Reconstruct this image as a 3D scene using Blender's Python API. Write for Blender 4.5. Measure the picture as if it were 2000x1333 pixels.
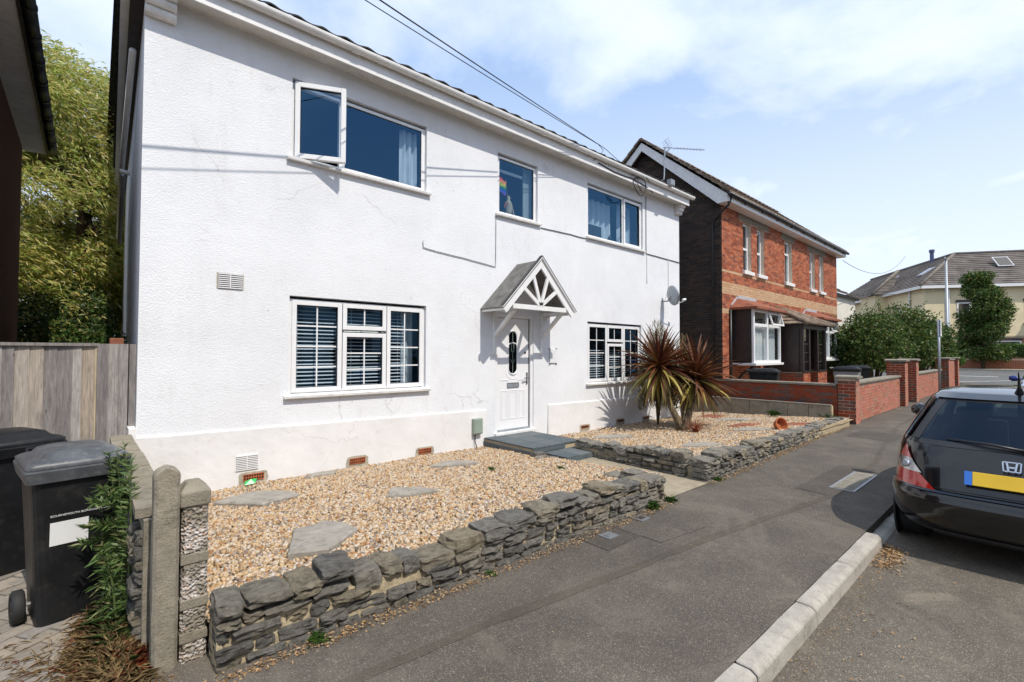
import bpy, bmesh, math, random
import numpy as np
from math import sin, cos, pi, radians, atan2, sqrt
from mathutils import Vector, Matrix, Euler, noise as mnoise

for o in list(bpy.data.objects):
    bpy.data.objects.remove(o)
scene = bpy.context.scene
COL = scene.collection
rng = random.Random(7)
nrs = np.random.RandomState(11)

# ---------------------------------------------------------------- camera
YAW, PITCH, ROLL = radians(41.8), radians(1.39), radians(0.16)
fwd = Vector((sin(YAW) * cos(PITCH), cos(YAW) * cos(PITCH), sin(PITCH)))
rgt = Vector((cos(YAW), -sin(YAW), 0))
upv = rgt.cross(fwd)
r2 = rgt * cos(ROLL) + upv * sin(ROLL)
u2 = -rgt * sin(ROLL) + upv * cos(ROLL)
cam_data = bpy.data.cameras.new('camera')
cam_data.sensor_width = 36.0
cam_data.lens = 930.0 / 2000.0 * 36.0
cam_data.clip_start = 0.05
cam_data.clip_end = 2000
cam = bpy.data.objects.new('camera', cam_data)
COL.objects.link(cam)
CAM = Vector((0, -6.3, 1.6))
cam.matrix_world = Matrix(((r2.x, u2.x, -fwd.x, CAM.x), (r2.y, u2.y, -fwd.y, CAM.y), (r2.z, u2.z, -fwd.z, CAM.z), (0, 0, 0, 1)))
scene.camera = cam
scene.render.resolution_x = 1024
scene.render.resolution_y = 682

# ---------------------------------------------------------------- light: sun travels (0, 1, -1.4)
SUN_DIR = Vector((0.012, 1.0, -1.4)).normalized()
SUN_EL = math.asin(-SUN_DIR.z)
to_sun = -SUN_DIR
world = bpy.data.worlds.new('World')
scene.world = world
world.use_nodes = True
wn, wl = world.node_tree.nodes, world.node_tree.links
wn.clear()
w_out = wn.new('ShaderNodeOutputWorld')
w_bg = wn.new('ShaderNodeBackground')
w_bg.inputs['Strength'].default_value = 0.105
sky = wn.new('ShaderNodeTexSky')
sky.sky_type = 'NISHITA'
sky.sun_disc = False
sky.sun_elevation = SUN_EL
sky.sun_rotation = atan2(to_sun.x, to_sun.y)
sky.altitude = 20
sky.air_density = 1.0
sky.dust_density = 0.7
sky.ozone_density = 1.6
# thin summer cloud laid on the sky dome: direction projected on a high plane
tc = wn.new('ShaderNodeTexCoord')
sep = wn.new('ShaderNodeSeparateXYZ')
wl.new(tc.outputs['Generated'], sep.inputs[0])
def wmath(op, a, b=None, clamp=False):
    n = wn.new('ShaderNodeMath'); n.operation = op; n.use_clamp = clamp
    for i, v in enumerate((a, b)):
        if v is None: continue
        if isinstance(v, (int, float)): n.inputs[i].default_value = v
        else: wl.new(v, n.inputs[i])
    return n.outputs[0]
zz = wmath('ADD', wmath('MAXIMUM', sep.outputs[2], 0.0), 0.16)
cmb = wn.new('ShaderNodeCombineXYZ')
wl.new(wmath('DIVIDE', sep.outputs[0], zz), cmb.inputs[0])
wl.new(wmath('DIVIDE', sep.outputs[1], zz), cmb.inputs[1])
cl1 = wn.new('ShaderNodeTexNoise'); cl1.inputs['Scale'].default_value = 1.15; cl1.inputs['Detail'].default_value = 9; cl1.inputs['Roughness'].default_value = 0.56
cl1.inputs['Distortion'].default_value = 0.25
wl.new(cmb.outputs[0], cl1.inputs['Vector'])
cr = wn.new('ShaderNodeMapRange'); cr.interpolation_type = 'SMOOTHSTEP'
cr.inputs['From Min'].default_value = 0.30; cr.inputs['From Max'].default_value = 0.64
wl.new(cl1.outputs['Fac'], cr.inputs['Value'])
# cloud thickens towards the horizon, as a layer of cloud seen edge-on does
hz = wn.new('ShaderNodeMapRange'); hz.interpolation_type = 'SMOOTHSTEP'
hz.inputs['From Min'].default_value = 0.02; hz.inputs['From Max'].default_value = 0.74
hz.inputs['To Min'].default_value = 0.95; hz.inputs['To Max'].default_value = 0.0
wl.new(sep.outputs[2], hz.inputs['Value'])
cmask = wmath('MULTIPLY', wmath('MAXIMUM', cr.outputs[0], hz.outputs[0]), 0.92)
# high thin haze lightens the blue, then the cloud layer lies over it
veil = wn.new('ShaderNodeMixRGB')
veil.inputs['Fac'].default_value = 0.6
veil.inputs['Color2'].default_value = (5.0, 8.5, 15.0, 1)
wl.new(sky.outputs[0], veil.inputs['Color1'])
cmix = wn.new('ShaderNodeMixRGB')
cmix.inputs['Color2'].default_value = (11.6, 12.7, 14.6, 1)
wl.new(cmask, cmix.inputs['Fac'])
wl.new(veil.outputs[0], cmix.inputs['Color1'])
wl.new(cmix.outputs[0], w_bg.inputs['Color'])
wl.new(w_bg.outputs[0], w_out.inputs['Surface'])

sun_data = bpy.data.lights.new('sun', 'SUN')
sun_data.energy = 5.0
sun_data.angle = radians(0.53)
sun_data.color = (1.0, 0.935, 0.84)
sun = bpy.data.objects.new('sun', sun_data)
COL.objects.link(sun)
sun.rotation_euler = SUN_DIR.to_track_quat('-Z', 'Y').to_euler()

scene.view_settings.view_transform = 'Standard'
scene.view_settings.look = 'None'
scene.view_settings.exposure = -0.28
scene.view_settings.gamma = 1.0
scene.view_settings.use_curve_mapping = False

# ---------------------------------------------------------------- material helpers
MATS = {}
class NT:
    def __init__(self, name):
        self.m = bpy.data.materials.new(name)
        self.m.use_nodes = True
        self.n = self.m.node_tree.nodes
        self.l = self.m.node_tree.links
        self.b = self.n['Principled BSDF']
        self.o = self.n['Material Output']
        self._co = None
    def new(self, t, **kw):
        n = self.n.new(t)
        for k, v in kw.items(): setattr(n, k, v)
        return n
    def co(self, kind='Object'):
        if self._co is None: self._co = self.new('ShaderNodeTexCoord')
        return self._co.outputs[kind]
    def pos(self):
        g = self.new('ShaderNodeNewGeometry')
        return g.outputs['Position']
    def set(self, sock, v):
        if hasattr(v, 'is_output') or isinstance(v, bpy.types.NodeSocket): self.l.new(v, sock)
        else: sock.default_value = v
    def noise(self, scale, detail=4, rough=0.55, vec=None, dist=0.0):
        n = self.new('ShaderNodeTexNoise')
        n.inputs['Scale'].default_value = scale; n.inputs['Detail'].default_value = detail
        n.inputs['Roughness'].default_value = rough; n.inputs['Distortion'].default_value = dist
        self.l.new(vec if vec is not None else self.pos(), n.inputs['Vector'])
        return n.outputs['Fac']
    def voro(self, scale, vec=None, feature='F1', out='Distance'):
        n = self.new('ShaderNodeTexVoronoi'); n.feature = feature
        n.inputs['Scale'].default_value = scale
        self.l.new(vec if vec is not None else self.pos(), n.inputs['Vector'])
        return n.outputs[out]
    def scalev(self, s, vec=None):
        n = self.new('ShaderNodeVectorMath', operation='MULTIPLY')
        self.l.new(vec if vec is not None else self.pos(), n.inputs[0]); n.inputs[1].default_value = s
        return n.outputs[0]
    def ramp(self, fac, stops, interp='LINEAR'):
        n = self.new('ShaderNodeValToRGB'); n.color_ramp.interpolation = interp
        e = n.color_ramp.elements
        while len(e) < len(stops): e.new(0.5)
        for el, (p, c) in zip(e, stops):
            el.position = p
            el.color = (c, c, c, 1) if isinstance(c, (int, float)) else (c[0], c[1], c[2], 1)
        self.l.new(fac, n.inputs[0])
        return n.outputs[0]
    def mix(self, fac, a, b, mode='MIX'):
        n = self.new('ShaderNodeMixRGB', blend_type=mode)
        self.set(n.inputs[0], fac)
        for s, v in ((n.inputs[1], a), (n.inputs[2], b)):
            if isinstance(v, (tuple, list)): s.default_value = (v[0], v[1], v[2], 1)
            else: self.set(s, v)
        return n.outputs[0]
    def math(self, op, a, b=0.0, clamp=False):
        n = self.new('ShaderNodeMath', operation=op, use_clamp=clamp)
        self.set(n.inputs[0], a); self.set(n.inputs[1], b)
        return n.outputs[0]
    def rnd(self):
        """one random number per object and per loose piece of a joined mesh"""
        oi = self.new('ShaderNodeObjectInfo'); g = self.new('ShaderNodeNewGeometry')
        return self.math('FRACT', self.math('ADD', oi.outputs['Random'], g.outputs['Random Per Island']))
    def bump(self, h, strength=0.5, dist=0.01, prev=None):
        n = self.new('ShaderNodeBump'); n.inputs['Strength'].default_value = strength; n.inputs['Distance'].default_value = dist
        self.l.new(h, n.inputs['Height'])
        if prev is not None: self.l.new(prev, n.inputs['Normal'])
        return n.outputs[0]
    def fin(self, color=None, rough=None, normal=None, spec=None, metal=None):
        b = self.b
        if color is not None:
            if isinstance(color, (tuple, list)): b.inputs['Base Color'].default_value = (color[0], color[1], color[2], 1)
            else: self.l.new(color, b.inputs['Base Color'])
        if rough is not None: self.set(b.inputs['Roughness'], rough)
        if normal is not None: self.l.new(normal, b.inputs['Normal'])
        if spec is not None: self.set(b.inputs['Specular IOR Level'], spec)
        if metal is not None: self.set(b.inputs['Metallic'], metal)
        MATS[self.m.name] = self.m
        return self.m

def M(name): return MATS[name]

def plain(name, color, rough=0.5, var=0.06, scale=6, bump=0.0, bscale=80, metal=0.0, spec=0.5, dirt=None):
    t = NT(name)
    n = t.noise(scale, 5)
    lo = tuple(c * (1 - var * 1.6) for c in color); hi = tuple(min(1, c * (1 + var)) for c in color)
    c = t.ramp(n, [(0.3, lo), (0.7, hi)])
    if dirt: c = t.mix(t.ramp(t.noise(scale * 2.7, 6, 0.7), [(0.52, 0.0), (0.75, dirt[1])]), c, dirt[0])
    nm = t.bump(t.noise(bscale, 4), bump, 0.01) if bump else None
    return t.fin(c, rough, nm, spec, metal)

# --- white roughcast render
t = NT('roughcast_white')
big = t.noise(0.9, 6, 0.6); fine = t.noise(55, 3, 0.6); lump = t.voro(70, feature='SMOOTH_F1')
c = t.ramp(big, [(0.3, (0.71, 0.72, 0.74)), (0.62, (0.785, 0.795, 0.815))])
stain = t.math('MULTIPLY', t.ramp(t.noise(2.3, 8, 0.72), [(0.56, 0.0), (0.74, 1.0)]), t.ramp(t.noise(14, 5, 0.7), [(0.45, 0.0), (0.7, 0.55)]))
c = t.mix(stain, c, (0.45, 0.44, 0.42))
smear = t.math('MULTIPLY', t.ramp(t.noise(3.0, 7, 0.75, t.scalev((1.6, 1, 0.5))), [(0.52, 0.0), (0.78, 0.5)]), t.ramp(t.noise(0.55, 3), [(0.42, 0.0), (0.62, 1.0)]))
c = t.mix(smear, c, (0.52, 0.50, 0.47))
pit = t.math('MULTIPLY', t.ramp(t.voro(7.0), [(0.045, 1.0), (0.075, 0.0)]), t.ramp(t.noise(1.3, 4), [(0.5, 0.0), (0.6, 0.8)]))
c = t.mix(pit, c, (0.33, 0.31, 0.28))
wob = t.new('ShaderNodeVectorMath', operation='ADD'); nv = t.new('ShaderNodeTexNoise'); nv.inputs['Scale'].default_value = 3.0; nv.inputs['Detail'].default_value = 5
t.l.new(t.pos(), nv.inputs['Vector']); t.l.new(t.pos(), wob.inputs[0]); t.l.new(t.scalev((0.35, 0.35, 0.35), nv.outputs['Color']), wob.inputs[1])
crack = t.math('MULTIPLY', t.ramp(t.voro(0.62, wob.outputs[0], 'DISTANCE_TO_EDGE'), [(0.0018, 1.0), (0.0045, 0.0)]), t.ramp(t.noise(0.7, 3), [(0.55, 0.0), (0.64, 0.5)]))
c = t.mix(crack, c, (0.36, 0.34, 0.32))
nm = t.bump(t.math('ADD', t.math('MULTIPLY', lump, 0.6), fine), 0.45, 0.010)
nm = t.bump(t.noise(4.5, 3), 0.15, 0.03, nm)
t.fin(c, 0.9, nm, 0.2)
# --- smooth painted plinth
t = NT('plinth_white')
c = t.ramp(t.noise(1.7, 6, 0.6), [(0.3, (0.70, 0.69, 0.68)), (0.65, (0.79, 0.78, 0.77))])
c = t.mix(t.ramp(t.noise(9, 7, 0.75), [(0.57, 0.0), (0.75, 0.5)]), c, (0.52, 0.47, 0.40))
wob = t.new('ShaderNodeVectorMath', operation='ADD'); nv = t.new('ShaderNodeTexNoise'); nv.inputs['Scale'].default_value = 4.0; nv.inputs['Detail'].default_value = 4
t.l.new(t.pos(), nv.inputs['Vector']); t.l.new(t.pos(), wob.inputs[0]); t.l.new(t.scalev((0.3, 0.3, 0.3), nv.outputs['Color']), wob.inputs[1])
crack = t.math('MULTIPLY', t.ramp(t.voro(1.1, wob.outputs[0], 'DISTANCE_TO_EDGE'), [(0.0025, 1.0), (0.006, 0.0)]), t.ramp(t.noise(0.8, 2), [(0.52, 0.0), (0.62, 0.42)]))
c = t.mix(crack, c, (0.42, 0.38, 0.33))
nm = t.bump(t.noise(7, 5), 0.3, 0.02)
t.fin(c, 0.75, nm, 0.25)
plain('bare_cement', (0.42, 0.38, 0.30), 0.9, 0.2, 18, 0.5, 90, spec=0.2)
plain('soffit_white', (0.66, 0.64, 0.60), 0.7, 0.1, 3, dirt=((0.32, 0.27, 0.2), 0.6))
plain('fascia_white', (0.76, 0.75, 0.74), 0.45, 0.05, 3, dirt=((0.5, 0.45, 0.38), 0.35))
plain('upvc_white', (0.80, 0.80, 0.80), 0.32, 0.03, 4, dirt=((0.6, 0.58, 0.54), 0.18))
plain('upvc_gutter', (0.78, 0.77, 0.75), 0.35, 0.05, 5, dirt=((0.48, 0.44, 0.36), 0.45))
plain('sill_white', (0.76, 0.75, 0.73), 0.6, 0.08, 8, 0.15, 60, dirt=((0.36, 0.32, 0.25), 0.5))
plain('door_white', (0.80, 0.80, 0.81), 0.3, 0.02, 4)
plain('painted_wood_white', (0.78, 0.78, 0.77), 0.5, 0.05, 9, 0.1, 60, dirt=((0.5, 0.47, 0.42), 0.3))
plain('seal_black', (0.015, 0.015, 0.016), 0.5, 0.1)
plain('plastic_black', (0.02, 0.02, 0.022), 0.42, 0.15, 8)
plain('cable_black', (0.015, 0.015, 0.016), 0.6, 0.1)
plain('cable_white', (0.55, 0.54, 0.53), 0.6, 0.1)
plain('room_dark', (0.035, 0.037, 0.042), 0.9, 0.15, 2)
plain('curtain_white', (0.62, 0.66, 0.68), 0.9, 0.06, 6, 0.1, 90)
plain('blind_slat', (0.80, 0.80, 0.79), 0.6, 0.05)
plain('metal_grey', (0.32, 0.33, 0.34), 0.45, 0.1, 9, metal=0.6)
plain('galvanised', (0.34, 0.37, 0.40), 0.5, 0.1, 12, metal=0.4)
plain('chrome', (0.62, 0.62, 0.63), 0.18, 0.03, 9, metal=1.0)
plain('meter_green', (0.27, 0.33, 0.27), 0.5, 0.06)
plain('felt_grey', (0.17, 0.165, 0.155), 0.85, 0.22, 7, 0.25, 220, spec=0.2)
plain('roof_dark', (0.045, 0.042, 0.04), 0.8, 0.4, 12, 0.4, 60, spec=0.25)
plain('roof_brown', (0.24, 0.185, 0.14), 0.85, 0.35, 5, 0.5, 40, spec=0.2, dirt=((0.08, 0.07, 0.06), 0.7))
plain('roof_grey', (0.155, 0.135, 0.12), 0.85, 0.25, 1.2, 0.4, 25, spec=0.2)
plain('roof_grey_ridge', (0.19, 0.165, 0.14), 0.85, 0.2, 3, spec=0.2)
plain('terracotta', (0.42, 0.12, 0.045), 0.75, 0.2, 14, 0.2, 60, spec=0.3)
plain('terracotta_tile', (0.27, 0.10, 0.06), 0.8, 0.2, 6, 0.3, 40, spec=0.25)
plain('lead_grey', (0.42, 0.43, 0.45), 0.6, 0.15, 8)
plain('cream_render', (0.72, 0.62, 0.41), 0.9, 0.05, 0.8, spec=0.2)
plain('pale_render', (0.66, 0.62, 0.54), 0.9, 0.06, 1, spec=0.2)
plain('sandstone', (0.46, 0.38, 0.25), 0.85, 0.15, 5, 0.3, 40, spec=0.2)
plain('garage_blue', (0.50, 0.62, 0.76), 0.5, 0.05, 3)
plain('dark_wood', (0.035, 0.022, 0.018), 0.45, 0.25, 8)
plain('door_orange', (0.36, 0.10, 0.03), 0.4, 0.15, 6)
plain('bin_black', (0.011, 0.0115, 0.013), 0.45, 0.2, 6, 0.12, 300, spec=0.35, dirt=((0.07, 0.062, 0.05), 0.3))
plain('bin_lid', (0.085, 0.09, 0.098), 0.42, 0.2, 9, 0.12, 260, dirt=((0.26, 0.25, 0.23), 0.5))
plain('bin_grey', (0.21, 0.22, 0.23), 0.5, 0.1, 6)
plain('rubber', (0.018, 0.018, 0.018), 0.75, 0.15, 20)
plain('label_white', (0.78, 0.78, 0.77), 0.5, 0.03)
plain('plate_yellow', (0.78, 0.50, 0.02), 0.35, 0.03)
plain('plate_blue', (0.03, 0.17, 0.62), 0.35, 0.03)
plain('lime_mortar', (0.44, 0.36, 0.235), 0.95, 0.25, 20, 0.6, 90, spec=0.15)
plain('brick_mortar', (0.60, 0.50, 0.40), 0.95, 0.12, 12, 0.3, 90, spec=0.15)
plain('dark_mortar', (0.13, 0.115, 0.10), 0.95, 0.2, 12, 0.3, 90, spec=0.15)
plain('flag_pole', (0.3, 0.2, 0.12), 0.6)
plain('green_plastic', (0.03, 0.42, 0.10), 0.35)
plain('sign_white', (0.75, 0.76, 0.76), 0.45, 0.03)
plain('sign_ink', (0.06, 0.06, 0.07), 0.5)
plain('chimney_blue', (0.06, 0.08, 0.16), 0.5)
plain('road_paint', (0.66, 0.66, 0.63), 0.8, 0.15, 9, spec=0.2)
plain('soil', (0.16, 0.115, 0.07), 0.95, 0.3, 9, 0.8, 40, spec=0.1)
plain('interior_card', (0.62, 0.60, 0.55), 0.8, 0.05)
plain('interior_trim', (0.34, 0.37, 0.36), 0.7, 0.08)

# --- glass: thin pane, mostly clear, mirror-like at grazing angles
def glass(name, tint, f0, gloss=(0.9, 0.95, 1.0)):
    t = NT(name)
    t.n.remove(t.b)
    tr = t.new('ShaderNodeBsdfTransparent'); tr.inputs[0].default_value = (*tint, 1)
    gl = t.new('ShaderNodeBsdfGlossy'); gl.inputs['Roughness'].default_value = 0.012
    gl.inputs[0].default_value = (*gloss, 1)
    # Schlick reflectance from the angle alone, the same from both sides of the pane
    ge = t.new('ShaderNodeNewGeometry'); dt = t.new('ShaderNodeVectorMath', operation='DOT_PRODUCT')
    t.l.new(ge.outputs['Normal'], dt.inputs[0]); t.l.new(ge.outputs['Incoming'], dt.inputs[1])
    cosv = t.math('ABSOLUTE', dt.outputs['Value'])
    fres = t.math('ADD', t.math('MULTIPLY', t.math('POWER', t.math('SUBTRACT', 1.0, cosv, True), 5.0), 1.0 - f0), f0, True)
    nb = t.bump(t.noise(2.2, 2), 0.05, 0.01)
    t.l.new(nb, gl.inputs['Normal'])
    mx = t.new('ShaderNodeMixShader')
    t.l.new(fres, mx.inputs[0])
    t.l.new(tr.outputs[0], mx.inputs[1]); t.l.new(gl.outputs[0], mx.inputs[2])
    t.l.new(mx.outputs[0], t.o.inputs['Surface'])
    MATS[name] = t.m
glass('glass_house', (0.72, 0.80, 0.86), 0.12, (0.25, 0.6, 1.0))
glass('glass_far', (0.85, 0.88, 0.88), 0.06)
glass('glass_car', (0.36, 0.44, 0.45), 0.05, (0.6, 0.78, 1.0))
glass('glass_lamp', (0.85, 0.85, 0.85), 0.05)
# --- asphalt
def asphalt(name, base, speck=0.5, stain=(0.16, 0.14, 0.115), stain_amt=0.5, scale=1.0):
    t = NT(name)
    v = t.voro(210 * scale, out='Color'); sp = t.new('ShaderNodeSeparateColor'); t.l.new(v, sp.inputs[0])
    agg = t.ramp(sp.outputs[0], [(0.0, 0.62), (0.55, 0.95), (0.86, 1.2), (0.94, 1.9), (1.0, 3.0)])
    b1 = t.ramp(t.noise(1.1, 6, 0.65), [(0.3, tuple(x * 0.78 for x in base)), (0.7, tuple(x * 1.22 for x in base))])
    c = t.mix(speck, b1, agg, 'MULTIPLY')
    c = t.mix(t.ramp(t.noise(2.4, 7, 0.7, dist=0.6), [(0.55, 0.0), (0.78, stain_amt)]), c, stain)
    c = t.mix(t.ramp(t.noise(0.8, 5, 0.6), [(0.6, 0.0), (0.85, 0.45)]), c, tuple(x * 0.55 for x in base))
    # worn pale dust, round dark spots, fine cracks
    c = t.mix(t.ramp(t.noise(0.9, 7, 0.72, dist=1.5), [(0.5, 0.0), (0.72, 0.5)]), c, tuple(x * 1.9 for x in base))
    c = t.mix(t.math('MULTIPLY', t.ramp(t.voro(3.1), [(0.05, 0.7), (0.10, 0.0)]), t.ramp(t.noise(0.7, 2), [(0.5, 0.0), (0.6, 1.0)])), c, tuple(x * 0.4 for x in base))
    c = t.mix(t.ramp(t.voro(5.3), [(0.035, 0.55), (0.06, 0.0)]), c, tuple(x * 2.3 for x in base))
    nm = t.bump(t.voro(190 * scale), 0.55, 0.006)
    nm = t.bump(t.noise(30, 4), 0.25, 0.01, nm)
    t.fin(c, 0.85, nm, 0.3)
asphalt('pavement_asphalt', (0.102, 0.088, 0.071), 0.85, (0.21, 0.18, 0.14), 0.6)
asphalt('patch_asphalt', (0.078, 0.067, 0.055), 0.8, (0.09, 0.08, 0.07), 0.3)
asphalt('pale_asphalt', (0.118, 0.11, 0.10), 0.7, (0.2, 0.18, 0.15), 0.4)
asphalt('seam_bitumen', (0.088, 0.074, 0.057), 0.5, (0.07, 0.062, 0.055), 0.3)
asphalt('road_asphalt', (0.128, 0.110, 0.087), 0.85, (0.27, 0.225, 0.165), 0.8)
asphalt('far_asphalt', (0.12, 0.12, 0.115), 0.5, (0.16, 0.15, 0.13), 0.4)

# --- concrete
def concrete(name, base, moss=(0.12, 0.11, 0.08), amt=0.5, grain=0.5):
    t = NT(name)
    c = t.ramp(t.noise(5, 7, 0.65), [(0.28, tuple(x * 0.72 for x in base)), (0.7, tuple(min(1, x * 1.12) for x in base))])
    c = t.mix(t.ramp(t.noise(11, 8, 0.75), [(0.5, 0.0), (0.72, amt)]), c, moss)
    c = t.mix(t.ramp(t.noise(120, 2), [(0.58, 0.0), (0.7, 0.4)]), c, tuple(min(1, x * 1.5) for x in base))
    nm = t.bump(t.noise(95, 5, 0.7), grain, 0.008)
    nm = t.bump(t.noise(16, 4), 0.3, 0.02, nm)
    t.fin(c, 0.92, nm, 0.2)
concrete('kerb_concrete', (0.40, 0.37, 0.32), (0.15, 0.135, 0.11), 0.65)
concrete('path_concrete', (0.34, 0.29, 0.21), (0.16, 0.14, 0.10), 0.5)
concrete('old_concrete', (0.30, 0.265, 0.205), (0.11, 0.098, 0.07), 0.8, 0.9)
concrete('coping_concrete', (0.27, 0.245, 0.20), (0.11, 0.10, 0.085), 0.6)
concrete('slab_stone', (0.36, 0.33, 0.285), (0.12, 0.11, 0.10), 0.8, 1.0)
# pebbledash on the old gate pillar
t = NT('pebbledash')
v = t.voro(75, out='Color'); sp = t.new('ShaderNodeSeparateColor'); t.l.new(v, sp.inputs[0])
c = t.ramp(sp.outputs[0], [(0.0, (0.24, 0.2, 0.16)), (0.4, (0.46, 0.4, 0.35)), (0.75, (0.66, 0.62, 0.58)), (1, (0.4, 0.25, 0.16))])
c = t.mix(t.ramp(t.noise(8, 6, 0.7), [(0.42, 0.85), (0.56, 0.0)]), c, (0.2, 0.175, 0.13))
t.fin(c, 0.85, t.bump(t.voro(75, feature='SMOOTH_F1'), 1.0, 0.02), 0.25)

# --- stones of the garden walls: grey limestone, each its own tone, dark weathering, ochre smears
t = NT('wall_stone')
r = t.rnd()
base = t.ramp(r, [(0.0, (0.26, 0.245, 0.22)), (0.35, (0.37, 0.345, 0.30)), (0.7, (0.45, 0.41, 0.335)), (1.0, (0.50, 0.42, 0.29))])
c = t.mix(0.9, base, t.ramp(t.noise(17, 8, 0.72), [(0.25, 0.42), (0.5, 0.95), (0.75, 1.35)]), 'MULTIPLY')
c = t.mix(t.ramp(t.noise(7, 8, 0.78, dist=1.2), [(0.49, 0.0), (0.66, 0.7)]), c, (0.07, 0.066, 0.06))
c = t.mix(t.ramp(t.noise(60, 4, 0.7), [(0.64, 0.0), (0.70, 0.6)]), c, (0.52, 0.50, 0.46))
c = t.mix(t.ramp(t.noise(13, 5, 0.7), [(0.62, 0.0), (0.76, 0.5)]), c, (0.46, 0.38, 0.24))
nm = t.bump(t.noise(46, 10, 0.85, t.scalev((1, 1, 1.8))), 1.0, 0.07)
nm = t.bump(t.voro(9, feature='DISTANCE_TO_EDGE'), 0.25, 0.03, nm)
t.fin(c, 0.9, nm, 0.2)

# --- gravel
t = NT('gravel_pebble')
r = t.rnd()
c = t.ramp(r, [(0.0, (0.52, 0.40, 0.27)), (0.14, (0.55, 0.45, 0.34)), (0.27, (0.42, 0.27, 0.135)), (0.40, (0.53, 0.38, 0.22)), (0.54, (0.36, 0.18, 0.075)),
               (0.63, (0.54, 0.47, 0.39)), (0.72, (0.24, 0.185, 0.14)), (0.81, (0.48, 0.33, 0.18)), (0.91, (0.33, 0.29, 0.26)), (0.97, (0.13, 0.10, 0.08))], 'CONSTANT')
c = t.mix(0.6, c, t.ramp(t.noise(70, 4), [(0.25, 0.6), (0.7, 1.2)]), 'MULTIPLY')
t.fin(c, 0.62, None, 0.35)
t = NT('gravel_bed')
v = t.voro(48, out='Color'); sp = t.new('ShaderNodeSeparateColor'); t.l.new(v, sp.inputs[0])
c = t.ramp(sp.outputs[0], [(0, (0.30, 0.22, 0.14)), (0.4, (0.46, 0.36, 0.25)), (0.8, (0.36, 0.25, 0.14)), (1, (0.22, 0.18, 0.14))])
t.fin(c, 0.9, t.bump(t.voro(48), 0.8, 0.02), 0.2)

# --- bricks
def bricks(name, stops, dirt=0.3, dcol=(0.07, 0.06, 0.055)):
    t = NT(name)
    c = t.ramp(t.rnd(), stops)
    c = t.mix(0.8, c, t.ramp(t.noise(30, 5, 0.7), [(0.25, 0.7), (0.72, 1.2)]), 'MULTIPLY')
    c = t.mix(t.ramp(t.noise(3.2, 6, 0.7), [(0.5, 0.0), (0.75, dirt)]), c, dcol)
    t.fin(c, 0.88, t.bump(t.noise(70, 5), 0.5, 0.01), 0.2)
bricks('brick_orange', [(0, (0.27, 0.07, 0.035)), (0.3, (0.40, 0.115, 0.055)), (0.6, (0.50, 0.175, 0.09)), (0.85, (0.36, 0.125, 0.07)), (1, (0.18, 0.07, 0.048))], 0.25)
bricks('brick_buff', [(0, (0.52, 0.33, 0.19)), (0.5, (0.58, 0.40, 0.25)), (1, (0.50, 0.28, 0.15))], 0.12)
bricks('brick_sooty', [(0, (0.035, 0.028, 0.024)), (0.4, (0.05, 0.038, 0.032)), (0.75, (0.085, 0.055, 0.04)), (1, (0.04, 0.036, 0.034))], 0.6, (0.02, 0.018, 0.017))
bricks('brick_garden', [(0, (0.42, 0.15, 0.10)), (0.3, (0.52, 0.22, 0.16)), (0.6, (0.47, 0.17, 0.11)), (0.82, (0.40, 0.24, 0.17)), (1, (0.34, 0.12, 0.08))], 0.2, (0.16, 0.12, 0.09))
bricks('brick_dark_shaded', [(0, (0.24, 0.05, 0.022)), (0.45, (0.30, 0.06, 0.026)), (0.6, (0.10, 0.085, 0.075)), (0.8, (0.27, 0.07, 0.035)), (1, (0.14, 0.10, 0.08))], 0.4)  # dark side-wall brick; also puts shade into pillar and porch side faces
bricks('brick_far', [(0, (0.30, 0.10, 0.05)), (0.5, (0.38, 0.13, 0.065)), (1, (0.24, 0.085, 0.05))], 0.1)
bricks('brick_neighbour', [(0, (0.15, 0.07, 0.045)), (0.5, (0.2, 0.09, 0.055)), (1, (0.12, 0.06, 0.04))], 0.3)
bricks('slate_tile', [(0, (0.085, 0.105, 0.115)), (0.5, (0.11, 0.13, 0.14)), (1, (0.14, 0.155, 0.16))], 0.25, (0.25, 0.24, 0.22))
bricks('paver', [(0, (0.22, 0.195, 0.165)), (0.4, (0.27, 0.24, 0.2)), (0.75, (0.32, 0.27, 0.215)), (1, (0.24, 0.22, 0.2))], 0.45, (0.36, 0.28, 0.18))

# --- weathered fence wood, grain along z
t = NT('fence_wood')
r = t.rnd()
g = t.noise(9, 7, 0.65, t.scalev((7, 7, 0.55)), 0.7)
base = t.ramp(r, [(0, (0.21, 0.19, 0.18)), (0.35, (0.30, 0.275, 0.26)), (0.7, (0.37, 0.34, 0.31)), (1, (0.36, 0.29, 0.22))])
c = t.mix(0.95, base, t.ramp(g, [(0.25, 0.45), (0.5, 0.95), (0.75, 1.35)]), 'MULTIPLY')
c = t.mix(t.ramp(t.noise(3, 5, 0.7, t.scalev((3, 3, 0.8))), [(0.5, 0), (0.72, 0.75)]), c, (0.11, 0.10, 0.105))
kn = t.voro(3.4, t.scalev((2.4, 2.4, 1.0)))
c = t.mix(t.ramp(kn, [(0.03, 0.8), (0.075, 0.0)]), c, (0.06, 0.045, 0.035))
t.fin(c, 0.85, t.bump(g, 0.5, 0.01), 0.2)

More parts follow.
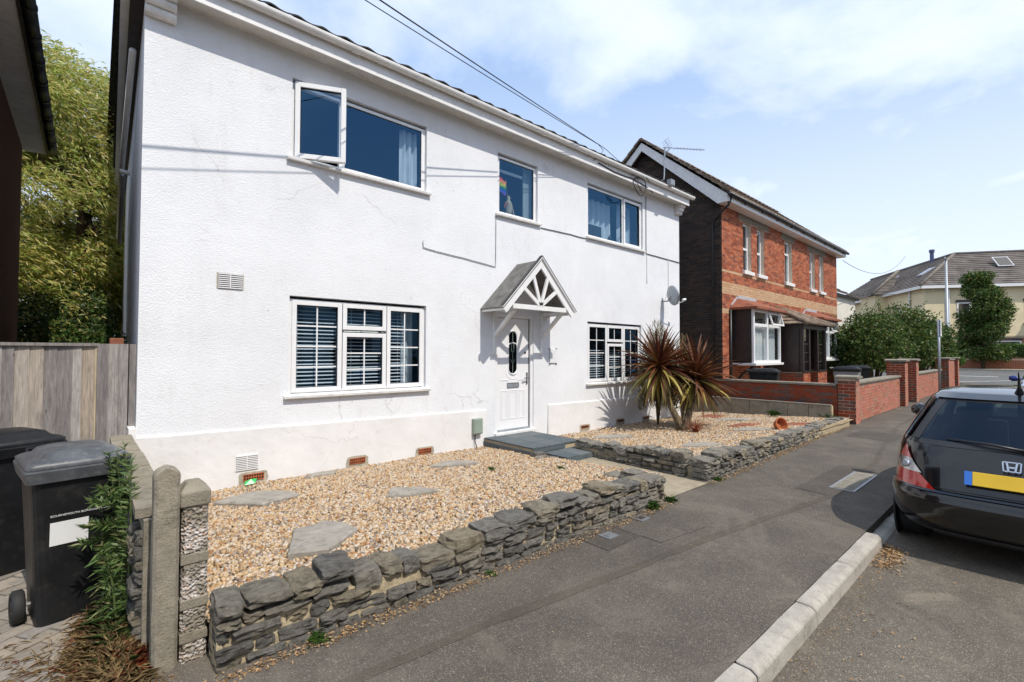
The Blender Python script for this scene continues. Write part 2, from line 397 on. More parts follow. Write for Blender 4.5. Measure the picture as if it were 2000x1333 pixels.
# --- foliage: two-sided leaf with a little light passing through
def leafmat(name, stops, trans=0.3, rough=0.45, spec=0.4):
    t = NT(name)
    c = t.ramp(t.rnd(), stops)
    t.fin(c, rough, None, spec)
    tl = t.new('ShaderNodeBsdfTranslucent'); t.l.new(c, tl.inputs[0])
    mx = t.new('ShaderNodeMixShader'); mx.inputs[0].default_value = trans
    t.l.new(t.b.outputs[0], mx.inputs[1]); t.l.new(tl.outputs[0], mx.inputs[2]); t.l.new(mx.outputs[0], t.o.inputs['Surface'])
leafmat('leaf_willow', [(0, (0.20, 0.29, 0.045)), (0.3, (0.36, 0.43, 0.09)), (0.6, (0.54, 0.54, 0.16)), (0.82, (0.58, 0.44, 0.13)), (1, (0.74, 0.72, 0.42))], 0.45)
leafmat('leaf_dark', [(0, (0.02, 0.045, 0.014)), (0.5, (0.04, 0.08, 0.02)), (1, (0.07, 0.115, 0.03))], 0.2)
leafmat('leaf_mid', [(0, (0.03, 0.065, 0.016)), (0.45, (0.06, 0.12, 0.024)), (0.75, (0.11, 0.18, 0.035)), (0.9, (0.19, 0.22, 0.06)), (1, (0.22, 0.13, 0.05))], 0.3)
leafmat('leaf_fresh', [(0, (0.05, 0.13, 0.02)), (0.5, (0.09, 0.19, 0.035)), (1, (0.15, 0.24, 0.06))], 0.3)
leafmat('leaf_weed', [(0, (0.05, 0.10, 0.025)), (0.45, (0.095, 0.16, 0.042)), (0.8, (0.15, 0.21, 0.07)), (1, (0.24, 0.22, 0.10))], 0.25)
leafmat('leaf_olive', [(0, (0.10, 0.085, 0.03)), (0.5, (0.17, 0.14, 0.05)), (1, (0.24, 0.19, 0.08))], 0.25)
leafmat('leaf_cordyline', [(0, (0.05, 0.015, 0.010)), (0.3, (0.10, 0.03, 0.016)), (0.6, (0.15, 0.055, 0.02)), (0.85, (0.17, 0.085, 0.026)), (1, (0.12, 0.022, 0.022))], 0.15, 0.4, 0.3)
leafmat('leaf_cordyline_old', [(0, (0.10, 0.07, 0.02)), (0.3, (0.30, 0.24, 0.055)), (0.75, (0.44, 0.36, 0.10)), (1, (0.2, 0.14, 0.04))], 0.15, 0.4, 0.3)
leafmat('leaf_red', [(0, (0.20, 0.035, 0.015)), (0.5, (0.30, 0.06, 0.02)), (1, (0.16, 0.04, 0.02))], 0.2)
leafmat('straw', [(0, (0.34, 0.24, 0.11)), (0.5, (0.46, 0.34, 0.17)), (0.85, (0.30, 0.18, 0.09)), (1, (0.26, 0.07, 0.04))], 0.2, 0.8, 0.2)
leafmat('dead_leaf', [(0, (0.28, 0.15, 0.07)), (0.4, (0.40, 0.25, 0.12)), (0.75, (0.46, 0.34, 0.2)), (1, (0.15, 0.08, 0.04))], 0.1, 0.85, 0.2)
plain('bark', (0.10, 0.075, 0.05), 0.9, 0.35, 10, 0.9, 40, spec=0.15)
plain('cordyline_trunk', (0.16, 0.12, 0.075), 0.9, 0.35, 16, 0.9, 45, spec=0.15)
plain('stem_green', (0.10, 0.14, 0.04), 0.6, 0.2)

# --- car paint and lamps
t = NT('car_paint_black')
t.fin((0.004, 0.004, 0.005), 0.2, None, 0.3)
t.b.inputs['Coat Weight'].default_value = 0.8; t.b.inputs['Coat Roughness'].default_value = 0.02
t = NT('car_paint_silver')
t.fin((0.42, 0.43, 0.45), 0.3, None, 0.5, 0.5)
t.b.inputs['Coat Weight'].default_value = 1.0; t.b.inputs['Coat Roughness'].default_value = 0.04
t = NT('car_blue'); t.fin((0.012, 0.03, 0.16), 0.2)  # even blue of the silver car's door mirrors
t = NT('lamp_red'); t.fin((0.42, 0.01, 0.006), 0.12, None, 0.6); t.b.inputs['Coat Weight'].default_value = 1.0
t = NT('lamp_pink'); t.fin((0.52, 0.11, 0.10), 0.12, None, 0.6); t.b.inputs['Coat Weight'].default_value = 1.0
plain('lamp_silver', (0.55, 0.55, 0.56), 0.2, 0.05, 9, metal=0.8)
plain('seat_fabric', (0.03, 0.032, 0.036), 0.9, 0.2)

# ---------------------------------------------------------------- mesh helpers
class MB:
    def __init__(self): self.v = []; self.f = []
    def add(self, verts, faces):
        k = len(self.v); self.v.extend([tuple(p) for p in verts]); self.f.extend([tuple(i + k for i in f) for f in faces]); return self
    def box(self, x0, x1, y0, y1, z0, z1):
        return self.add([(x0, y0, z0), (x1, y0, z0), (x1, y1, z0), (x0, y1, z0), (x0, y0, z1), (x1, y0, z1), (x1, y1, z1), (x0, y1, z1)],
                        [(0, 3, 2, 1), (4, 5, 6, 7), (0, 1, 5, 4), (1, 2, 6, 5), (2, 3, 7, 6), (3, 0, 4, 7)])
    def prism(self, poly, axis, a, b):
        """extrude a polygon given in the two other axes from a to b along axis"""
        n = len(poly)
        def P(p, w):
            return {'x': (w, p[0], p[1]), 'y': (p[0], w, p[1]), 'z': (p[0], p[1], w)}[axis]
        vs = [P(p, a) for p in poly] + [P(p, b) for p in poly]
        fs = [tuple(range(n))[::-1], tuple(range(n, 2 * n))] + [(i, (i + 1) % n, n + (i + 1) % n, n + i) for i in range(n)]
        return self.add(vs, fs)
    def beam(self, p, q, w, h, up=(0, 0, 1)):
        """rectangular bar from p to q, w across, h along 'up'"""
        p, q = Vector(p), Vector(q); d = (q - p).normalized(); u = Vector(up)
        s = d.cross(u)
        if s.length < 1e-6: s = d.cross(Vector((1, 0, 0)))
        s.normalize(); u = s.cross(d).normalized()
        vs = []
        for c in (p, q):
            for a, b in ((-1, -1), (1, -1), (1, 1), (-1, 1)): vs.append(c + s * (a * w / 2) + u * (b * h / 2))
        return self.add(vs, [(0, 3, 2, 1), (4, 5, 6, 7), (0, 1, 5, 4), (1, 2, 6, 5), (2, 3, 7, 6), (3, 0, 4, 7)])
    def tube(self, pts, r, n=8, cap=True):
        pts = [Vector(p) for p in pts]; rr = r if isinstance(r, (list, tuple)) else [r] * len(pts)
        vs = []; ref = None
        for i, p in enumerate(pts):
            d = (pts[min(i + 1, len(pts) - 1)] - pts[max(i - 1, 0)]).normalized()
            if ref is None: ref = d.orthogonal().normalized()
            ref = (ref - d * ref.dot(d))
            if ref.length < 1e-5: ref = d.orthogonal()
            ref.normalize(); s = d.cross(ref)
            for k in range(n):
                a = 2 * pi * k / n; vs.append(p + (ref * cos(a) + s * sin(a)) * rr[i])
        fs = []
        for i in range(len(pts) - 1):
            for k in range(n): fs.append((i * n + k, i * n + (k + 1) % n, (i + 1) * n + (k + 1) % n, (i + 1) * n + k))
        if cap: fs += [tuple(range(n))[::-1], tuple(range((len(pts) - 1) * n, len(pts) * n))]
        return self.add(vs, fs)
    def grid(self, fn, nu, nv):
        vs = [fn(i / nu, j / nv) for j in range(nv + 1) for i in range(nu + 1)]
        fs = [(j * (nu + 1) + i, j * (nu + 1) + i + 1, (j + 1) * (nu + 1) + i + 1, (j + 1) * (nu + 1) + i) for j in range(nv) for i in range(nu)]
        return self.add(vs, fs)
    def mesh(self, name, mat, smooth=False):
        me = bpy.data.meshes.new(name); me.from_pydata(self.v, [], self.f)
        if mat: me.materials.append(M(mat))
        if smooth: me.polygons.foreach_set('use_smooth', [True] * len(me.polygons))
        me.update(); return me
    def build(self, name, mat, parent=None, smooth=False, bevel=0.0, seg=2):
        ob = obj(name, self.mesh(name, mat, smooth), parent)
        if bevel:
            md = ob.modifiers.new('bevel', 'BEVEL'); md.width = bevel; md.segments = seg; md.limit_method = 'ANGLE'; md.angle_limit = radians(35)
        return ob

def obj(name, me, parent=None, loc=None, rotz=0.0):
    ob = bpy.data.objects.new(name, me); COL.objects.link(ob)
    if parent is not None: ob.parent = parent
    if loc is not None: ob.location = loc
    if rotz: ob.rotation_euler = (0, 0, rotz)
    return ob
def tag(o, label=None, cat=None, group=None, kind=None):
    if label: o['label'] = label
    if cat: o['category'] = cat
    if group: o['group'] = group
    if kind: o['kind'] = kind
    return o
def thing(name, label, cat, loc=(0, 0, 0), rotz=0.0, group=None):
    o = bpy.data.objects.new(name, None); COL.objects.link(o); o.location = loc; o.rotation_euler = (0, 0, rotz)
    o.empty_display_size = 0.1
    return tag(o, label, cat, group)
def struct(o): o['kind'] = 'structure'; return o
def copy_tree(o, parent=None):
    c = o.copy(); COL.objects.link(c); c.parent = parent
    for ch in [x for x in o.children]: copy_tree(ch, c)
    return c
def npmesh(name, V, Fc, mat, smooth=False):
    """fast mesh from an (n,3) vertex array and an (m,k) face array"""
    me = bpy.data.meshes.new(name); V = np.asarray(V, np.float32); Fc = np.asarray(Fc, np.int32); k = Fc.shape[1]
    me.vertices.add(len(V)); me.vertices.foreach_set('co', V.ravel())
    me.loops.add(Fc.size); me.loops.foreach_set('vertex_index', Fc.ravel())
    me.polygons.add(len(Fc)); me.polygons.foreach_set('loop_start', np.arange(0, Fc.size, k, dtype=np.int32))
    me.polygons.foreach_set('loop_total', np.full(len(Fc), k, np.int32))
    if smooth: me.polygons.foreach_set('use_smooth', np.ones(len(Fc), bool))
    me.materials.append(M(mat)); me.update(calc_edges=True); me.validate(); return me
def rot_mats(n, tilt=1.0):
    """n random rotation matrices"""
    q = nrs.normal(size=(n, 4)); q[:, 1:3] *= tilt; q /= np.linalg.norm(q, axis=1)[:, None]
    w, x, y, z = q.T
    return np.stack([np.stack([1 - 2 * (y * y + z * z), 2 * (x * y - z * w), 2 * (x * z + y * w)], -1),
                     np.stack([2 * (x * y + z * w), 1 - 2 * (x * x + z * z), 2 * (y * z - x * w)], -1),
                     np.stack([2 * (x * z - y * w), 2 * (y * z + x * w), 1 - 2 * (x * x + y * y)], -1)], 1)
def wall_with_holes(mb, x0, x1, z0, z1, holes, y, depth):
    """front face of a wall in plane y with rectangular holes and their reveals going back by depth"""
    xs = sorted({x0, x1, *[h[0] for h in holes], *[h[1] for h in holes]}); zs = sorted({z0, z1, *[h[2] for h in holes], *[h[3] for h in holes]})
    for i in range(len(xs) - 1):
        for j in range(len(zs) - 1):
            a, b, c, d = xs[i], xs[i + 1], zs[j], zs[j + 1]
            if any(h[0] <= a and b <= h[1] and h[2] <= c and d <= h[3] for h in holes): continue
            mb.add([(a, y, c), (b, y, c), (b, y, d), (a, y, d)], [(0, 1, 2, 3)])
    for a, b, c, d in holes:
        yb = y + depth
        mb.add([(a, y, c), (a, yb, c), (a, yb, d), (a, y, d)], [(3, 2, 1, 0)]); mb.add([(b, y, c), (b, yb, c), (b, yb, d), (b, y, d)], [(0, 1, 2, 3)])
        mb.add([(a, y, d), (b, y, d), (b, yb, d), (a, yb, d)], [(0, 1, 2, 3)]); mb.add([(a, y, c), (b, y, c), (b, yb, c), (a, yb, c)], [(3, 2, 1, 0)])
    return mb
# ================================================================ GROUND
def sheet(name, pts, mat, z=None):
    mb = MB(); mb.add([(p[0], p[1], p[2] if len(p) > 2 else z) for p in pts], [tuple(range(len(pts)))])
    return struct(mb.build(name, mat))
sheet('ground', [(-900, -900, -0.16), (900, -900, -0.16), (900, 900, -0.16), (-900, 900, -0.16)], 'soil')
sheet('road', [(-60, -12.0), (36, -12.0), (36, -5.2), (-60, -5.2)], 'road_asphalt', -0.1)
sheet('pavement', [(-60, -5.2), (36, -5.2), (36, -3.28), (-60, -3.28)], 'pavement_asphalt', 0.0)
sheet('far_pavement', [(-60, -14.2), (36, -14.2), (36, -12.0), (-60, -12.0)], 'pavement_asphalt', 0.0)
# cross street rising gently beyond the junction
sheet('cross_road', [(36, -60, -0.02), (46.5, -60, 0.42), (46.5, 60, 0.42), (36, 60, -0.02)], 'far_asphalt')
sheet('cross_pavement', [(46.5, -60, 0.53), (48.2, -60, 0.55), (48.2, 60, 0.55), (46.5, 60, 0.53)], 'path_concrete')
mb = MB(); mb.box(46.4, 46.5, -60, 60, 0.3, 0.54); struct(mb.build('cross_kerb', 'kerb_concrete'))
sheet('bank', [(48.2, -80, 0.545), (140, -80, 0.9), (140, 120, 0.9), (48.2, 120, 0.545)], 'soil')
def paint(x0, y0, x1, y1, w=0.12):
    # painted line on the tilted cross road
    z = lambda x: -0.02 + (x - 36) / 10.5 * 0.44 + 0.012
    d = Vector((x1 - x0, y1 - y0, 0)).normalized(); s = Vector((-d.y, d.x, 0)) * w / 2
    P = [(x0 + s.x, y0 + s.y), (x0 - s.x, y0 - s.y), (x1 - s.x, y1 - s.y), (x1 + s.x, y1 + s.y)]
    sheet('road_marking', [(a, b, z(a)) for a, b in P], 'road_paint')
for k in range(8): paint(41.2, -14 + k * 3.2, 41.2, -12.1 + k * 3.2, 0.2)
paint(37.2, -11.5, 37.2, -5.3, 0.2); paint(36.4, -2.6, 39.2, -5.6, 0.12)
# pavement repairs
def strip(name, pts, w, mat, z):
    mb = MB(); vs = []
    P = [Vector((p[0], p[1], 0)) for p in pts]
    # resample so the edge can wander a little
    Q = []
    for a, b in zip(P, P[1:]):
        n = max(2, int((b - a).length / 0.12))
        Q += [a.lerp(b, i / n) for i in range(n)]
    Q.append(P[-1])
    for i, p in enumerate(Q):
        d = (Q[min(i + 1, len(Q) - 1)] - Q[max(i - 1, 0)]).normalized(); s = Vector((-d.y, d.x, 0))
        ww = w / 2 * (1 + 0.5 * mnoise.noise(p * 5)); off = 0.03 * mnoise.noise(p * 2.3)
        vs += [(p + s * (off + ww))[:2] + (z,), (p + s * (off - ww))[:2] + (z,)]
    mb.add(vs, [(2 * i, 2 * i + 1, 2 * i + 3, 2 * i + 2) for i in range(len(Q) - 1)])
    return struct(mb.build(name, mat))
sheet('pavement_patch', [(3.17, -3.93), (3.64, -3.92), (3.63, -3.57), (3.18, -3.58)], 'patch_asphalt', 0.004)
sheet('pavement_patch', [(3.64, -4.12), (4.3, -4.2), (4.32, -3.62), (3.644, -3.6)], 'pavement_asphalt', 0.004)
sheet('pavement_patch', [(6.25, -4.66), (8.1, -4.72), (8.1, -4.32), (6.3, -4.3)], 'patch_asphalt', 0.004)
sheet('pavement_patch', [(10.9, -4.45), (12.0, -4.45), (12.1, -3.72), (11.0, -3.7)], 'patch_asphalt', 0.004)
strip('pavement_seam', [(-0.5, -3.97), (1.0, -4.05), (1.97, -4.1), (3.2, -4.24), (4.23, -4.36), (5.4, -4.55), (6.7, -4.72), (8.6, -4.62), (10.4, -4.4), (13.5, -4.12), (20, -4.0)], 0.075, 'seam_bitumen', 0.0025)
# utility covers
def cover(name, x0, x1, y0, y1, mat, label):
    o = thing(name, label, 'cover', (x0, y0, 0.0))
    mb = MB(); w, d = x1 - x0, y1 - y0
    mb.box(0, w, 0, d, 0.0, 0.011); mb.build('frame', 'metal_grey', o)
    mb = MB(); mb.box(0.03, w - 0.03, 0.03, d - 0.03, 0.011, 0.016)
    n = max(2, int(w / 0.09))
    for i in range(n): mb.box(0.05 + i * (w - 0.1) / n, 0.05 + (i + 0.6) * (w - 0.1) / n, 0.05, d - 0.05, 0.016, 0.02)
    mb.build('lid', mat, o)
cover('inspection_cover', 6.62, 7.75, -4.82, -4.56, 'coping_concrete', 'pale rectangular ribbed inspection cover in the pavement beside the black car')
cover('stopcock_cover', 3.36, 3.5, -3.80, -3.68, 'metal_grey', 'small grey square cover set in the dark tarmac patch')
cover('stopcock_cover', 3.95, 4.09, -3.74, -3.62, 'patch_asphalt', 'small black cover lying against the foot of the stone wall')

# kerb: individual stones with a chamfered road edge
kerb = struct(MB().box(-60, -0.2, -5.33, -5.2, -0.2, 0.006).build('kerb', 'kerb_concrete'))
def kerb_stone_mesh(L, top):
    mb = MB()
    mb.prism([(-5.335, -0.2), (-5.2, -0.2), (-5.2, top), (-5.285, top), (-5.318, top - 0.022)], 'x', 0.004, L - 0.004)
    me = mb.mesh('kerb_stone', 'kerb_concrete')
    bm = bmesh.new(); bm.from_mesh(me); bmesh.ops.subdivide_edges(bm, edges=[e for e in bm.edges if abs(e.verts[0].co.x - e.verts[1].co.x) > 0.3], cuts=8)
    for v in bm.verts:
        if v.co.z > -0.15: v.co += mnoise.noise_vector(v.co * 9) * 0.004
    bmesh.ops.bevel(bm, geom=[e for e in bm.edges if e.calc_face_angle(0) > 0.5], offset=0.006, segments=1, affect='EDGES')
    bm.to_mesh(me); bm.free(); return me
kme = [kerb_stone_mesh(0.9, 0.008), kerb_stone_mesh(0.9, -0.07)]
x = 0.72 - 0.9
while x < 32:
    o = obj('kerb_stone', kme[0] if x < 5.0 else kme[1], kerb, (x, rng.uniform(-0.004, 0.004), rng.uniform(-0.004, 0.004)))
    x += 0.905
# dropped edge of the pavement along the low kerb
struct(MB().box(5.16, 36, -5.2, -5.19, -0.1, -0.002).build('pavement_edge', 'pavement_asphalt'))

# driveway of worn block paving left of the garden
sheet('driveway', [(-6, -3.7), (0.235, -3.7), (0.235, 0.4), (-6, 0.4)], 'path_concrete', -0.012)
drive = bpy.data.objects['driveway']
pm = [MB().box(0.004, 0.196, 0.004, 0.096, -0.03, 0.0).mesh('paver_block', 'paver') for _ in range(1)]
ang = radians(34); n_p = 0
for i in range(-16, 16):
    for j in range(-26, 26):
        lx, ly = i * 0.2 + (0.1 if j % 2 else 0), j * 0.1
        gx, gy = -0.3 + lx * cos(ang) - ly * sin(ang), -2.2 + lx * sin(ang) + ly * cos(ang)
        if -1.5 < gx < 0.03 and -3.45 < gy < -0.3:
            o = obj('paver_block', pm[0], drive, (gx, gy, 0.004 + rng.uniform(-0.006, 0.006)), ang); n_p += 1
            o.rotation_euler = (rng.uniform(-.015, .015), rng.uniform(-.015, .015), ang)

# ================================================================ FRONT GARDEN
def gz(x, y):
    """height of the gravel"""
    t_ = min(1, max(0, -y / 3.3))
    base = 0.035 if x < 5.4 else -0.01
    top = 0.20 if x < 5.4 else (0.2 - 0.010 * max(0, x - 6))
    return base + (top - base) * t_ ** 1.3 + 0.022 * mnoise.noise(Vector((x * 1.4, y * 1.4, 0.3)))
def bed(name, x0, x1, y0, y1, edge=None):
    mb = MB()
    def fn(u, v):
        y = y0 + (y1 - y0) * v; xr = x1 if edge is None else edge(y)
        x = x0 + (xr - x0) * u; return (x, y, gz(x, y) - 0.02)
    mb.grid(fn, 50, 24); return struct(mb.build(name, 'gravel_bed', smooth=True))
left_edge = lambda y: 5.0 if y > -1.3 else 5.0 + (-y - 1.3) * 0.0
bed('garden_bed', 0.5, 4.98, -3.37, 0.02)
bed('garden_bed', 5.95, 13.0, -3.42, 0.02)
bed('garden_bed', 11.4, 13.0, 0.02, 5.0)
sheet('garden_path', [(4.72, -3.52), (5.9, -3.52), (6.02, -1.0), (4.98, -1.0)], 'path_concrete', 0.006)
# one mesh of loose angular chips per bed
cube = np.array([(-1, -1, -1), (1, -1, -1), (1, 1, -1), (-1, 1, -1), (-1, -1, 1), (1, -1, 1), (1, 1, 1), (-1, 1, 1)], float)
ctri = np.array([(0, 3, 2), (0, 2, 1), (4, 5, 6), (4, 6, 7), (0, 1, 5), (0, 5, 4), (1, 2, 6), (1, 6, 5), (2, 3, 7), (2, 7, 6), (3, 0, 4), (3, 4, 7)])
def chips(name, x0, x1, y0, y1, n, r0, r1, label, keep=None, mat='gravel_pebble', hfun=None, lift=0.0):
    X = nrs.uniform(x0, x1, n); Y = nrs.uniform(y0, y1, n)
    if keep is not None:
        k = np.array([keep(a, b) for a, b in zip(X, Y)]); X, Y = X[k], Y[k]; n = len(X)
    Z = np.array([(hfun or gz)(a, b) for a, b in zip(X, Y)]) - 0.012 + lift
    P = cube[None] * nrs.uniform(0.62, 1.15, (n, 8, 3))
    S = nrs.uniform(r0, r1, (n, 1, 1)) * nrs.uniform([0.75, 0.55, 0.32], [1.35, 0.95, 0.62], (n, 3))[:, None, :]
    P = np.einsum('nij,nkj->nki', rot_mats(n, 0.35), P * S)
    P += np.stack([X, Y, Z + nrs.uniform(0, 0.016, n)], -1)[:, None, :]
    Fc = (ctri[None] + (np.arange(n) * 8)[:, None, None]).reshape(-1, 3)
    o = obj(name, npmesh(name, P.reshape(-1, 3), Fc, mat)); return tag(o, label, 'gravel', kind='stuff')
chips('gravel', 0.50, 4.97, -3.36, 0.0, 47000, 0.011, 0.0185, 'golden gravel chips covering the left front garden bed')
chips('gravel', 5.98, 12.95, -3.34, 0.0, 40000, 0.013, 0.021, 'golden gravel chips covering the right front garden bed around the palm')

# ---- stones
def stone_mesh(seed, rough=0.10, cuts=4):
    bm = bmesh.new(); bmesh.ops.create_cube(bm, size=1.0)
    bmesh.ops.subdivide_edges(bm, edges=bm.edges[:], cuts=cuts, use_grid_fill=True)
    off = Vector((seed * 3.7, seed * 1.3, seed * 2.1))
    for v in bm.verts:
        p = v.co.copy(); q = Vector([math.copysign(abs(c * 2) ** 0.5 / 2 if False else abs(c), c) for c in p])
        # pull corners in
        k = sum(1 for c in p if abs(c) > 0.49)
        if k == 3: p *= 0.90
        elif k == 2: p *= 0.955
        n = mnoise.noise_vector(p * 2.2 + off) * rough + mnoise.noise_vector(p * 6 + off) * rough * 0.5 + mnoise.noise_vector(p * 14 + off) * rough * 0.25
        v.co = p + n
    bmesh.ops.triangulate(bm, faces=bm.faces[:])
    me = bpy.data.meshes.new('stone'); bm.to_mesh(me); bm.free(); me.materials.append(M('wall_stone')); return me
STONES = [stone_mesh(i, 0.085 + 0.03 * (i % 3)) for i in range(20)]
def put_stone(parent, cx, cy, cz, lx, ly, lz, rz=0.0, tilt=0.05):
    o = obj('stone', rng.choice(STONES), parent, (cx, cy, cz)); o.scale = (lx, ly, lz)
    o.rotation_euler = (rng.uniform(-tilt, tilt), rng.uniform(-tilt, tilt) * 0.6, rz + (pi if rng.random() < 0.5 else 0)); return o
def stone_run(parent, a, b, height, depth, face_sign=1, caps=True, cap_h=(0.045, 0.09)):
    """courses of stones along a->b (2D); height is a function of distance along"""
    a, b = Vector(a), Vector(b); d = (b - a); L = d.length; d.normalize(); s = Vector((-d.y, d.x)); rz = atan2(d.y, d.x)
    z = -0.02; ncap = 0
    hmax = max(height(0), height(L / 2), height(L))
    course = 0
    while z < hmax - 0.10:
        h = rng.uniform(0.04, 0.075); u = rng.uniform(-0.1, 0.0)
        while u < L:
            l = rng.uniform(0.09, 0.27); uu = min(max(u, 0), L); ue = min(u + l, L)
            if ue - uu > 0.05 and z + h < height((uu + ue) / 2) - 0.05:
                hh = h * rng.uniform(0.85, 1.1); c = a + d * ((uu + ue) / 2)
                put_stone(parent, c.x + s.x * rng.uniform(-0.012, 0.012), c.y + s.y * rng.uniform(-0.012, 0.012), z + h / 2, (ue - uu) * 1.0, depth * rng.uniform(0.97, 1.06), hh * 1.02, rz, 0.035)
            u += l + rng.uniform(0.006, 0.02)
        z += h + rng.uniform(0.004, 0.014); course += 1
    if caps:
        u = 0
        while u < L - 0.06:
            l = min(rng.uniform(0.11, 0.28), L - u); top = height(u + l / 2) + rng.uniform(-.02, .015); h = rng.uniform(*cap_h); c = a + d * (u + l / 2)
            if True:
                put_stone(parent, c.x, c.y, top - h / 2 + rng.uniform(-0.02, 0.02), l * 1.02, depth * rng.uniform(0.98, 1.12), h * 1.25, rz + rng.uniform(-.06, .06), 0.07)
            u += l + rng.uniform(0.0, 0.015)
sw = thing('stone_garden_wall', 'low grey rubble stone wall holding the left gravel bed, along the pavement', 'stone wall', (0.5, -3.5, 0), group='low stone walls of the front garden')
sw2 = thing('stone_garden_wall', 'low grey rubble stone wall round the right gravel bed with the palm', 'stone wall', (5.8, -3.5, 0), group='low stone walls of the front garden')
for w in (sw, sw2): w.location = (0, 0, 0)
MB().box(0.51, 4.62, -3.525, -3.345, -0.05, 0.195).build('mortar_core', 'lime_mortar', sw)
hl = lambda u: 0.295 + 0.02 * sin(u * 3.1) + (0.03 if 3.0 < u < 3.5 else 0) - (0.06 if 0.75 < u < 1.3 else 0)
stone_run(sw, (0.51, -3.43), (4.66, -3.45), hl, 0.225)
# end return of the left wall by the path
MB().box(4.44, 4.62, -3.33, -2.9, -0.05, 0.2).build('mortar_core', 'lime_mortar', sw)
stone_run(sw, (4.56, -3.34), (4.56, -2.86), lambda u: 0.27 - 0.12 * u, 0.22)
MB().box(5.84, 12.6, -3.40, -3.22, -0.05, 0.16).build('mortar_core', 'lime_mortar', sw2)
hr = lambda u: 0.295 - 0.018 * u + 0.015 * sin(u * 4)
stone_run(sw2, (5.72, -3.40), (12.3, -3.24), hr, 0.215)
MB().box(5.82, 5.98, -3.3, -1.3, -0.05, 0.14).build('mortar_core', 'lime_mortar', sw2)
stone_run(sw2, (5.86, -3.2), (5.93, -1.3), lambda u: 0.31 - 0.06 * u, 0.22)
MB().box(12.3, 12.74, -3.37, -3.21, -0.05, 0.14).build('concrete_edging', 'path_concrete', sw2, bevel=0.01)
# thin stone edging between left bed and path
eg = thing('stone_edging', 'thin dark stone edging between left gravel bed and the front path', 'edging', (0, 0, 0))
y = -2.85
while y < -1.3:
    l = rng.uniform(0.18, 0.36); put_stone(eg, 4.97 + rng.uniform(-.015, .015), y + l / 2, 0.045, 0.07, l, 0.13, 0, 0.06); y += l + 0.01
for p in ((4.98, -1.32, 0.09, 0.2, 0.16, 0.1), (5.02, -1.5, 0.05, 0.22, 0.2, 0.07), (4.9, -1.45, 0.07, 0.16, 0.12, 0.08)): put_stone(eg, *p)

# ---- flat stepping stones lying on the gravel: outline, thickness, place
def flagstone(pts, label, th=0.05, lift=0.0, mat='slab_stone', group='flat stones lying on the gravel'):
    cx = sum(p[0] for p in pts) / len(pts); cy = sum(p[1] for p in pts) / len(pts)
    # refine and roughen the outline
    Q = []
    for i, p in enumerate(pts):
        q = pts[(i + 1) % len(pts)]; n = max(2, int(math.dist(p, q) / 0.05))
        for k in range(n):
            x, y = p[0] + (q[0] - p[0]) * k / n, p[1] + (q[1] - p[1]) * k / n
            nn = mnoise.noise_vector(Vector((x * 9, y * 9, 0))) * 0.018; Q.append((x + nn.x - cx, y + nn.y - cy))
    n = len(Q); sl = (gz(cx, cy - 0.2) - gz(cx, cy + 0.2)) / -0.4
    z0 = lambda y: y * sl
    vs = [(x, y, z0(y) - 0.03) for x, y in Q] + [(x * 1.0, y * 1.0, z0(y) + th * 0.75 + 0.006 * mnoise.noise(Vector((x * 12, y * 12, 1)))) for x, y in Q] + \
         [(x * 0.95, y * 0.95, z0(y) + th + 0.006 * mnoise.noise(Vector((x * 12, y * 12, 3)))) for x, y in Q] + [(0, 0, th + 0.004)]
    fs = [(i, (i + 1) % n, n + (i + 1) % n, n + i) for i in range(n)] + [(n + i, n + (i + 1) % n, 2 * n + (i + 1) % n, 2 * n + i) for i in range(n)] + [(2 * n + i, 2 * n + (i + 1) % n, 3 * n) for i in range(n)]
    mb = MB(); mb.add(vs, fs); o = mb.build('flagstone', mat)
    o.location = (cx, cy, gz(cx, cy) + lift - 0.014); return tag(o, label, 'flagstone', group)
flagstone([(0.98, -0.72), (1.32, -1.12), (1.72, -1.02), (1.66, -0.78), (1.38, -0.52)], 'broad grey flagstone nearest the house wall by the white grille', 0.06)
flagstone([(1.06, -2.80), (1.28, -2.93), (1.62, -2.66), (1.64, -2.45), (1.52, -2.22), (1.26, -2.28)], 'large oval flagstone in the middle of the gravel close to the street wall', 0.06)
flagstone([(2.30, -1.80), (2.46, -1.92), (2.80, -2.02), (2.74, -1.75), (2.5, -1.55)], 'pale pointed flagstone midway across the left gravel bed', 0.055)
flagstone([(3.42, -0.86), (3.72, -1.05), (4.02, -1.14), (4.02, -0.98), (3.7, -0.76)], 'long narrow flagstone in the left bed toward the front step', 0.055)
flagstone([(2.02, -0.22), (2.35, -0.32), (2.46, -0.14), (2.2, -0.06)], 'small flagstone half buried against the white plinth', 0.04)
flagstone([(6.95, -0.75), (7.25, -1.02), (7.6, -1.22), (7.66, -0.95), (7.3, -0.62)], 'dark flagstone in the palm shade below the right window', 0.05)
flagstone([(6.92, -2.52), (7.15, -2.85), (7.45, -2.92), (7.42, -2.6), (7.15, -2.42)], 'flat grey flagstone just inside the right stone wall', 0.05)
flagstone([(9.25, -2.3), (9.45, -2.75), (9.75, -2.82), (9.7, -2.3)], 'grey flagstone beside the terracotta pot', 0.05)
flagstone([(10.9, -1.15), (11.1, -1.75), (11.4, -1.85), (11.4, -1.2)], 'blue grey flagstone near the brick boundary wall', 0.05)
flagstone([(10.7, -2.6), (10.9, -3.05), (11.5, -3.1), (11.4, -2.6)], 'brownish flagstone in the far corner behind the terracotta pot', 0.035, mat='terracotta_tile')
flagstone([(11.4, -0.5), (11.5, -0.95), (12.0, -1.0), (12.0, -0.5)], 'brownish flagstone at the foot of the shaded block wall', 0.035, mat='terracotta_tile')
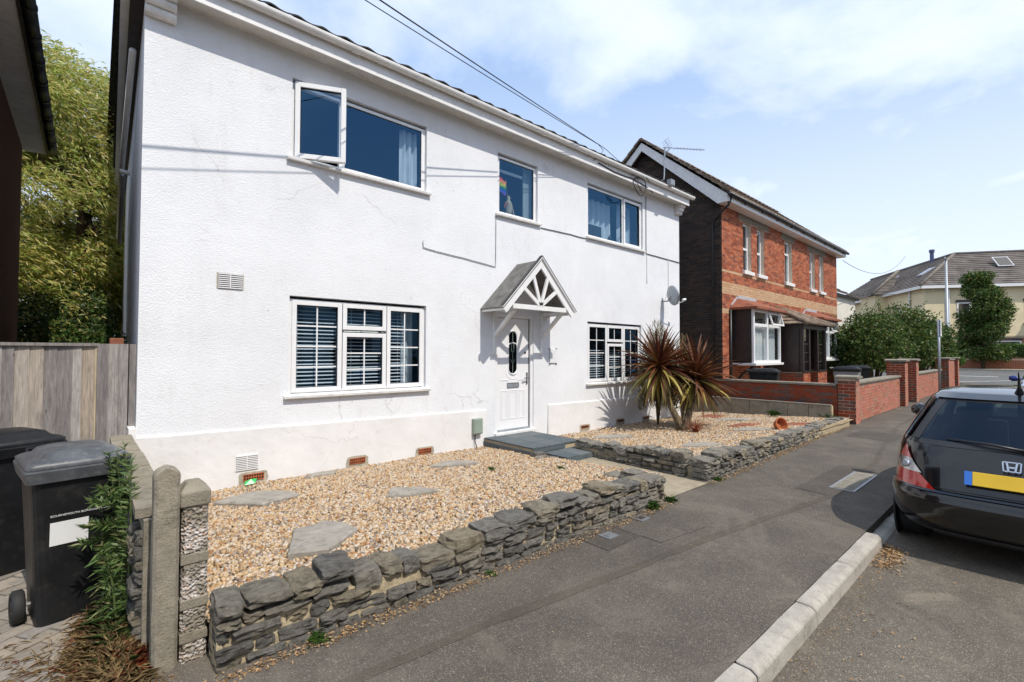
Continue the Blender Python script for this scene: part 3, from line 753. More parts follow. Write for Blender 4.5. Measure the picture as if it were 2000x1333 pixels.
flagstone([(9.9, -1.9), (10.1, -2.3), (10.6, -2.3), (10.5, -1.9)], 'red brown flagstone between palm and terracotta pot', 0.035, mat='terracotta_tile')

# ---- tiled front step
st = thing('front_step', 'front door step clad in blue grey tiles with white grout', 'step', (0, 0, 0))
MB().box(5.0, 6.05, -1.18, -0.02, -0.03, 0.15).build('core', 'sandstone', st)
MB().box(5.22, 6.05, -1.66, -1.18, -0.03, 0.062).build('core', 'sandstone', st)
def tiles(x0, x1, y0, y1, z, nx, ny, th=0.014, g=0.008):
    me = MB().box(g / 2, (x1 - x0) / nx - g / 2, g / 2, (y1 - y0) / ny - g / 2, 0, th).mesh('tile', 'slate_tile')
    for i in range(nx):
        for j in range(ny): obj('tile', me, st, (x0 + i * (x1 - x0) / nx, y0 + j * (y1 - y0) / ny, z))
tiles(4.98, 6.07, -1.2, -0.03, 0.155, 3, 3, 0.02); tiles(5.2, 6.07, -1.68, -1.2, 0.065, 3, 2, 0.02)
fr = MB().box(0.004, 0.356, -0.014, 0, 0.004, 0.062).mesh('riser_tile', 'slate_tile')
for i in range(3):
    if i != 2: obj('riser_tile', fr, st, (4.99 + i * 0.36, -1.181, 0.088))
for i in range(2): obj('riser_tile', MB().box(0.004, 0.416, -0.014, 0, 0.004, 0.062).mesh('riser_tile', 'slate_tile'), st, (5.22 + i * 0.42, -1.661, 0.002))
sd = MB().box(-0.014, 0, 0.004, 0.376, 0.0, 0.10).mesh('side_tile', 'slate_tile')
for i in range(3): 
    o = obj('side_tile', sd, st, (4.998, -1.16 + i * 0.385, 0.02)); o.rotation_euler = (0, -0.12, 0)
# ================================================================ WHITE HOUSE
WH = thing('white_house', 'white roughcast two storey house with gabled door canopy and white gutters', 'house', (0, 0, 0))
HX0, HX1, HZ = 0.40, 11.46, 5.44
WIN = dict(UL=(1.89, 3.86, 4.05, 5.08), UM=(5.29, 6.27, 4.01, 5.10), UR=(7.73, 9.78, 4.01, 5.16), LL=(1.89, 3.87, 1.05, 2.31), LR=(7.73, 9.70, 0.96, 2.25))
DOOR = (5.25, 6.17, 0.2, 2.28)
fw = MB(); wall_with_holes(fw, HX0, HX1, -0.1, HZ, list(WIN.values()) + [DOOR], 0.0, 0.16)
wall = fw.build('wall', 'roughcast_white', WH)
SK = math.tan(radians(1.6)); DEP = 11.0
side = MB()
side.add([(HX0, 0, -0.1), (HX0, 0, HZ), (HX0 + SK * DEP, DEP, HZ), (HX0 + SK * DEP, DEP, -0.1)], [(0, 1, 2, 3)])
side.add([(HX1, 0, -0.1), (HX1, 0, HZ), (HX1, DEP, HZ), (HX1, DEP, -0.1)], [(3, 2, 1, 0)])
side.add([(HX0 + SK * DEP, DEP, -0.1), (HX0 + SK * DEP, DEP, HZ), (HX1, DEP, HZ), (HX1, DEP, -0.1)], [(0, 1, 2, 3)])
side.build('side_wall', 'roughcast_white', WH)
MB().box(0.60, 0.86, DEP - 0.12, DEP + 0.2, 0, 5.1).build('rear_pilaster', 'sandstone', WH)
# plinth: smooth render proud of the wall, with an uneven top edge
def plinth(x0, x1, z0, z1, nm):
    mb = MB(); n = max(2, int((x1 - x0) / 0.12)); y = -0.022; vs = []
    for i in range(n + 1):
        x = x0 + (x1 - x0) * i / n; w = 0.006 * mnoise.noise(Vector((x * 2, 0, 0))); zt = z0 + (z1 - z0) * i / n + w
        vs += [(x, y, -0.1), (x, y + w * 0.4, zt - 0.012), (x, y + 0.008, zt), (x, 0.01, zt + 0.006)]
    fs = [(4 * i + k, 4 * i + 4 + k, 4 * i + 5 + k, 4 * i + 1 + k) for i in range(n) for k in range(3)] + [(0, 1, 2, 3), tuple(4 * n + k for k in (3, 2, 1, 0))]
    mb.add(vs, fs); return mb.build(nm, 'plinth_white', WH)
plinth(HX0 - 0.05, 5.04, 0.71, 0.64, 'plinth'); plinth(6.54, HX1 + 0.02, 0.615, 0.58, 'plinth')
MB().box(HX0 - 0.06, HX0 + 0.002, -0.02, 0.3, 0.4, 0.80).build('plinth_return', 'plinth_white', WH)
# eaves: soffit, fascia, gutter with brackets and joints, corbels
MB().box(HX0 - 0.1, HX1 + 0.05, -0.24, 0.02, 5.415, 5.445).build('soffit', 'soffit_white', WH)
MB().box(HX0 - 0.1, HX1 + 0.05, -0.262, -0.24, 5.385, 5.60).build('fascia', 'fascia_white', WH)
gut = MB(); n = 9
prof = [(-0.315 + 0.056 * cos(a), 5.60 + 0.056 * sin(a)) for a in [pi + pi * k / n for k in range(n + 1)]]
prof = [(-0.371, 5.612)] + prof + [(-0.262, 5.612)]
inn = [(-0.315 + 0.050 * cos(a), 5.603 + 0.050 * sin(a)) for a in [2 * pi - pi * k / n for k in range(n + 1)]]
gx0, gx1 = HX0 - 0.16, HX1 + 0.16
poly = prof + inn; m_ = len(poly)
gut.add([(gx0, p[0], p[1]) for p in poly] + [(gx1, p[0], p[1]) for p in poly], [(i, (i + 1) % m_, m_ + (i + 1) % m_, m_ + i) for i in range(m_)])
gut.add([(gx1 - 0.002, p[0], p[1]) for p in prof], [tuple(range(len(prof)))])
gutter = gut.build('gutter', 'upvc_gutter', WH, smooth=False)
def half_ring(r, w):
    mb = MB(); vs = []; k = 10
    for i in range(k + 1):
        a = pi + pi * i / k
        vs += [(0, -0.315 + r * cos(a), 5.60 + r * sin(a)), (w, -0.315 + r * cos(a), 5.60 + r * sin(a)), (0, -0.315 + (r - .006) * cos(a), 5.60 + (r - .006) * sin(a)), (w, -0.315 + (r - .006) * cos(a), 5.60 + (r - .006) * sin(a))]
    fs = []
    for i in range(k):
        b = 4 * i; fs += [(b, b + 1, b + 5, b + 4), (b + 2, b, b + 4, b + 6), (b + 1, b + 3, b + 7, b + 5)]
    mb.add(vs, fs); return mb
brk = half_ring(0.061, 0.028).mesh('gutter_bracket', 'upvc_gutter'); jnt = half_ring(0.063, 0.11).mesh('gutter_joint', 'upvc_gutter')
for x in (1.15, 2.02, 2.9, 3.78, 4.66, 5.52, 6.4, 7.3, 8.15, 9.0, 9.9, 10.8): obj('gutter_bracket', brk, gutter, (x, 0, 0))
for x in (2.52, 6.05, 9.4): obj('gutter_joint', jnt, gutter, (x, 0, 0))
def corbel(x0, x1):
    mb = MB()
    for k, (z0, z1, y) in enumerate(((5.33, 5.415, -0.20), (5.25, 5.327, -0.15), (5.17, 5.247, -0.10))):
        mb.prism([(0.0, z0), (y * 0.86, z0), (y, z0 + 0.03), (y, z1), (0, z1)], 'x', x0 - 0.004 * k, x1 + 0.004 * k)
    mb.build('corbel', 'sill_white', WH, bevel=0.008)
corbel(HX0 + 0.0, HX0 + 0.26); corbel(HX1 - 0.22, HX1 - 0.01)
# roof: main slope as a rolled sheet, front course as single tiles
roof = MB(); PIT = radians(29)
def roof_pt(x, s):
    # s metres up the slope from the eaves
    return (x, -0.34 + s * cos(PIT), 5.635 + s * sin(PIT) + 0.022 * (0.5 + 0.5 * sin(x / 0.15 * pi)) ** 1.5)
nx = int((HX1 - HX0 + 0.2) / 0.0375); roof.add([roof_pt(HX0 - 0.12 + 0.0375 * i, s) for s in (0.30, 6.6) for i in range(nx + 1)], [(i, i + 1, nx + 2 + i, nx + 1 + i) for i in range(nx)])
roof.add([(HX0 - 0.12, 5.43, 5.62 + 3.2), (HX1 + 0.1, 5.43, 5.62 + 3.2), (HX1 + 0.1, DEP + 0.3, 5.6), (HX0 - 0.12, DEP + 0.3, 5.6)], [(0, 1, 2, 3)])
roof.add([(HX0 - 0.2, -0.3, 5.62), (HX0 - 0.2 + SK * DEP, DEP, 5.62), (HX0, 5.43, 8.82)], [(0, 1, 2)])
roof = roof.build('roof', 'roof_dark', WH)
tl = MB(); m = 8; w_ = 0.3
tl.add([(i / m * w_, -0.015 + s * cos(PIT), 0.012 + s * sin(PIT) + 0.030 * (0.5 + 0.5 * sin(i / m * 2 * pi)) ** 1.3 + dz) for dz in (0, -0.02) for s in (0, 0.36) for i in range(m + 1)],
       [(i, i + 1, m + 2 + i, m + 1 + i) for i in range(m)] + [(i, 2 * m + 2 + i, 2 * m + 3 + i, i + 1) for i in range(m)])
tme = tl.mesh('roof_tile', 'roof_dark')
x = HX0 - 0.14
while x < HX1: obj('roof_tile', tme, roof, (x, -0.34, 5.625 + rng.uniform(-.006, .006))); x += 0.3
# left flank eaves: soffit, gutter, tiles, pipes
fl = MB()
def flank(o0, o1, z0, z1, y0=0.02, y1=DEP, sk=SK):
    mb = MB(); a, b = HX0 - o0, HX0 - o1
    mb.add([(a, y0, z0), (b, y0, z0), (b + sk * y1, y1, z0), (a + sk * y1, y1, z0), (a, y0, z1), (b, y0, z1), (b + sk * y1, y1, z1), (a + sk * y1, y1, z1)],
           [(0, 1, 2, 3), (4, 7, 6, 5), (0, 4, 5, 1), (1, 5, 6, 2), (2, 6, 7, 3), (3, 7, 4, 0)]); return mb
flank(0.0, 0.12, 5.36, 5.40).build('flank_soffit', 'dark_wood', WH)
flank(0.122, 0.20, 5.40, 5.50).build('flank_gutter', 'upvc_gutter', WH)
flank(0.15, 0.235, 5.55, 5.62, 0.02, 7.0).build('flank_tiles', 'roof_dark', WH)
MB().tube([(HX0 - 0.05, 0.9, 5.2), (HX0 - 0.03, 3.6, 4.5), (HX0 + 0.05, 6.2, 3.9)], 0.035).build('waste_pipe', 'upvc_gutter', WH, smooth=True)
MB().tube([(HX0 - 0.05, 2.4, 4.1), (HX0 + 0.0, 4.5, 3.5)], 0.03).build('waste_pipe', 'metal_grey', WH, smooth=True)
MB().tube([(HX0 + 0.02, 2.3, 4.12), (HX0 - 0.1, 2.3, 4.13)], 0.03).build('pipe_stub', 'upvc_gutter', WH, smooth=True)
MB().tube([(HX0 + 0.2, 8.0, 4.8), (HX0 - 0.02, 8.0, 4.8)], 0.05).build('pipe_stub', 'upvc_gutter', WH, smooth=True)
MB().tube([(HX0 + SK * 10.6 - 0.06, 10.6, 0), (HX0 + SK * 10.6 - 0.06, 10.6, 5.2)], 0.06).build('downpipe', 'plastic_black', WH, smooth=True)

# ---- windows
def rect_frame(mb, x0, x1, z0, z1, w, y0, y1, wb=None):
    wb = wb or w
    mb.box(x0, x0 + w, y0, y1, z0, z1); mb.box(x1 - w, x1, y0, y1, z0, z1)
    mb.box(x0 + w, x1 - w, y0 + 0.0015, y1, z0, z0 + wb); mb.box(x0 + w, x1 - w, y0 + 0.0015, y1, z1 - w, z1)
def pane(parent, x0, x1, z0, z1, y, mat='glass_house', nm='pane'):
    MB().add([(x0, y, z0), (x1, y, z0), (x1, y, z1), (x0, y, z1)], [(0, 1, 2, 3)]).build(nm, mat, parent)
def bars(parent, x0, x1, z0, z1, nx, nz, y):
    mb = MB(); b = 0.009
    for i in range(1, nx): c = x0 + (x1 - x0) * i / nx; mb.box(c - b, c + b, y - 0.008, y - 0.002, z0, z1)
    for j in range(1, nz):
        c = z0 + (z1 - z0) * j / nz
        for i in range(nx): mb.box(x0 + (x1 - x0) * i / nx + b, x0 + (x1 - x0) * (i + 1) / nx - b, y - 0.0075, y - 0.0025, c - b, c + b)
    mb.build('glazing_bar', 'upvc_white', parent)
def light(win, x0, x1, z0, z1, nx=1, nz=1, sash=True, yb=0.04):
    """one light of a window: sash frame, black gasket, pane, glazing bars"""
    w = 0.058 if sash else 0.03; yf = yb - (0.014 if sash else 0.0)
    s = MB(); rect_frame(s, x0, x1, z0, z1, w, yf, yb + 0.05); so = s.build('sash', 'upvc_white', win, bevel=0.004)
    g = MB(); rect_frame(g, x0 + w - 0.003, x1 - w + 0.003, z0 + w - 0.003, z1 - w + 0.003, 0.009, yf + 0.012, yb + 0.045); g.build('gasket', 'seal_black', win)
    a = (x0 + w, x1 - w, z0 + w, z1 - w)
    pane(win, *a, yb + 0.022)
    if nx > 1 or nz > 1: bars(win, *a, nx, nz, yb + 0.022)
    return a
def window(nm, lights, label=None, room=True, room_mat='room_dark'):
    x0, x1, z0, z1 = WIN[nm]; w = bpy.data.objects.new('window', None); COL.objects.link(w); w.parent = WH
    f = MB(); rect_frame(f, x0 + 0.005, x1 - 0.005, z0 + 0.02, z1 - 0.035, 0.04, 0.045, 0.11); f.build('frame', 'upvc_white', w, bevel=0.004)
    MB().prism([(-0.055, z0 - 0.035), (-0.06, z0 + 0.002), (0.05, z0 + 0.022), (0.05, z0 - 0.035)], 'x', x0 - 0.06, x1 + 0.06).build('sill', 'sill_white', w, bevel=0.005)
    if room:
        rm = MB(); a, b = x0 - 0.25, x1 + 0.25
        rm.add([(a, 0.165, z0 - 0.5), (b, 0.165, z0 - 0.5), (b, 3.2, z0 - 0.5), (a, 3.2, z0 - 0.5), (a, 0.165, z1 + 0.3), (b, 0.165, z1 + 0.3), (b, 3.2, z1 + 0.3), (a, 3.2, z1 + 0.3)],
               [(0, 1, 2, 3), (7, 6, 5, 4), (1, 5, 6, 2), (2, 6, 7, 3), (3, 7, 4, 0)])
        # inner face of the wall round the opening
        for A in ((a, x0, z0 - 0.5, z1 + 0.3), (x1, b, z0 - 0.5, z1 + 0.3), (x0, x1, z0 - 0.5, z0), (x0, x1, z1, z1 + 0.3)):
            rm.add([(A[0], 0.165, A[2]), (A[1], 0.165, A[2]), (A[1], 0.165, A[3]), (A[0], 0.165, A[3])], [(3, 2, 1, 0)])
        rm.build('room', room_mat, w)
    for L in lights: light(w, *L)
    return w
yb = 0.045
wLL = window('LL', [(1.93, 2.575, 1.085, 2.26, 2, 4), (2.585, 3.225, 1.085, 1.865, 2, 3, True), (2.585, 3.225, 1.905, 2.26, 2, 1), (3.235, 3.83, 1.085, 2.26, 2, 4)])
wLR = window('LR', [(7.77, 8.425, 0.995, 2.20, 2, 4), (8.435, 9.015, 0.995, 1.80, 2, 3), (8.435, 9.015, 1.84, 2.20, 2, 1), (9.025, 9.66, 0.995, 2.20, 2, 4)])
wUM = window('UM', [(5.33, 6.23, 4.05, 5.05, 1, 1, False)])
wUR = window('UR', [(7.77, 9.03, 4.05, 5.11, 1, 1, False), (9.05, 9.74, 4.05, 5.11)])
wUL = window('UL', [(2.56, 3.82, 4.09, 5.03, 1, 1, False)])
# mullion beside the open casement, and the casement itself swung out on its left edge
MB().box(2.515, 2.56, 0.05, 0.11, 4.09, 5.03).build('mullion', 'upvc_white', wUL)
cs = bpy.data.objects.new('casement', None); COL.objects.link(cs); cs.parent = wUL
cs.location = (1.935, 0.03, 0); cs.rotation_euler = (0, 0, radians(-25)); CW = 0.615
s = MB(); rect_frame(s, 0, CW, 4.07, 5.05, 0.062, -0.03, 0.03); s.build('casement_frame', 'upvc_white', cs, bevel=0.005)
g = MB(); rect_frame(g, 0.058, CW - 0.058, 4.128, 4.992, 0.009, -0.016, 0.018); g.build('casement_gasket', 'seal_black', cs)
MB().add([(0.062, 0.004, 4.132), (CW - 0.062, 0.004, 4.132), (CW - 0.062, 0.004, 4.988), (0.062, 0.004, 4.988)], [(0, 1, 2, 3)]).build('casement_pane', 'glass_house', cs)
MB().beam((1.98, 0.05, 4.10), (2.4, -0.15, 4.08), 0.012, 0.012).build('casement_stay', 'metal_grey', wUL)
MB().box(1.93, 1.945, 0.048, 0.105, 4.09, 5.03).build('gasket', 'seal_black', wUL)

# things seen through the panes
def curtain(name, label, x0, x1, z0, z1, y, mat='curtain_white', folds=7, amp=0.03, group=None):
    mb = MB(); mb.grid(lambda u, v: (x0 + (x1 - x0) * u, y + amp * sin(u * folds * 2 * pi) + 0.01 * sin(u * 31 + v * 3), z0 + (z1 - z0) * v), 80, 3)
    return tag(mb.build(name, mat, smooth=True), label, 'curtain', group)
curtain('curtain', 'pale curtain gathered at the right of the wide upstairs window', 3.5, 3.8, 4.06, 5.0, 0.2, folds=3)
curtain('curtain', 'pale blue curtain drawn across the right upstairs window', 7.78, 8.98, 4.02, 5.0, 0.36, folds=6, amp=0.04)
curtain('curtain', 'narrow pale curtain behind the right upstairs casement', 9.22, 9.74, 4.02, 5.08, 0.34, folds=3)
curtain('curtain', 'pale drape at the right edge of the downstairs window', 3.64, 3.84, 1.06, 2.28, 0.36, folds=2, amp=0.02)
tag(MB().box(5.31, 6.0, 0.14, 0.16, 4.83, 4.88).build('roller_blind', 'interior_card'), 'bottom bar of a roller blind behind the middle upstairs window', 'blind')
tag(MB().box(6.05, 6.26, 0.17, 0.19, 4.02, 5.08).build('window_board', 'interior_trim'), 'pale side panel inside the middle upstairs window', 'panel')
def blind(label, x0, x1, z0, z1, tilt):
    o = thing('venetian_blind', label, 'blind', (x0, 0.17, z0), group='venetian blinds in the downstairs windows')
    mb = MB(); d = 0.034; a = radians(tilt)
    mb.add([(0, -d / 2 * cos(a), -d / 2 * sin(a)), (x1 - x0, -d / 2 * cos(a), -d / 2 * sin(a)), (x1 - x0, d / 2 * cos(a), d / 2 * sin(a)), (0, d / 2 * cos(a), d / 2 * sin(a)),
            (0, -0.002, 0.003), (x1 - x0, -0.002, 0.003)], [(0, 1, 5, 4), (4, 5, 2, 3)])
    me = mb.mesh('slat', 'blind_slat'); n = int((z1 - z0) / 0.05)
    for i in range(n): obj('slat', me, o, (0, 0, i * 0.05))
    cm = MB()
    for x in (0.12, (x1 - x0) / 2, x1 - x0 - 0.12): cm.box(x, x + 0.004, -0.002, 0.002, 0, z1 - z0)
    cm.build('cord', 'blind_slat', o); MB().box(0, x1 - x0, -0.014, 0.014, -0.012, -0.002).build('bottom_rail', 'blind_slat', o)
blind('white venetian blind lowered behind the left downstairs window', 1.92, 3.6, 1.09, 2.30, 28)
blind('white venetian blind half lowered behind the right downstairs window', 7.76, 9.3, 1.0, 1.72, 24)
# rainbow flag and figure in the middle upstairs window
t = NT('rainbow_cloth')
sx = t.new('ShaderNodeSeparateXYZ'); t.l.new(t.co('Generated'), sx.inputs[0])
t.fin(t.ramp(sx.outputs[2], [(0, (0.16, 0.03, 0.32)), (0.167, (0.01, 0.09, 0.5)), (0.333, (0.01, 0.26, 0.07)), (0.5, (0.95, 0.8, 0.02)), (0.667, (0.95, 0.3, 0.01)), (0.833, (0.85, 0.02, 0.04))], 'CONSTANT'), 0.8)
fo = thing('rainbow_flag', 'small six stripe rainbow flag on a stick behind the middle window', 'flag', (5.36, 0.15, 4.05))
MB().grid(lambda u, v: (-0.02 + 0.26 * u, -0.02 + 0.015 * sin(u * 9) , 0.40 + 0.26 * v + 0.02 * sin(u * 5)), 16, 6).build('cloth', 'rainbow_cloth', fo, smooth=True)
MB().tube([(0.245, 0, 0.68), (0.30, 0.0, 0.28)], 0.005, 6).build('stick', 'flag_pole', fo)
fg = thing('figurine', 'small mottled figurine standing on the sill under the rainbow flag', 'figurine', (5.68, 0.16, 4.02))
MB().tube([(0, 0, 0), (0, 0, 0.14), (0.0, 0, 0.26), (0.0, 0, 0.32), (0, 0, 0.35), (0, 0, 0.40), (0, 0, 0.43)], [0.07, 0.06, 0.075, 0.05, 0.028, 0.036, 0.012], 10).build('body', 'sandstone', fg, smooth=True)
MB().tube([(-0.06, 0, 0.29), (-0.1, -0.02, 0.2), (-0.06, -0.04, 0.28)], 0.02, 6).build('arm', 'terracotta', fg)
MB().tube([(0.06, 0, 0.29), (0.11, 0, 0.16), (0.13, 0, 0.08)], 0.02, 6).build('arm', 'sandstone', fg)
mo = thing('monitor', 'back of a flat computer monitor on the right upstairs sill', 'monitor', (8.22, 0.22, 4.03))
MB().box(-0.22, 0.27, 0, 0.03, 0.03, 0.36).build('panel', 'plastic_black', mo, bevel=0.01); MB().box(-0.03, 0.07, 0.03, 0.05, -0.02, 0.2).build('stand', 'plastic_black', mo)
dl = thing('desk_lamp', 'small dark lamp beside the monitor in the right upstairs window', 'lamp', (8.78, 0.2, 4.02))
MB().tube([(0, 0, 0.0), (0, 0, 0.02), (0, 0, 0.03)], [0.07, 0.07, 0.01], 12).build('base', 'plastic_black', dl)
MB().tube([(0, 0, 0.03), (0.02, 0, 0.16), (0, 0, 0.2)], 0.008, 6).build('stem', 'plastic_black', dl)
MB().tube([(0, 0, 0.23), (-0.01, 0, 0.19), (-0.04, -0.01, 0.1)], [0.02, 0.035, 0.07], 12).build('shade', 'plastic_black', dl, smooth=True)

# ---- front door
D = bpy.data.objects.new('door', None); COL.objects.link(D); D.parent = WH
x0, x1, z0, z1 = DOOR
f = MB(); f.box(x0, x0 + 0.065, 0.02, 0.13, z0, z1); f.box(x1 - 0.065, x1, 0.02, 0.13, z0, z1); f.box(x0 + 0.065, x1 - 0.065, 0.021, 0.13, z1 - 0.065, z1); f.build('frame', 'upvc_white', D, bevel=0.005)
MB().box(x0 - 0.02, x1 + 0.02, -0.05, 0.13, z0 - 0.04, z0 + 0.012).build('threshold', 'sill_white', D, bevel=0.004)
MB().box(x0 + 0.07, x1 - 0.07, 0.035, 0.06, z0 + 0.012, z0 + 0.05).build('weather_bar', 'galvanised', D)
MB().box(x1 - 0.077, x1 - 0.065, 0.05, 0.12, z0 + 0.03, z1 - 0.065).build('gasket', 'seal_black', D)
dx0, dx1, dz0, dz1 = x0 + 0.07, x1 - 0.077, z0 + 0.03, z1 - 0.072; cx = (dx0 + dx1) / 2
# leaf with a capsule-shaped opening for the glass
def capsule(cx, zc0, zc1, r, n=14):
    return [(cx + r * cos(a), zc1 + r * sin(a)) for a in [pi * k / n for k in range(n + 1)]] + [(cx + r * cos(a), zc0 + r * sin(a)) for a in [pi + pi * k / n for k in range(n + 1)]]
bm = bmesh.new(); GC = capsule(cx, 1.32, 1.88, 0.10)
outer = [bm.verts.new((a, 0.06, b)) for a, b in ((dx0, dz0), (dx1, dz0), (dx1, dz1), (dx0, dz1))]; inner = [bm.verts.new((a, 0.06, b)) for a, b in GC]
eds = [bm.edges.new((outer[i], outer[(i + 1) % 4])) for i in range(4)] + [bm.edges.new((inner[i], inner[(i + 1) % len(inner)])) for i in range(len(inner))]
bmesh.ops.triangle_fill(bm, edges=eds, use_beauty=True)
for fc in list(bm.faces):
    c = fc.calc_center_median()
    if abs(c.x - cx) < 0.1 and (1.32 <= c.z <= 1.88 or math.hypot(c.x - cx, c.z - (1.32 if c.z < 1.32 else 1.88)) < 0.098): bm.faces.remove(fc)
me = bpy.data.meshes.new('leaf'); bm.to_mesh(me); bm.free(); me.materials.append(M('door_white')); leafo = obj('leaf', me, D)
def ring(cx, zc0, zc1, r0, r1, y0, y1, n=20):
    mb = MB(); A = capsule(cx, zc0, zc1, r0, n); B = capsule(cx, zc0, zc1, r1, n); Mid = capsule(cx, zc0, zc1, (r0 + r1) / 2, n); k = len(A)
    mb.add([(p[0], y1, p[1]) for p in A] + [(p[0], y0, p[1]) for p in Mid] + [(p[0], y1, p[1]) for p in B], [(i, (i + 1) % k, k + (i + 1) % k, k + i) for i in range(k)] + [(k + i, k + (i + 1) % k, 2 * k + (i + 1) % k, 2 * k + i) for i in range(k)]); return mb
ring(cx, 1.32, 1.88, 0.094, 0.128, 0.04, 0.062).build('glass_surround', 'door_white', D, smooth=True)
ring(cx, 1.30, 1.60, 0.165, 0.185, 0.052, 0.061).build('moulding', 'door_white', D, smooth=True)
pg = MB(); pg.add([(p[0], 0.064, p[1]) for p in GC], [tuple(range(len(GC)))]); pg.build('pane', 'glass_house', D)
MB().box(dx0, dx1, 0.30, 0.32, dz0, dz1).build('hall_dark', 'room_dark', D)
lead = MB()
for a in range(2): lead.add([(p[0], 0.061, p[1]) for p in capsule(cx, 1.66, 1.74, 0.026 + 0.006 * a, 8)], [])
lead = ring(cx, 1.64, 1.74, 0.022, 0.034, 0.060, 0.063); lead.box(cx - 0.004, cx + 0.004, 0.0605, 0.0635, 1.77, 1.97); lead.box(cx - 0.004, cx + 0.004, 0.0605, 0.0635, 1.23, 1.6)
lead.beam((cx, 0.062, 1.4), (cx - 0.05, 0.062, 1.48), 0.006, 0.006); lead.beam((cx, 0.062, 1.4), (cx + 0.05, 0.062, 1.48), 0.006, 0.006); lead.build('leaded_motif', 'meter_green', D)
lp = MB()
for a, b in ((-0.285, -0.125), (-0.10, 0.10), (0.125, 0.285)):
    rect_frame(lp, cx + a, cx + b, 0.42, 0.93, 0.014, 0.053, 0.061); rect_frame(lp, cx + a + 0.03, cx + b - 0.03, 0.45, 0.90, 0.008, 0.055, 0.061)
for s in (-1, 1): lp.box(cx + s * 0.2 - 0.09, cx + s * 0.2 + 0.09, 0.053, 0.061, 1.105, 1.118)
lp.build('panel_moulding', 'door_white', D, bevel=0.003)
lb = MB(); rect_frame(lb, cx - 0.14, cx + 0.14, 0.975, 1.065, 0.014, 0.044, 0.062); lbo = lb.build('letterbox', 'metal_grey', D, bevel=0.003)
MB().box(cx - 0.124, cx + 0.124, 0.05, 0.06, 0.99, 1.05).build('letterbox_flap', 'galvanised', D)
hd = MB(); hd.box(dx1 - 0.065, dx1 - 0.03, 0.045, 0.061, 1.02, 1.24); hd.beam((dx1 - 0.05, 0.035, 1.15), (dx1 - 0.05, 0.0, 1.15), 0.02, 0.02); hd.beam((dx1 - 0.045, 0.0, 1.15), (dx1 - 0.17, 0.0, 1.135), 0.016, 0.02, (0, 1, 0)); hd.build('handle', 'chrome', D, bevel=0.003)
MB().tube([(dx1 - 0.09, 0.061, 1.60), (dx1 - 0.09, 0.045, 1.60)], 0.018, 12).build('lock', 'plastic_black', D)

# ---- gabled canopy over the door
CN = bpy.data.objects.new('canopy', None); COL.objects.link(CN); CN.parent = WH
cx0, cx1, cxm, ze, za, yf = 4.95, 6.57, 5.76, 2.34, 3.17, -0.60
for sgn, xe in ((-1, cx0), (1, cx1)):
    mb = MB(); d = Vector((xe - cxm, 0, ze - za)).normalized(); nrm = Vector((-d.z, 0, d.x)) * (1 if sgn > 0 else -1)
    if nrm.z < 0: nrm = -nrm
    A = Vector((cxm, 0, za)); B = Vector((xe, 0, ze)) + d * 0.03
    vs = []
    for y in (yf + 0.03, 0.0):
        for P, k in ((A, 0.0), (B, 0.0), (B, 0.02), (A, 0.02 / abs(nrm.z) * 1.0 * abs(nrm.z))):
            q = P + nrm * k; vs.append((q.x, y, q.z))
    mb.add(vs, [(0, 1, 2, 3), (7, 6, 5, 4), (0, 4, 5, 1), (1, 5, 6, 2), (2, 6, 7, 3), (3, 7, 4, 0)])
    mb.build('canopy_roof', 'felt_grey', CN)
    # bargeboard: two stepped boards
    for k, (off, wd, y0, y1, mat) in enumerate(((-0.005, 0.085, yf - 0.005, yf + 0.03, 'upvc_white'), (0.03, 0.03, yf - 0.03, yf + 0.028, 'upvc_white'), (0.049, 0.012, yf - 0.034, yf + 0.03, 'plastic_black'))):
        b = MB(); P = A + nrm * off; Q = B + d * 0.02 + nrm * off
        # mitre at the apex: cut vertically
        up_ = nrm * (wd)
        a0 = P - up_ * (0 if k else 1) ; top = P + (Vector((0, 0, 0)) if not k else up_); 
        lo0, hi0 = (P - up_, P) if k == 0 else (P, P + up_)
        lo1, hi1 = (Q - up_, Q) if k == 0 else (Q, Q + up_)
        def to_apex(p): # slide along the slope to x = apex
            s = (cxm - p.x) / d.x; return p + d * s
        lo0, hi0 = to_apex(lo0), to_apex(hi0)
        b.add([(p.x, y, p.z) for y in (y0, y1) for p in (lo0, lo1, hi1, hi0)], [(0, 1, 2, 3), (7, 6, 5, 4), (0, 4, 5, 1), (1, 5, 6, 2), (2, 6, 7, 3), (3, 7, 4, 0)])
        b.build('bargeboard', mat, CN)
    # eaves board along the side, wall post and brace
    MB().box(min(xe, xe - sgn * 0.03), max(xe, xe - sgn * 0.03), yf + 0.04, 0.0, ze - 0.06, ze + 0.012).build('eaves_board', 'painted_wood_white', CN)
    xp = 5.21 if sgn < 0 else 6.36
    MB().box(xp - 0.03, xp + 0.03, -0.045, 0.0, 1.56, ze - 0.05).build('wall_post', 'painted_wood_white', CN, bevel=0.004)
    MB().box(xp - 0.025, xp + 0.025, yf + 0.035, -0.047, ze - 0.05, ze).build('side_rail', 'painted_wood_white', CN, bevel=0.004)
    MB().beam((xp, -0.02, 1.88), (xp, yf + 0.07, ze - 0.035), 0.055, 0.06).build('brace', 'painted_wood_white', CN, bevel=0.004)
MB().box(cx0 + 0.17, cx1 - 0.17, yf - 0.003, yf + 0.03, ze - 0.025, ze + 0.055).build('tie_beam', 'painted_wood_white', CN, bevel=0.004)
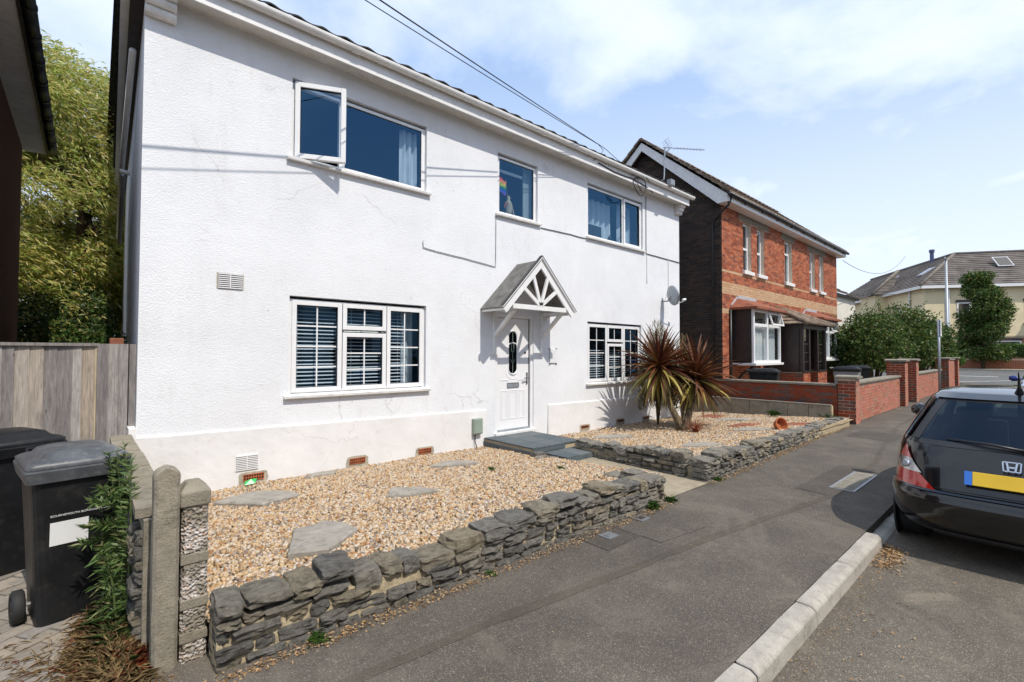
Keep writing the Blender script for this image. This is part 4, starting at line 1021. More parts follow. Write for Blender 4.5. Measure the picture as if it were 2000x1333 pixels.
def spoke(ang):
    a = radians(ang); d = Vector((cos(a), 0, sin(a))); P = Vector((cxm, yf + 0.012, ze + 0.05)) + d * 0.02
    # stop at the bargeboard
    sl = (za - ze) / (cxm - cx0); s = (za - 0.1 - P.z) / (d.z + sl * abs(d.x))
    MB().beam(P, P + d * s, 0.03, 0.06, (d.z, 0, -d.x)).build('spoke', 'painted_wood_white', CN)
for a in (36, 71, 109, 144): spoke(a)
MB().box(cx0 + 0.05, cx1 - 0.05, yf + 0.035, -0.002, ze - 0.004, ze + 0.012).build('canopy_ceiling', 'soffit_white', CN) if False else None

# ---- fittings on the walls
def grille(x0, x1, z0, z1, y, n=7):
    o = bpy.data.objects.new('vent', None); COL.objects.link(o); o.parent = WH
    MB().box(x0 - 0.012, x1 + 0.012, y - 0.004, y + 0.01, z0 - 0.012, z1 + 0.012).build('surround', 'bare_cement' if y > -0.01 else 'plinth_white', o)
    MB().box(x0, x1, y - 0.006, y - 0.0045, z0, z1).build('void', 'seal_black', o)
    s = MB(); h = (z1 - z0) / n
    for i in range(n + 1): s.box(x0, x1, y - 0.014, y - 0.0065, z0 + i * h - 0.006, z0 + i * h + 0.006)
    s.box((x0 + x1) / 2 - 0.004, (x0 + x1) / 2 + 0.004, y - 0.013, y - 0.0065, z0, z1); s.build('louvre', 'upvc_white', o)
grille(1.11, 1.36, 2.34, 2.50, -0.001); grille(1.32, 1.55, 0.22, 0.38, -0.022, 8)
def air_brick(x, z, w=0.215, h=0.07, rows=2, cols=8, rim=0.05):
    o = bpy.data.objects.new('air_brick', None); COL.objects.link(o); o.parent = WH
    mb = MB(); n = 22; cxx, czz = x + w / 2, z + h / 2 - 0.02
    pts = [(cxx + (w / 2 + rim) * math.copysign(abs(cos(a)) ** 0.4, cos(a)) * (1 + 0.06 * rng.uniform(-1, 1)), czz + (h / 2 + rim) * math.copysign(abs(sin(a)) ** 0.4, sin(a)) * (1 + 0.08 * rng.uniform(-1, 1))) for a in [2 * pi * k / n for k in range(n)]]
    mb.add([(p[0], -0.0245, p[1]) for p in pts] + [(p[0], -0.01, p[1]) for p in pts], [tuple(range(n))] + [(i, (i + 1) % n, n + (i + 1) % n, n + i) for i in range(n)]); mb.build('cement_patch', 'bare_cement', o)
    MB().box(x, x + w, -0.027, -0.02, z, z + h).build('void', 'seal_black', o)
    g = MB(); b = 0.009
    for j in range(rows + 1): g.box(x, x + w, -0.034, -0.0275, z + j * h / rows - b / 2, z + j * h / rows + b / 2)
    for i in range(cols + 1): g.box(x + i * w / cols - b / 2, x + i * w / cols + b / 2, -0.0335, -0.0275, z, z + h)
    g.build('grating', 'terracotta', o)
for x, z in ((1.40, 0.085), (2.68, 0.085), (3.74, 0.075)): air_brick(x, z)
for x, z in ((7.50, 0.07), (8.72, 0.08), (9.74, 0.05)): air_brick(x, z, 0.22, 0.045, 1, 1, 0.05)
mt = thing('meter_box', 'small grey green meter box on the plinth left of the door', 'meter box', (4.73, -0.022, 0.26))
MB().box(0, 0.185, -0.07, 0, 0, 0.255).build('case', 'meter_green', mt, bevel=0.012); MB().box(0.015, 0.17, -0.078, -0.07, 0.015, 0.24).build('lid', 'meter_green', mt, bevel=0.006)
MB().tube([(0.05, -0.03, 0.0), (0.05, -0.03, -0.12), (0.08, -0.05, -0.24)], 0.009, 6).build('conduit', 'cable_black', mt)
sg = thing('house_plaque', 'small blank white plaque on brackets right of the front door', 'plaque', (6.57, -0.002, 1.37))
MB().box(0.02, 0.2, -0.02, -0.008, 0.03, 0.30).build('plate', 'sign_white', sg, bevel=0.004)
b = MB()
for xx in (0.0, 0.19):
    for zz in (0.0, 0.29): b.box(xx, xx + 0.03, -0.012, 0.0, zz, zz + 0.03)
b.build('bracket', 'metal_grey', sg)
# cables clipped along the walls
def cable(name, pts, r, mat, label, sag=0.0):
    P = []
    for a, c in zip(pts, pts[1:]):
        a, c = Vector(a), Vector(c); n = max(2, int((c - a).length / 0.12))
        for k in range(n):
            p = a.lerp(c, k / n); p.z += 0.012 * mnoise.noise(p * 3); P.append(p)
    P.append(Vector(pts[-1])); mb = MB(); mb.tube(P, r, 5)
    return tag(mb.build(name, mat, smooth=True), label, 'cable')
cy = -0.012
cable('wall_cable', [(3.8, cy, 3.30), (3.8, cy, 3.20), (5.24, cy, 3.08), (5.245, cy, 3.96)], 0.0065, 'metal_grey', 'thin cable running along the wall above the door and up to the middle window')
cable('wall_cable', [(6.34, cy, 3.96), (7.66, cy, 3.97)], 0.0085, 'metal_grey', 'thin cable between the sills of the middle and right upstairs windows')
cable('wall_cable', [(9.9, cy, 5.33), (9.9, cy, 3.97), (11.45, cy, 3.95)], 0.011, 'metal_grey', 'cable dropping beside the right upstairs window then running to the corner')
cable('wall_cable', [(9.93, cy, 3.95), (9.93, cy, 3.25)], 0.006, 'cable_white', 'white cable end hanging below the right upstairs window')
cable('wall_cable', [(10.9, cy, 3.95), (10.9, cy, 3.2), (10.75, -0.1, 3.05)], 0.006, 'cable_white', 'thin cable leading down to the satellite dish')
cable('drop_cable', [(7.75, -0.27, 5.49), (8.3, -0.27, 5.44), (8.9, -0.27, 5.46), (9.5, -0.27, 5.42), (9.9, -0.2, 5.38)], 0.012, 'cable_black', 'black cable looped along the fascia under the gutter')
lp_ = [(9.2 + 0.24 * cos(a), -0.3 - 0.03 * sin(a * 2), 5.33 + 0.2 * sin(a)) for a in [2 * pi * k / 20 for k in range(21)]]
cable('cable_coil', lp_, 0.01, 'cable_black', 'coil of spare black cable hanging under the gutter')
cable('cable_coil', [(p[0] + 0.1, p[1] - 0.03, p[2] + 0.05) for p in lp_[2:15]], 0.008, 'cable_black', 'smaller loop of black cable beside the coil under the gutter')
# overhead wires to the house
for k, (dz, dy, xh, lab) in enumerate(((0, 0, 7.84, 'upper black overhead service wire meeting the gutter bracket'), (-0.13, 0.10, 7.6, 'lower black overhead service wire running to the fascia bracket'), (0.0, 0.03, 9.1, 'black overhead wire passing on to the cable coil'))):
    pts = []
    for i in range(41):
        s = 30 * (i / 40) ** 1.3; X = 7.84 - s
        pts.append((X, -0.36 - 0.144 * s - dy * s / 6 * 0.35, 5.79 - 0.0154 * s + 0.00186 * s * s + dz * s / 5.2))
    if k == 2: pts = [(9.15, -0.31, 5.47), (8.5, -0.335, 5.64)] + [(p[0], p[1], p[2]) for p in pts]
    if k == 1: pts = [(7.6, -0.27, 5.5), (7.72, -0.34, 5.62), (7.8, -0.36, 5.74)] + pts[1:]
    tag(MB().tube(pts, 0.0065, 6).build('overhead_wire', 'cable_black', smooth=True), lab, 'wire', 'overhead wires to the white house')
# aerial on a short mast
an = thing('television_aerial', 'television aerial on a thin mast at the right end of the gutter', 'aerial', (10.05, -0.40, 5.62))
MB().tube([(-0.02, 0.1, 0.02), (0.0, 0.0, 0.06), (0.02, 0, 0.2), (0.05, 0, 0.85)], 0.016, 8).build('mast', 'galvanised', an)
MB().box(0.22, 0.4, -0.06, 0.06, -0.02, 0.12).build('junction_box', 'metal_grey', an, bevel=0.01)
bd = Vector((0.85, -0.53, 0.02)).normalized(); bs = Vector((0.53, 0.85, 0)); P0 = Vector((0.05, 0, 0.83))
MB().tube([P0 - bd * 0.05, P0 + bd * 1.02], 0.01, 6).build('boom', 'galvanised', an)
e = MB()
for k in range(9): c = P0 + bd * (0.28 + 0.085 * k); e.tube([c - bs * 0.10 + Vector((0, 0, -.015)), c + bs * 0.10 + Vector((0, 0, .015))], 0.004, 5)
e.build('director', 'galvanised', an)
rf = MB()
for s in (-1, 1):
    for k in range(4): c = P0 + bd * (0.10 - 0.03 * k) + Vector((0, 0, s * (0.03 + 0.045 * k))); rf.tube([c - bs * 0.16, c + bs * 0.16], 0.004, 5)
    rf.tube([P0 + bd * 0.12, P0 + Vector((0, 0, s * 0.18))], 0.005, 5)
rf.build('reflector', 'galvanised', an)
# satellite dish
sd = thing('satellite_dish', 'grey satellite dish with receiver arm near the right corner of the white wall', 'satellite dish', (10.62, 0, 3.0))
n_ = Vector((0.92, -0.34, 0.22)).normalized(); sx_ = Vector((n_.y, -n_.x, 0)).normalized() * -1; sz_ = n_.cross(sx_) * -1
if sz_.z < 0: sz_ = -sz_
dc = Vector((0.0, -0.30, 0.0)); mb = MB(); N, R_ = 28, 5; vs = [dc - n_ * 0.06]
for j in range(1, R_ + 1):
    for i in range(N):
        a = 2 * pi * i / N; r = j / R_; vs.append(dc + sx_ * (0.215 * r * cos(a)) + sz_ * (0.245 * r * sin(a)) + n_ * (-0.06 + 0.06 * r * r))
fs = [(0, 1 + i, 1 + (i + 1) % N) for i in range(N)] + [(1 + (j - 1) * N + i, 1 + j * N + i, 1 + j * N + (i + 1) % N, 1 + (j - 1) * N + (i + 1) % N) for j in range(1, R_) for i in range(N)]
mb.add(vs, fs); do = mb.build('dish', 'galvanised', sd, smooth=True); md = do.modifiers.new('solid', 'SOLIDIFY'); md.thickness = 0.006
MB().tube([(0.0, 0.0, -0.12), (0, -0.15, -0.13), dc - n_ * 0.06], 0.018, 8).build('mount', 'metal_grey', sd)
lnb = dc + n_ * 0.30 - sz_ * 0.16
MB().tube([dc - sz_ * 0.22 - n_ * 0.02, lnb - sz_ * 0.04], 0.010, 6).build('arm', 'galvanised', sd); MB().tube([lnb + n_ * 0.05, lnb - n_ * 0.04], 0.03, 10).build('receiver', 'sign_white', sd)
# ================================================================ LEFT SIDE: boundary wall, posts, bins, fence, neighbour
lw = thing('boundary_wall', 'old low rubble wall with concrete coping between driveway and gravel', 'wall', (0, 0, 0))
MB().box(0.245, 0.345, -3.1, -0.06, -0.1, 0.70).build('core', 'old_concrete', lw)
stone_run(lw, (0.27, -3.05), (0.27, -0.1), lambda u: 0.74, 0.12, caps=False)
cpm = MB().box(-0.085, 0.085, 0.004, 0.60, 0, 0.05).mesh('coping_stone', 'old_concrete')
for k in range(5): o = obj('coping_stone', cpm, lw, (0.295 - 0.005 * k, -3.06 + k * 0.604, 0.705 + rng.uniform(-.006, .006))); o.rotation_euler = (0, 0, rng.uniform(-.01, .01))
# round-topped concrete post
def rough_post(name, w, d, h, mat, top):
    bm = bmesh.new(); nz = 26; nx = 6
    n = 8
    prof = [(-w / 2, 0), (w / 2, 0)]
    me = MB()
    vs = []; rows = []
    for j in range(nz + 1):
        z = -0.15 + (h + 0.15) * j / nz
        rows.append((z, 1.0))
    def section(z, sx):
        c = 0.014
        return [(-w / 2 * sx + c, -d / 2, z), (w / 2 * sx - c, -d / 2, z), (w / 2 * sx, -d / 2 + c, z), (w / 2 * sx, d / 2 - c, z), (w / 2 * sx - c, d / 2, z), (-w / 2 * sx + c, d / 2, z), (-w / 2 * sx, d / 2 - c, z), (-w / 2 * sx, -d / 2 + c, z)]
    secs = [section(z, s) for z, s in rows]
    if top == 'round':
        for k in range(1, 7): a = pi / 2 * k / 6.3; secs.append(section(h + w / 2 * sin(a) * 0.9, cos(a)))
    for s in secs: vs += [tuple(Vector(p) + mnoise.noise_vector(Vector(p) * 14) * 0.003) for p in s]
    fs = [(8 * j + i, 8 * j + (i + 1) % 8, 8 * j + 8 + (i + 1) % 8, 8 * j + 8 + i) for j in range(len(secs) - 1) for i in range(8)] + [tuple(8 * (len(secs) - 1) + i for i in range(8))]
    me.add(vs, fs); return me
po = rough_post('concrete_post', 0.108, 0.11, 0.965, 'old_concrete', 'round').build('concrete_post', 'old_concrete'); po.location = (0.318, -3.30, 0)
tag(po, 'tall weathered concrete gatepost with a rounded top', 'post')
gp = thing('gate_pillar', 'square pebbledashed gate pillar with sloping concrete cap at the stone wall end', 'pillar', (0.442, -3.26, 0))
rough_post('shaft', 0.118, 0.14, 0.80, 'pebbledash', 'flat').build('shaft', 'pebbledash', gp)
cap = MB(); a, b = 0.068, 0.08; cap.add([(-a, -b, 0.795), (a, -b, 0.795), (a, b, 0.795), (-a, b, 0.795), (-a, -b, 0.87), (a, -b, 0.87), (a, b, 0.87), (-a, b, 0.87), (-a * .5, -b * .3, 0.915), (a * .4, -b * .3, 0.915), (a * .4, b * .6, 0.915), (-a * .5, b * .6, 0.915)],
    [(0, 1, 5, 4), (1, 2, 6, 5), (2, 3, 7, 6), (3, 0, 4, 7), (4, 5, 9, 8), (5, 6, 10, 9), (6, 7, 11, 10), (7, 4, 8, 11), (8, 9, 10, 11), (3, 2, 1, 0)]); cap.build('cap', 'old_concrete', gp, bevel=0.008)
for z in (0.50, 0.27, 0.10): MB().box(-0.062, 0.062, -0.0745, 0.07, z, z + 0.05).build('mortar_band', 'old_concrete', gp, bevel=0.004)
MB().box(0.36, 0.40, -3.2, -3.05, 0, 0.78).build('pier_infill', 'old_concrete', lw)

# ---- wheelie bins
def wheelie_bin(label, loc, rz, body='bin_black', lid='bin_lid', W=0.44, Dp=0.50, H=0.96, detail=True, group='wheelie bins on the driveway', text=False):
    o = thing('wheelie_bin', label, 'bin', loc, rz, group)
    mb = MB(); secs = []
    def sec(z, w, d, c):
        pts = []
        for sx_, sy_, a0 in ((1, -1, -pi / 2), (1, 1, 0), (-1, 1, pi / 2), (-1, -1, pi)):
            for k in range(4):
                a = a0 + pi / 2 * k / 3; pts.append((sx_ * (w / 2 - c) + c * cos(a), sy_ * (d / 2 - c) + c * sin(a), z))
        return pts
    wb, db = W * 0.80, Dp * 0.76
    for z, f, c in ((0.0, 0.0, 0.05), (0.02, 0.02, 0.055), (0.5, 0.5, 0.045), (0.84, 0.86, 0.04), (0.842, 0.95, 0.04), (0.90, 1.0, 0.035), (H - 0.05, 1.03, 0.03)):
        secs.append(sec(z, wb + (W - wb) * f, db + (Dp - db) * f, c))
    n = 16; vs = [p for s in secs for p in s]
    fs = [(n * j + i, n * j + (i + 1) % n, n * j + n + (i + 1) % n, n * j + n + i) for j in range(len(secs) - 1) for i in range(n)] + [tuple(range(n))[::-1]]
    mb.add(vs, fs); mb.build('body', body, o, smooth=False, bevel=0.004)
    rim = MB(); rim.add(sec(H - 0.115, W + 0.03, Dp + 0.03, 0.03) + sec(H - 0.05, W + 0.055, Dp + 0.055, 0.03) + sec(H - 0.04, W + 0.05, Dp + 0.05, 0.03) + sec(H - 0.04, W - 0.03, Dp - 0.03, 0.03),
        [(n * j + i, n * j + (i + 1) % n, n * j + n + (i + 1) % n, n * j + n + i) for j in range(3) for i in range(n)]); rim.build('rim', lid, o)
    l = MB(); S = [sec(H - 0.038, W + 0.04, Dp + 0.04, 0.04), sec(H - 0.015, W + 0.045, Dp + 0.045, 0.04), sec(H + 0.0, W + 0.0, Dp + 0.0, 0.05), sec(H + 0.012, W - 0.08, Dp - 0.06, 0.06), sec(H + 0.04, W - 0.12, Dp - 0.10, 0.07), sec(H + 0.052, W - 0.2, Dp - 0.18, 0.06)]
    l.add([p for s in S for p in s], [(n * j + i, n * j + (i + 1) % n, n * j + n + (i + 1) % n, n * j + n + i) for j in range(len(S) - 1) for i in range(n)] + [tuple(n * 5 + i for i in range(n))]); l.build('lid', lid, o, smooth=True)
    h = MB(); h.tube([(-W / 2 + 0.04, Dp / 2 + 0.02, H - 0.02), (-W / 2 + 0.04, Dp / 2 + 0.10, H - 0.0), (W / 2 - 0.04, Dp / 2 + 0.10, H - 0.0), (W / 2 - 0.04, Dp / 2 + 0.02, H - 0.02)], 0.014, 8); h.build('handle', body, o, smooth=True)
    for s in (-1, 1):
        w = bpy.data.objects.new('wheel', None); COL.objects.link(w); w.parent = o; w.location = (s * (W / 2 + 0.015), -Dp / 2 + 0.24 if detail else Dp / 2 - 0.1, 0.095)
        t_ = MB(); k = 20; prof = [(-0.026, 0.062), (-0.03, 0.08), (-0.02, 0.095), (0.02, 0.095), (0.03, 0.08), (0.026, 0.062)]
        t_.add([(a, r * cos(2 * pi * i / k), r * sin(2 * pi * i / k)) for i in range(k) for a, r in prof], [(6 * i + j, 6 * i + j + 1, 6 * ((i + 1) % k) + j + 1, 6 * ((i + 1) % k) + j) for i in range(k) for j in range(5)]); t_.build('tyre', 'rubber', w, smooth=True)
        MB().tube([(-0.022, 0, 0), (0.022, 0, 0)], 0.064, 16).build('rim_disc', 'metal_grey' if detail else 'rubber', w)
        MB().tube([(-0.027, 0, 0), (0.027, 0, 0)], 0.02, 10).build('hub', 'rubber', w)
    MB().tube([(-W / 2, -Dp / 2 + 0.24 if detail else Dp / 2 - 0.1, 0.095), (W / 2, -Dp / 2 + 0.24 if detail else Dp / 2 - 0.1, 0.095)], 0.012, 8).build('axle', 'metal_grey', o)
    if text:
        # sticker and council lettering on the front face, which leans with the taper
        fa = math.atan2((Dp - db) / 2 * 1.0, 0.84)
        p = MB().box(-0.085, 0.085, -0.0015, 0, -0.068, 0.068).build('sticker', 'label_white', o); p.location = (-0.045, -(db / 2 + (Dp - db) / 2 * 0.55) - 0.004, 0.535); p.rotation_euler = (fa, 0, 0)
        cu = bpy.data.curves.new('lettering', 'FONT'); cu.body = 'BOURNEMOUTH BOROUGH COUNCIL'; cu.size = 0.017; cu.align_x = 'CENTER'; cu.extrude = 0.0004
        lt = bpy.data.objects.new('lettering', cu); COL.objects.link(lt); lt.parent = o; lt.location = (0.02, -(db / 2 + (Dp - db) / 2 * 0.64) - 0.0045, 0.635); lt.rotation_euler = (pi / 2 + fa, 0, 0)
        bpy.context.view_layer.update(); me_ = bpy.data.meshes.new_from_object(lt.evaluated_get(bpy.context.evaluated_depsgraph_get()))
        mw = (Vector(lt.location), lt.rotation_euler.copy()); bpy.data.objects.remove(lt); me_.materials.clear(); me_.materials.append(M('label_white'))
        lt = obj('lettering', me_, o); lt.location, lt.rotation_euler = mw
    return o
wheelie_bin('black wheelie bin with white sticker beside the tall weed', (-0.045, -2.20, 0), radians(9), text=True)
wheelie_bin('charcoal wheelie bin with sloping lid behind the nearer bin', (-0.42, -1.15, 0), radians(24), lid='bin_black')

# ---- closeboard fence
fe = thing('board_fence', 'weathered grey closeboard fence between the houses', 'fence', (0, 0.28, 0))
bd_me = []
for k in range(6):
    w = 0.125; mb = MB(); n = 6; c = rng.uniform(-0.004, 0.004)
    mb.add([(0, 0, 0), (w, -0.012, 0), (w, 0.006, 0), (0, 0.018, 0), (0 + c, 0, 1), (w + c, -0.012, 1), (w + c, 0.006, 1), (0 + c, 0.018, 1)], [(0, 1, 5, 4), (1, 2, 6, 5), (2, 3, 7, 6), (3, 0, 4, 7), (4, 5, 6, 7)])
    bd_me.append(mb.mesh('board', 'fence_wood'))
x = -1.7
while x < 0.06:
    o = obj('board', rng.choice(bd_me), fe, (x, rng.uniform(-.004, .004), 0.05)); o.scale = (rng.uniform(0.8, 1.05), 1, 1.605); x += 0.098
x = 0.085
for k in range(4):
    o = obj('board', rng.choice(bd_me), fe, (x, -0.035 + rng.uniform(-.004, .004), 0.05)); o.scale = (rng.uniform(0.62, 0.8), 1.3, 1.63); x += 0.088
MB().box(-1.8, 0.10, -0.035, 0.05, 1.655, 1.685).build('capping_rail', 'fence_wood', fe)
MB().box(0.072, 0.083, -0.02, 0.06, 0.0, 1.65).build('post', 'sandstone', fe)

# ---- neighbour's house on the left edge
nb = thing('neighbour_house', 'dark shaded brick house with overhanging eaves at the left edge', 'house', (0, 0, 0))
nx = -0.90
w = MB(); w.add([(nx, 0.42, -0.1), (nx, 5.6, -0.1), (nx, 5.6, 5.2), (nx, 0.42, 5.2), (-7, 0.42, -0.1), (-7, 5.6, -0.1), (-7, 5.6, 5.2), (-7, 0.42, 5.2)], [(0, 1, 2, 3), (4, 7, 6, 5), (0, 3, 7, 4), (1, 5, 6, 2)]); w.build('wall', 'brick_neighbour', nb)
MB().box(nx - 0.1, nx + 0.30, 0.2, 5.75, 5.17, 5.2).build('soffit', 'soffit_white', nb)
MB().box(nx + 0.30, nx + 0.325, 0.2, 5.75, 5.15, 5.30).build('fascia', 'dark_wood', nb)
g = MB(); 
for k in range(9): g.tube([(nx + 0.385, 0.2 + k * 0.62, 5.26), (nx + 0.385, 0.81 + k * 0.62, 5.26)], 0.058, 10)
for k in range(1, 9): g.tube([(nx + 0.385, 0.17 + k * 0.62, 5.26), (nx + 0.385, 0.24 + k * 0.62, 5.26)], 0.066, 10)
g.build('gutter', 'plastic_black', nb, smooth=True)
MB().add([(nx + 0.42, 0.1, 5.31), (nx + 0.42, 5.85, 5.31), (-4, 5.85, 8.1), (-4, 0.1, 8.1)], [(0, 1, 2, 3)]).add([(-7.3, 0.1, 5.3), (-7.3, 5.85, 5.3), (-4, 5.85, 8.1), (-4, 0.1, 8.1)], [(3, 2, 1, 0)]).build('roof', 'roof_dark', nb)
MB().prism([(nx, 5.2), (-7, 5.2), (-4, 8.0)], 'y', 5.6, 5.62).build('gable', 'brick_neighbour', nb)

# ================================================================ FOLIAGE HELPERS
def leaves(name, centers, dirs, L, Wd, mat, parent=None, fold=0.25, smooth=False, curl=0.0):
    """one mesh of diamond leaves; centers (n,3), dirs (n,3) unit, L and Wd arrays or numbers"""
    n = len(centers); C_ = np.asarray(centers, float); Dn = np.asarray(dirs, float); Dn /= np.linalg.norm(Dn, axis=1)[:, None]
    rv = nrs.normal(size=(n, 3)); S = np.cross(Dn, rv); S /= np.linalg.norm(S, axis=1)[:, None]; Nn = np.cross(Dn, S)
    L = np.broadcast_to(L, n)[:, None] * nrs.uniform(0.7, 1.25, (n, 1)); Wd = np.broadcast_to(Wd, n)[:, None] * nrs.uniform(0.8, 1.2, (n, 1))
    base = C_ - Dn * L / 2; tip = C_ + Dn * L / 2 + np.array([0, 0, -1.0]) * L * curl; mid = C_ - Dn * L * 0.06 + Nn * Wd * fold
    V = np.stack([base, mid + S * Wd / 2, tip, mid - S * Wd / 2], 1).reshape(-1, 3)
    k = np.arange(n)[:, None] * 4
    F_ = np.concatenate([k + np.array([[0, 1, 2]]), k + np.array([[0, 2, 3]])], 0)
    return obj(name, npmesh(name, V, F_, mat), parent)
def clump_points(n, clumps, spread, flat=0.8):
    """points gathered round clump centres: (x,y,z,r)"""
    cl = np.asarray(clumps, float); w = cl[:, 3] ** 2; idx = nrs.choice(len(cl), n, p=w / w.sum())
    v = nrs.normal(size=(n, 3)); v /= np.linalg.norm(v, axis=1)[:, None]; r = nrs.uniform(0.55, 1.0, (n, 1)) ** 0.6
    v[:, 2] *= flat
    return cl[idx, :3] + v * r * cl[idx, 3:4] + nrs.normal(scale=spread, size=(n, 3)), v, idx
def crown_clumps(cx, cy, cz, rx, ry, rz, n, r0, r1, low=-1.0):
    out = []
    while len(out) < n:
        v = nrs.normal(size=3); v /= np.linalg.norm(v); k = nrs.uniform(0.35, 1.0) ** 0.5
        if v[2] < low: continue
        out.append((cx + v[0] * rx * k, cy + v[1] * ry * k, cz + v[2] * rz * k, nrs.uniform(r0, r1)))
    return out
def trunk(parent, base, top, r0, r1, mat='bark', limbs=(), bend=0.1):
    P = [Vector(base).lerp(Vector(top), k / 6) + Vector((bend * sin(k * 1.1), bend * cos(k * 1.7), 0)) * (1 if 0 < k < 6 else 0) for k in range(7)]
    mb = MB(); mb.tube(P, [r0 + (r1 - r0) * k / 6 for k in range(7)], 9)
    for (f, tip, r) in limbs:
        s = Vector(base).lerp(Vector(top), f); tipv = Vector(tip); m_ = s.lerp(tipv, 0.5) + Vector((0, 0, 0.12 * (tipv - s).length)); mb.tube([s, m_, tipv], [r, r * 0.65, r * 0.2], 6)
    return mb.build('trunk', mat, parent, smooth=True)

# ---- narrow-leaved tree behind the fence
tw = thing('willow_tree', 'tall tree with narrow golden green leaves behind the fence', 'tree', (-0.2, 9.6, 0))
limbs = []
cl = crown_clumps(-0.1, 0, 4.6, 2.9, 1.9, 3.5, 95, 0.45, 0.95)
for c in cl[::4]: limbs.append((nrs.uniform(0.3, 0.95), (c[0], c[1], c[2]), 0.06))
trunk(tw, (0.3, 0.3, -0.1), (0.1, 0.2, 6.0), 0.22, 0.06, limbs=limbs)
P, v, idx = clump_points(150000, cl, 0.10)
dr = v * 0.5 + np.array([0.6, -0.35, -0.45]) + nrs.normal(scale=0.42, size=P.shape)
leaves('crown', P, dr, 0.16, 0.03, 'leaf_willow', tw, 0.2)
tw.scale = (1.08, 1.0, 1.14)
# ---- shrubs at the fence
def shrub(name, label, cat, loc, rx, ry, rz, n, L, Wd, mat, nc=30, group=None, stems=True, up=0.2, r0=0.25, r1=0.4, low=-0.4, cz=None):
    o = thing(name, label, cat, loc, group=group); cz = cz if cz is not None else rz * 0.95
    cl = crown_clumps(0, 0, cz, rx * 0.8, ry * 0.8, rz * 0.8, nc, r0 * min(rx, rz), r1 * min(rx, rz), low)
    P, v, idx = clump_points(n, cl, 0.03 * rz)
    dr = v + nrs.normal(scale=0.6, size=P.shape) + np.array([0, 0, up]); leaves('crown', P, dr, L, Wd, mat, o, 0.3, curl=0.15)
    # stray shoots breaking the outline
    sp, sdv = [], []
    for k in range(int(nc * 1.1)):
        c = cl[nrs.randint(len(cl))]; d0 = np.array([c[0], c[1], (c[2] - cz) * 1.2 + 0.3 * rz]) + nrs.normal(scale=.25 * rz, size=3); d0 /= np.linalg.norm(d0); l0 = nrs.uniform(.2, .5) * min(rx, rz)
        for q in range(12): f = q / 11; sp.append(np.array(c[:3]) + d0 * (c[3] * .8 + l0 * f) + nrs.normal(scale=.25 * L, size=3)); sdv.append(d0 + nrs.normal(scale=.6, size=3))
    leaves('shoots', np.array(sp), np.array(sdv), L * .9, Wd * .8, mat, o, 0.3, curl=.15)['kind'] = 'stuff'
    if stems:
        mb = MB()
        for c in cl[::3]: mb.tube([(c[0] * 0.15, c[1] * 0.15, -0.05), (c[0] * 0.5, c[1] * 0.5, c[2] * 0.55), c[:3]], [0.03 * rz, 0.02 * rz, 0.006 * rz], 5)
        mb.build('trunk', 'bark', o)
    return o
shrub('leafy_shrub', 'dark green leafy shrub behind the fence beside the white house', 'shrub', (-0.12, 4.2, 0), 0.85, 0.7, 1.15, 11000, 0.075, 0.038, 'leaf_mid', 30)
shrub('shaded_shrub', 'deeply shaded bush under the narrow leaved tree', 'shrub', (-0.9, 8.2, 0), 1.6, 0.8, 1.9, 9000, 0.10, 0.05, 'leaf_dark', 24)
tag(MB().box(0.2, 0.33, 0.9, 1.05, 1.62, 1.755).build('brick_stub', 'terracotta_tile', bevel=0.01), 'top of an orange brick pier peeping above the fence', 'pier')

# ---- tall weed between bin and wall, dead grass at its foot
wd = thing('tall_weed', 'tall green weed with narrow leaves growing against the boundary wall', 'plant', (0.20, -2.58, 0))
st_ = MB(); lp_, ld_ = [], []
for k in range(11):
    h = rng.uniform(0.5, 1.0) if k else 1.02; a = rng.uniform(0, 2 * pi); lean = rng.uniform(0.02, 0.12) if k else 0.0
    bx, by = rng.uniform(-.045, .035), rng.uniform(-.25, .18)
    tip = Vector((bx + lean * cos(a) - 0.03, by + lean * sin(a), h)); b0 = Vector((bx, by, 0)); st_.tube([b0, b0.lerp(tip, .5) + Vector((.01, 0, .02)), tip], [0.006, 0.005, 0.002], 5)
    for j in range(120):
        f = rng.uniform(0.12, 1.0); p = b0.lerp(tip, f); az = rng.uniform(0, 2 * pi); o_ = Vector((cos(az), sin(az), rng.uniform(0.2, 0.9) * (1.2 if f > .8 else 1))).normalized(); l = 0.075 if f < .85 else 0.045
        lp_.append(tuple(p + o_ * l * 0.5)); ld_.append(tuple(o_))
for k in range(5):
    # side sprays reaching over the bin
    a = Vector((-0.02, rng.uniform(-.15, .1), rng.uniform(.45, .75))); b_ = a + Vector((-rng.uniform(.1, .19), -rng.uniform(0, .1), rng.uniform(.0, .12))); st_.tube([a, b_], [0.004, 0.0015], 5)
    for j in range(60):
        f = rng.uniform(0.15, 1); p = a.lerp(b_, f); o_ = Vector((rng.uniform(-1, .3), rng.uniform(-.8, .8), rng.uniform(-.2, .9))).normalized(); lp_.append(tuple(p + o_ * .03)); ld_.append(tuple(o_))
for k in range(26):
    az = rng.uniform(2.0, 4.6); p = Vector((-.02 + rng.uniform(-.06, .04), rng.uniform(-.28, .12), rng.uniform(.18, .5))); o_ = Vector((cos(az), sin(az), -.35)); 
    for q in range(3): lp_.append(tuple(p + o_ * (.06 + .02 * q))); ld_.append(tuple(o_ + Vector((rng.uniform(-.2, .2), 0, 0))))
st_.build('stem', 'stem_green', wd); leaves('foliage', lp_, ld_, 0.072, 0.012, 'leaf_weed', wd, 0.15, curl=0.12)
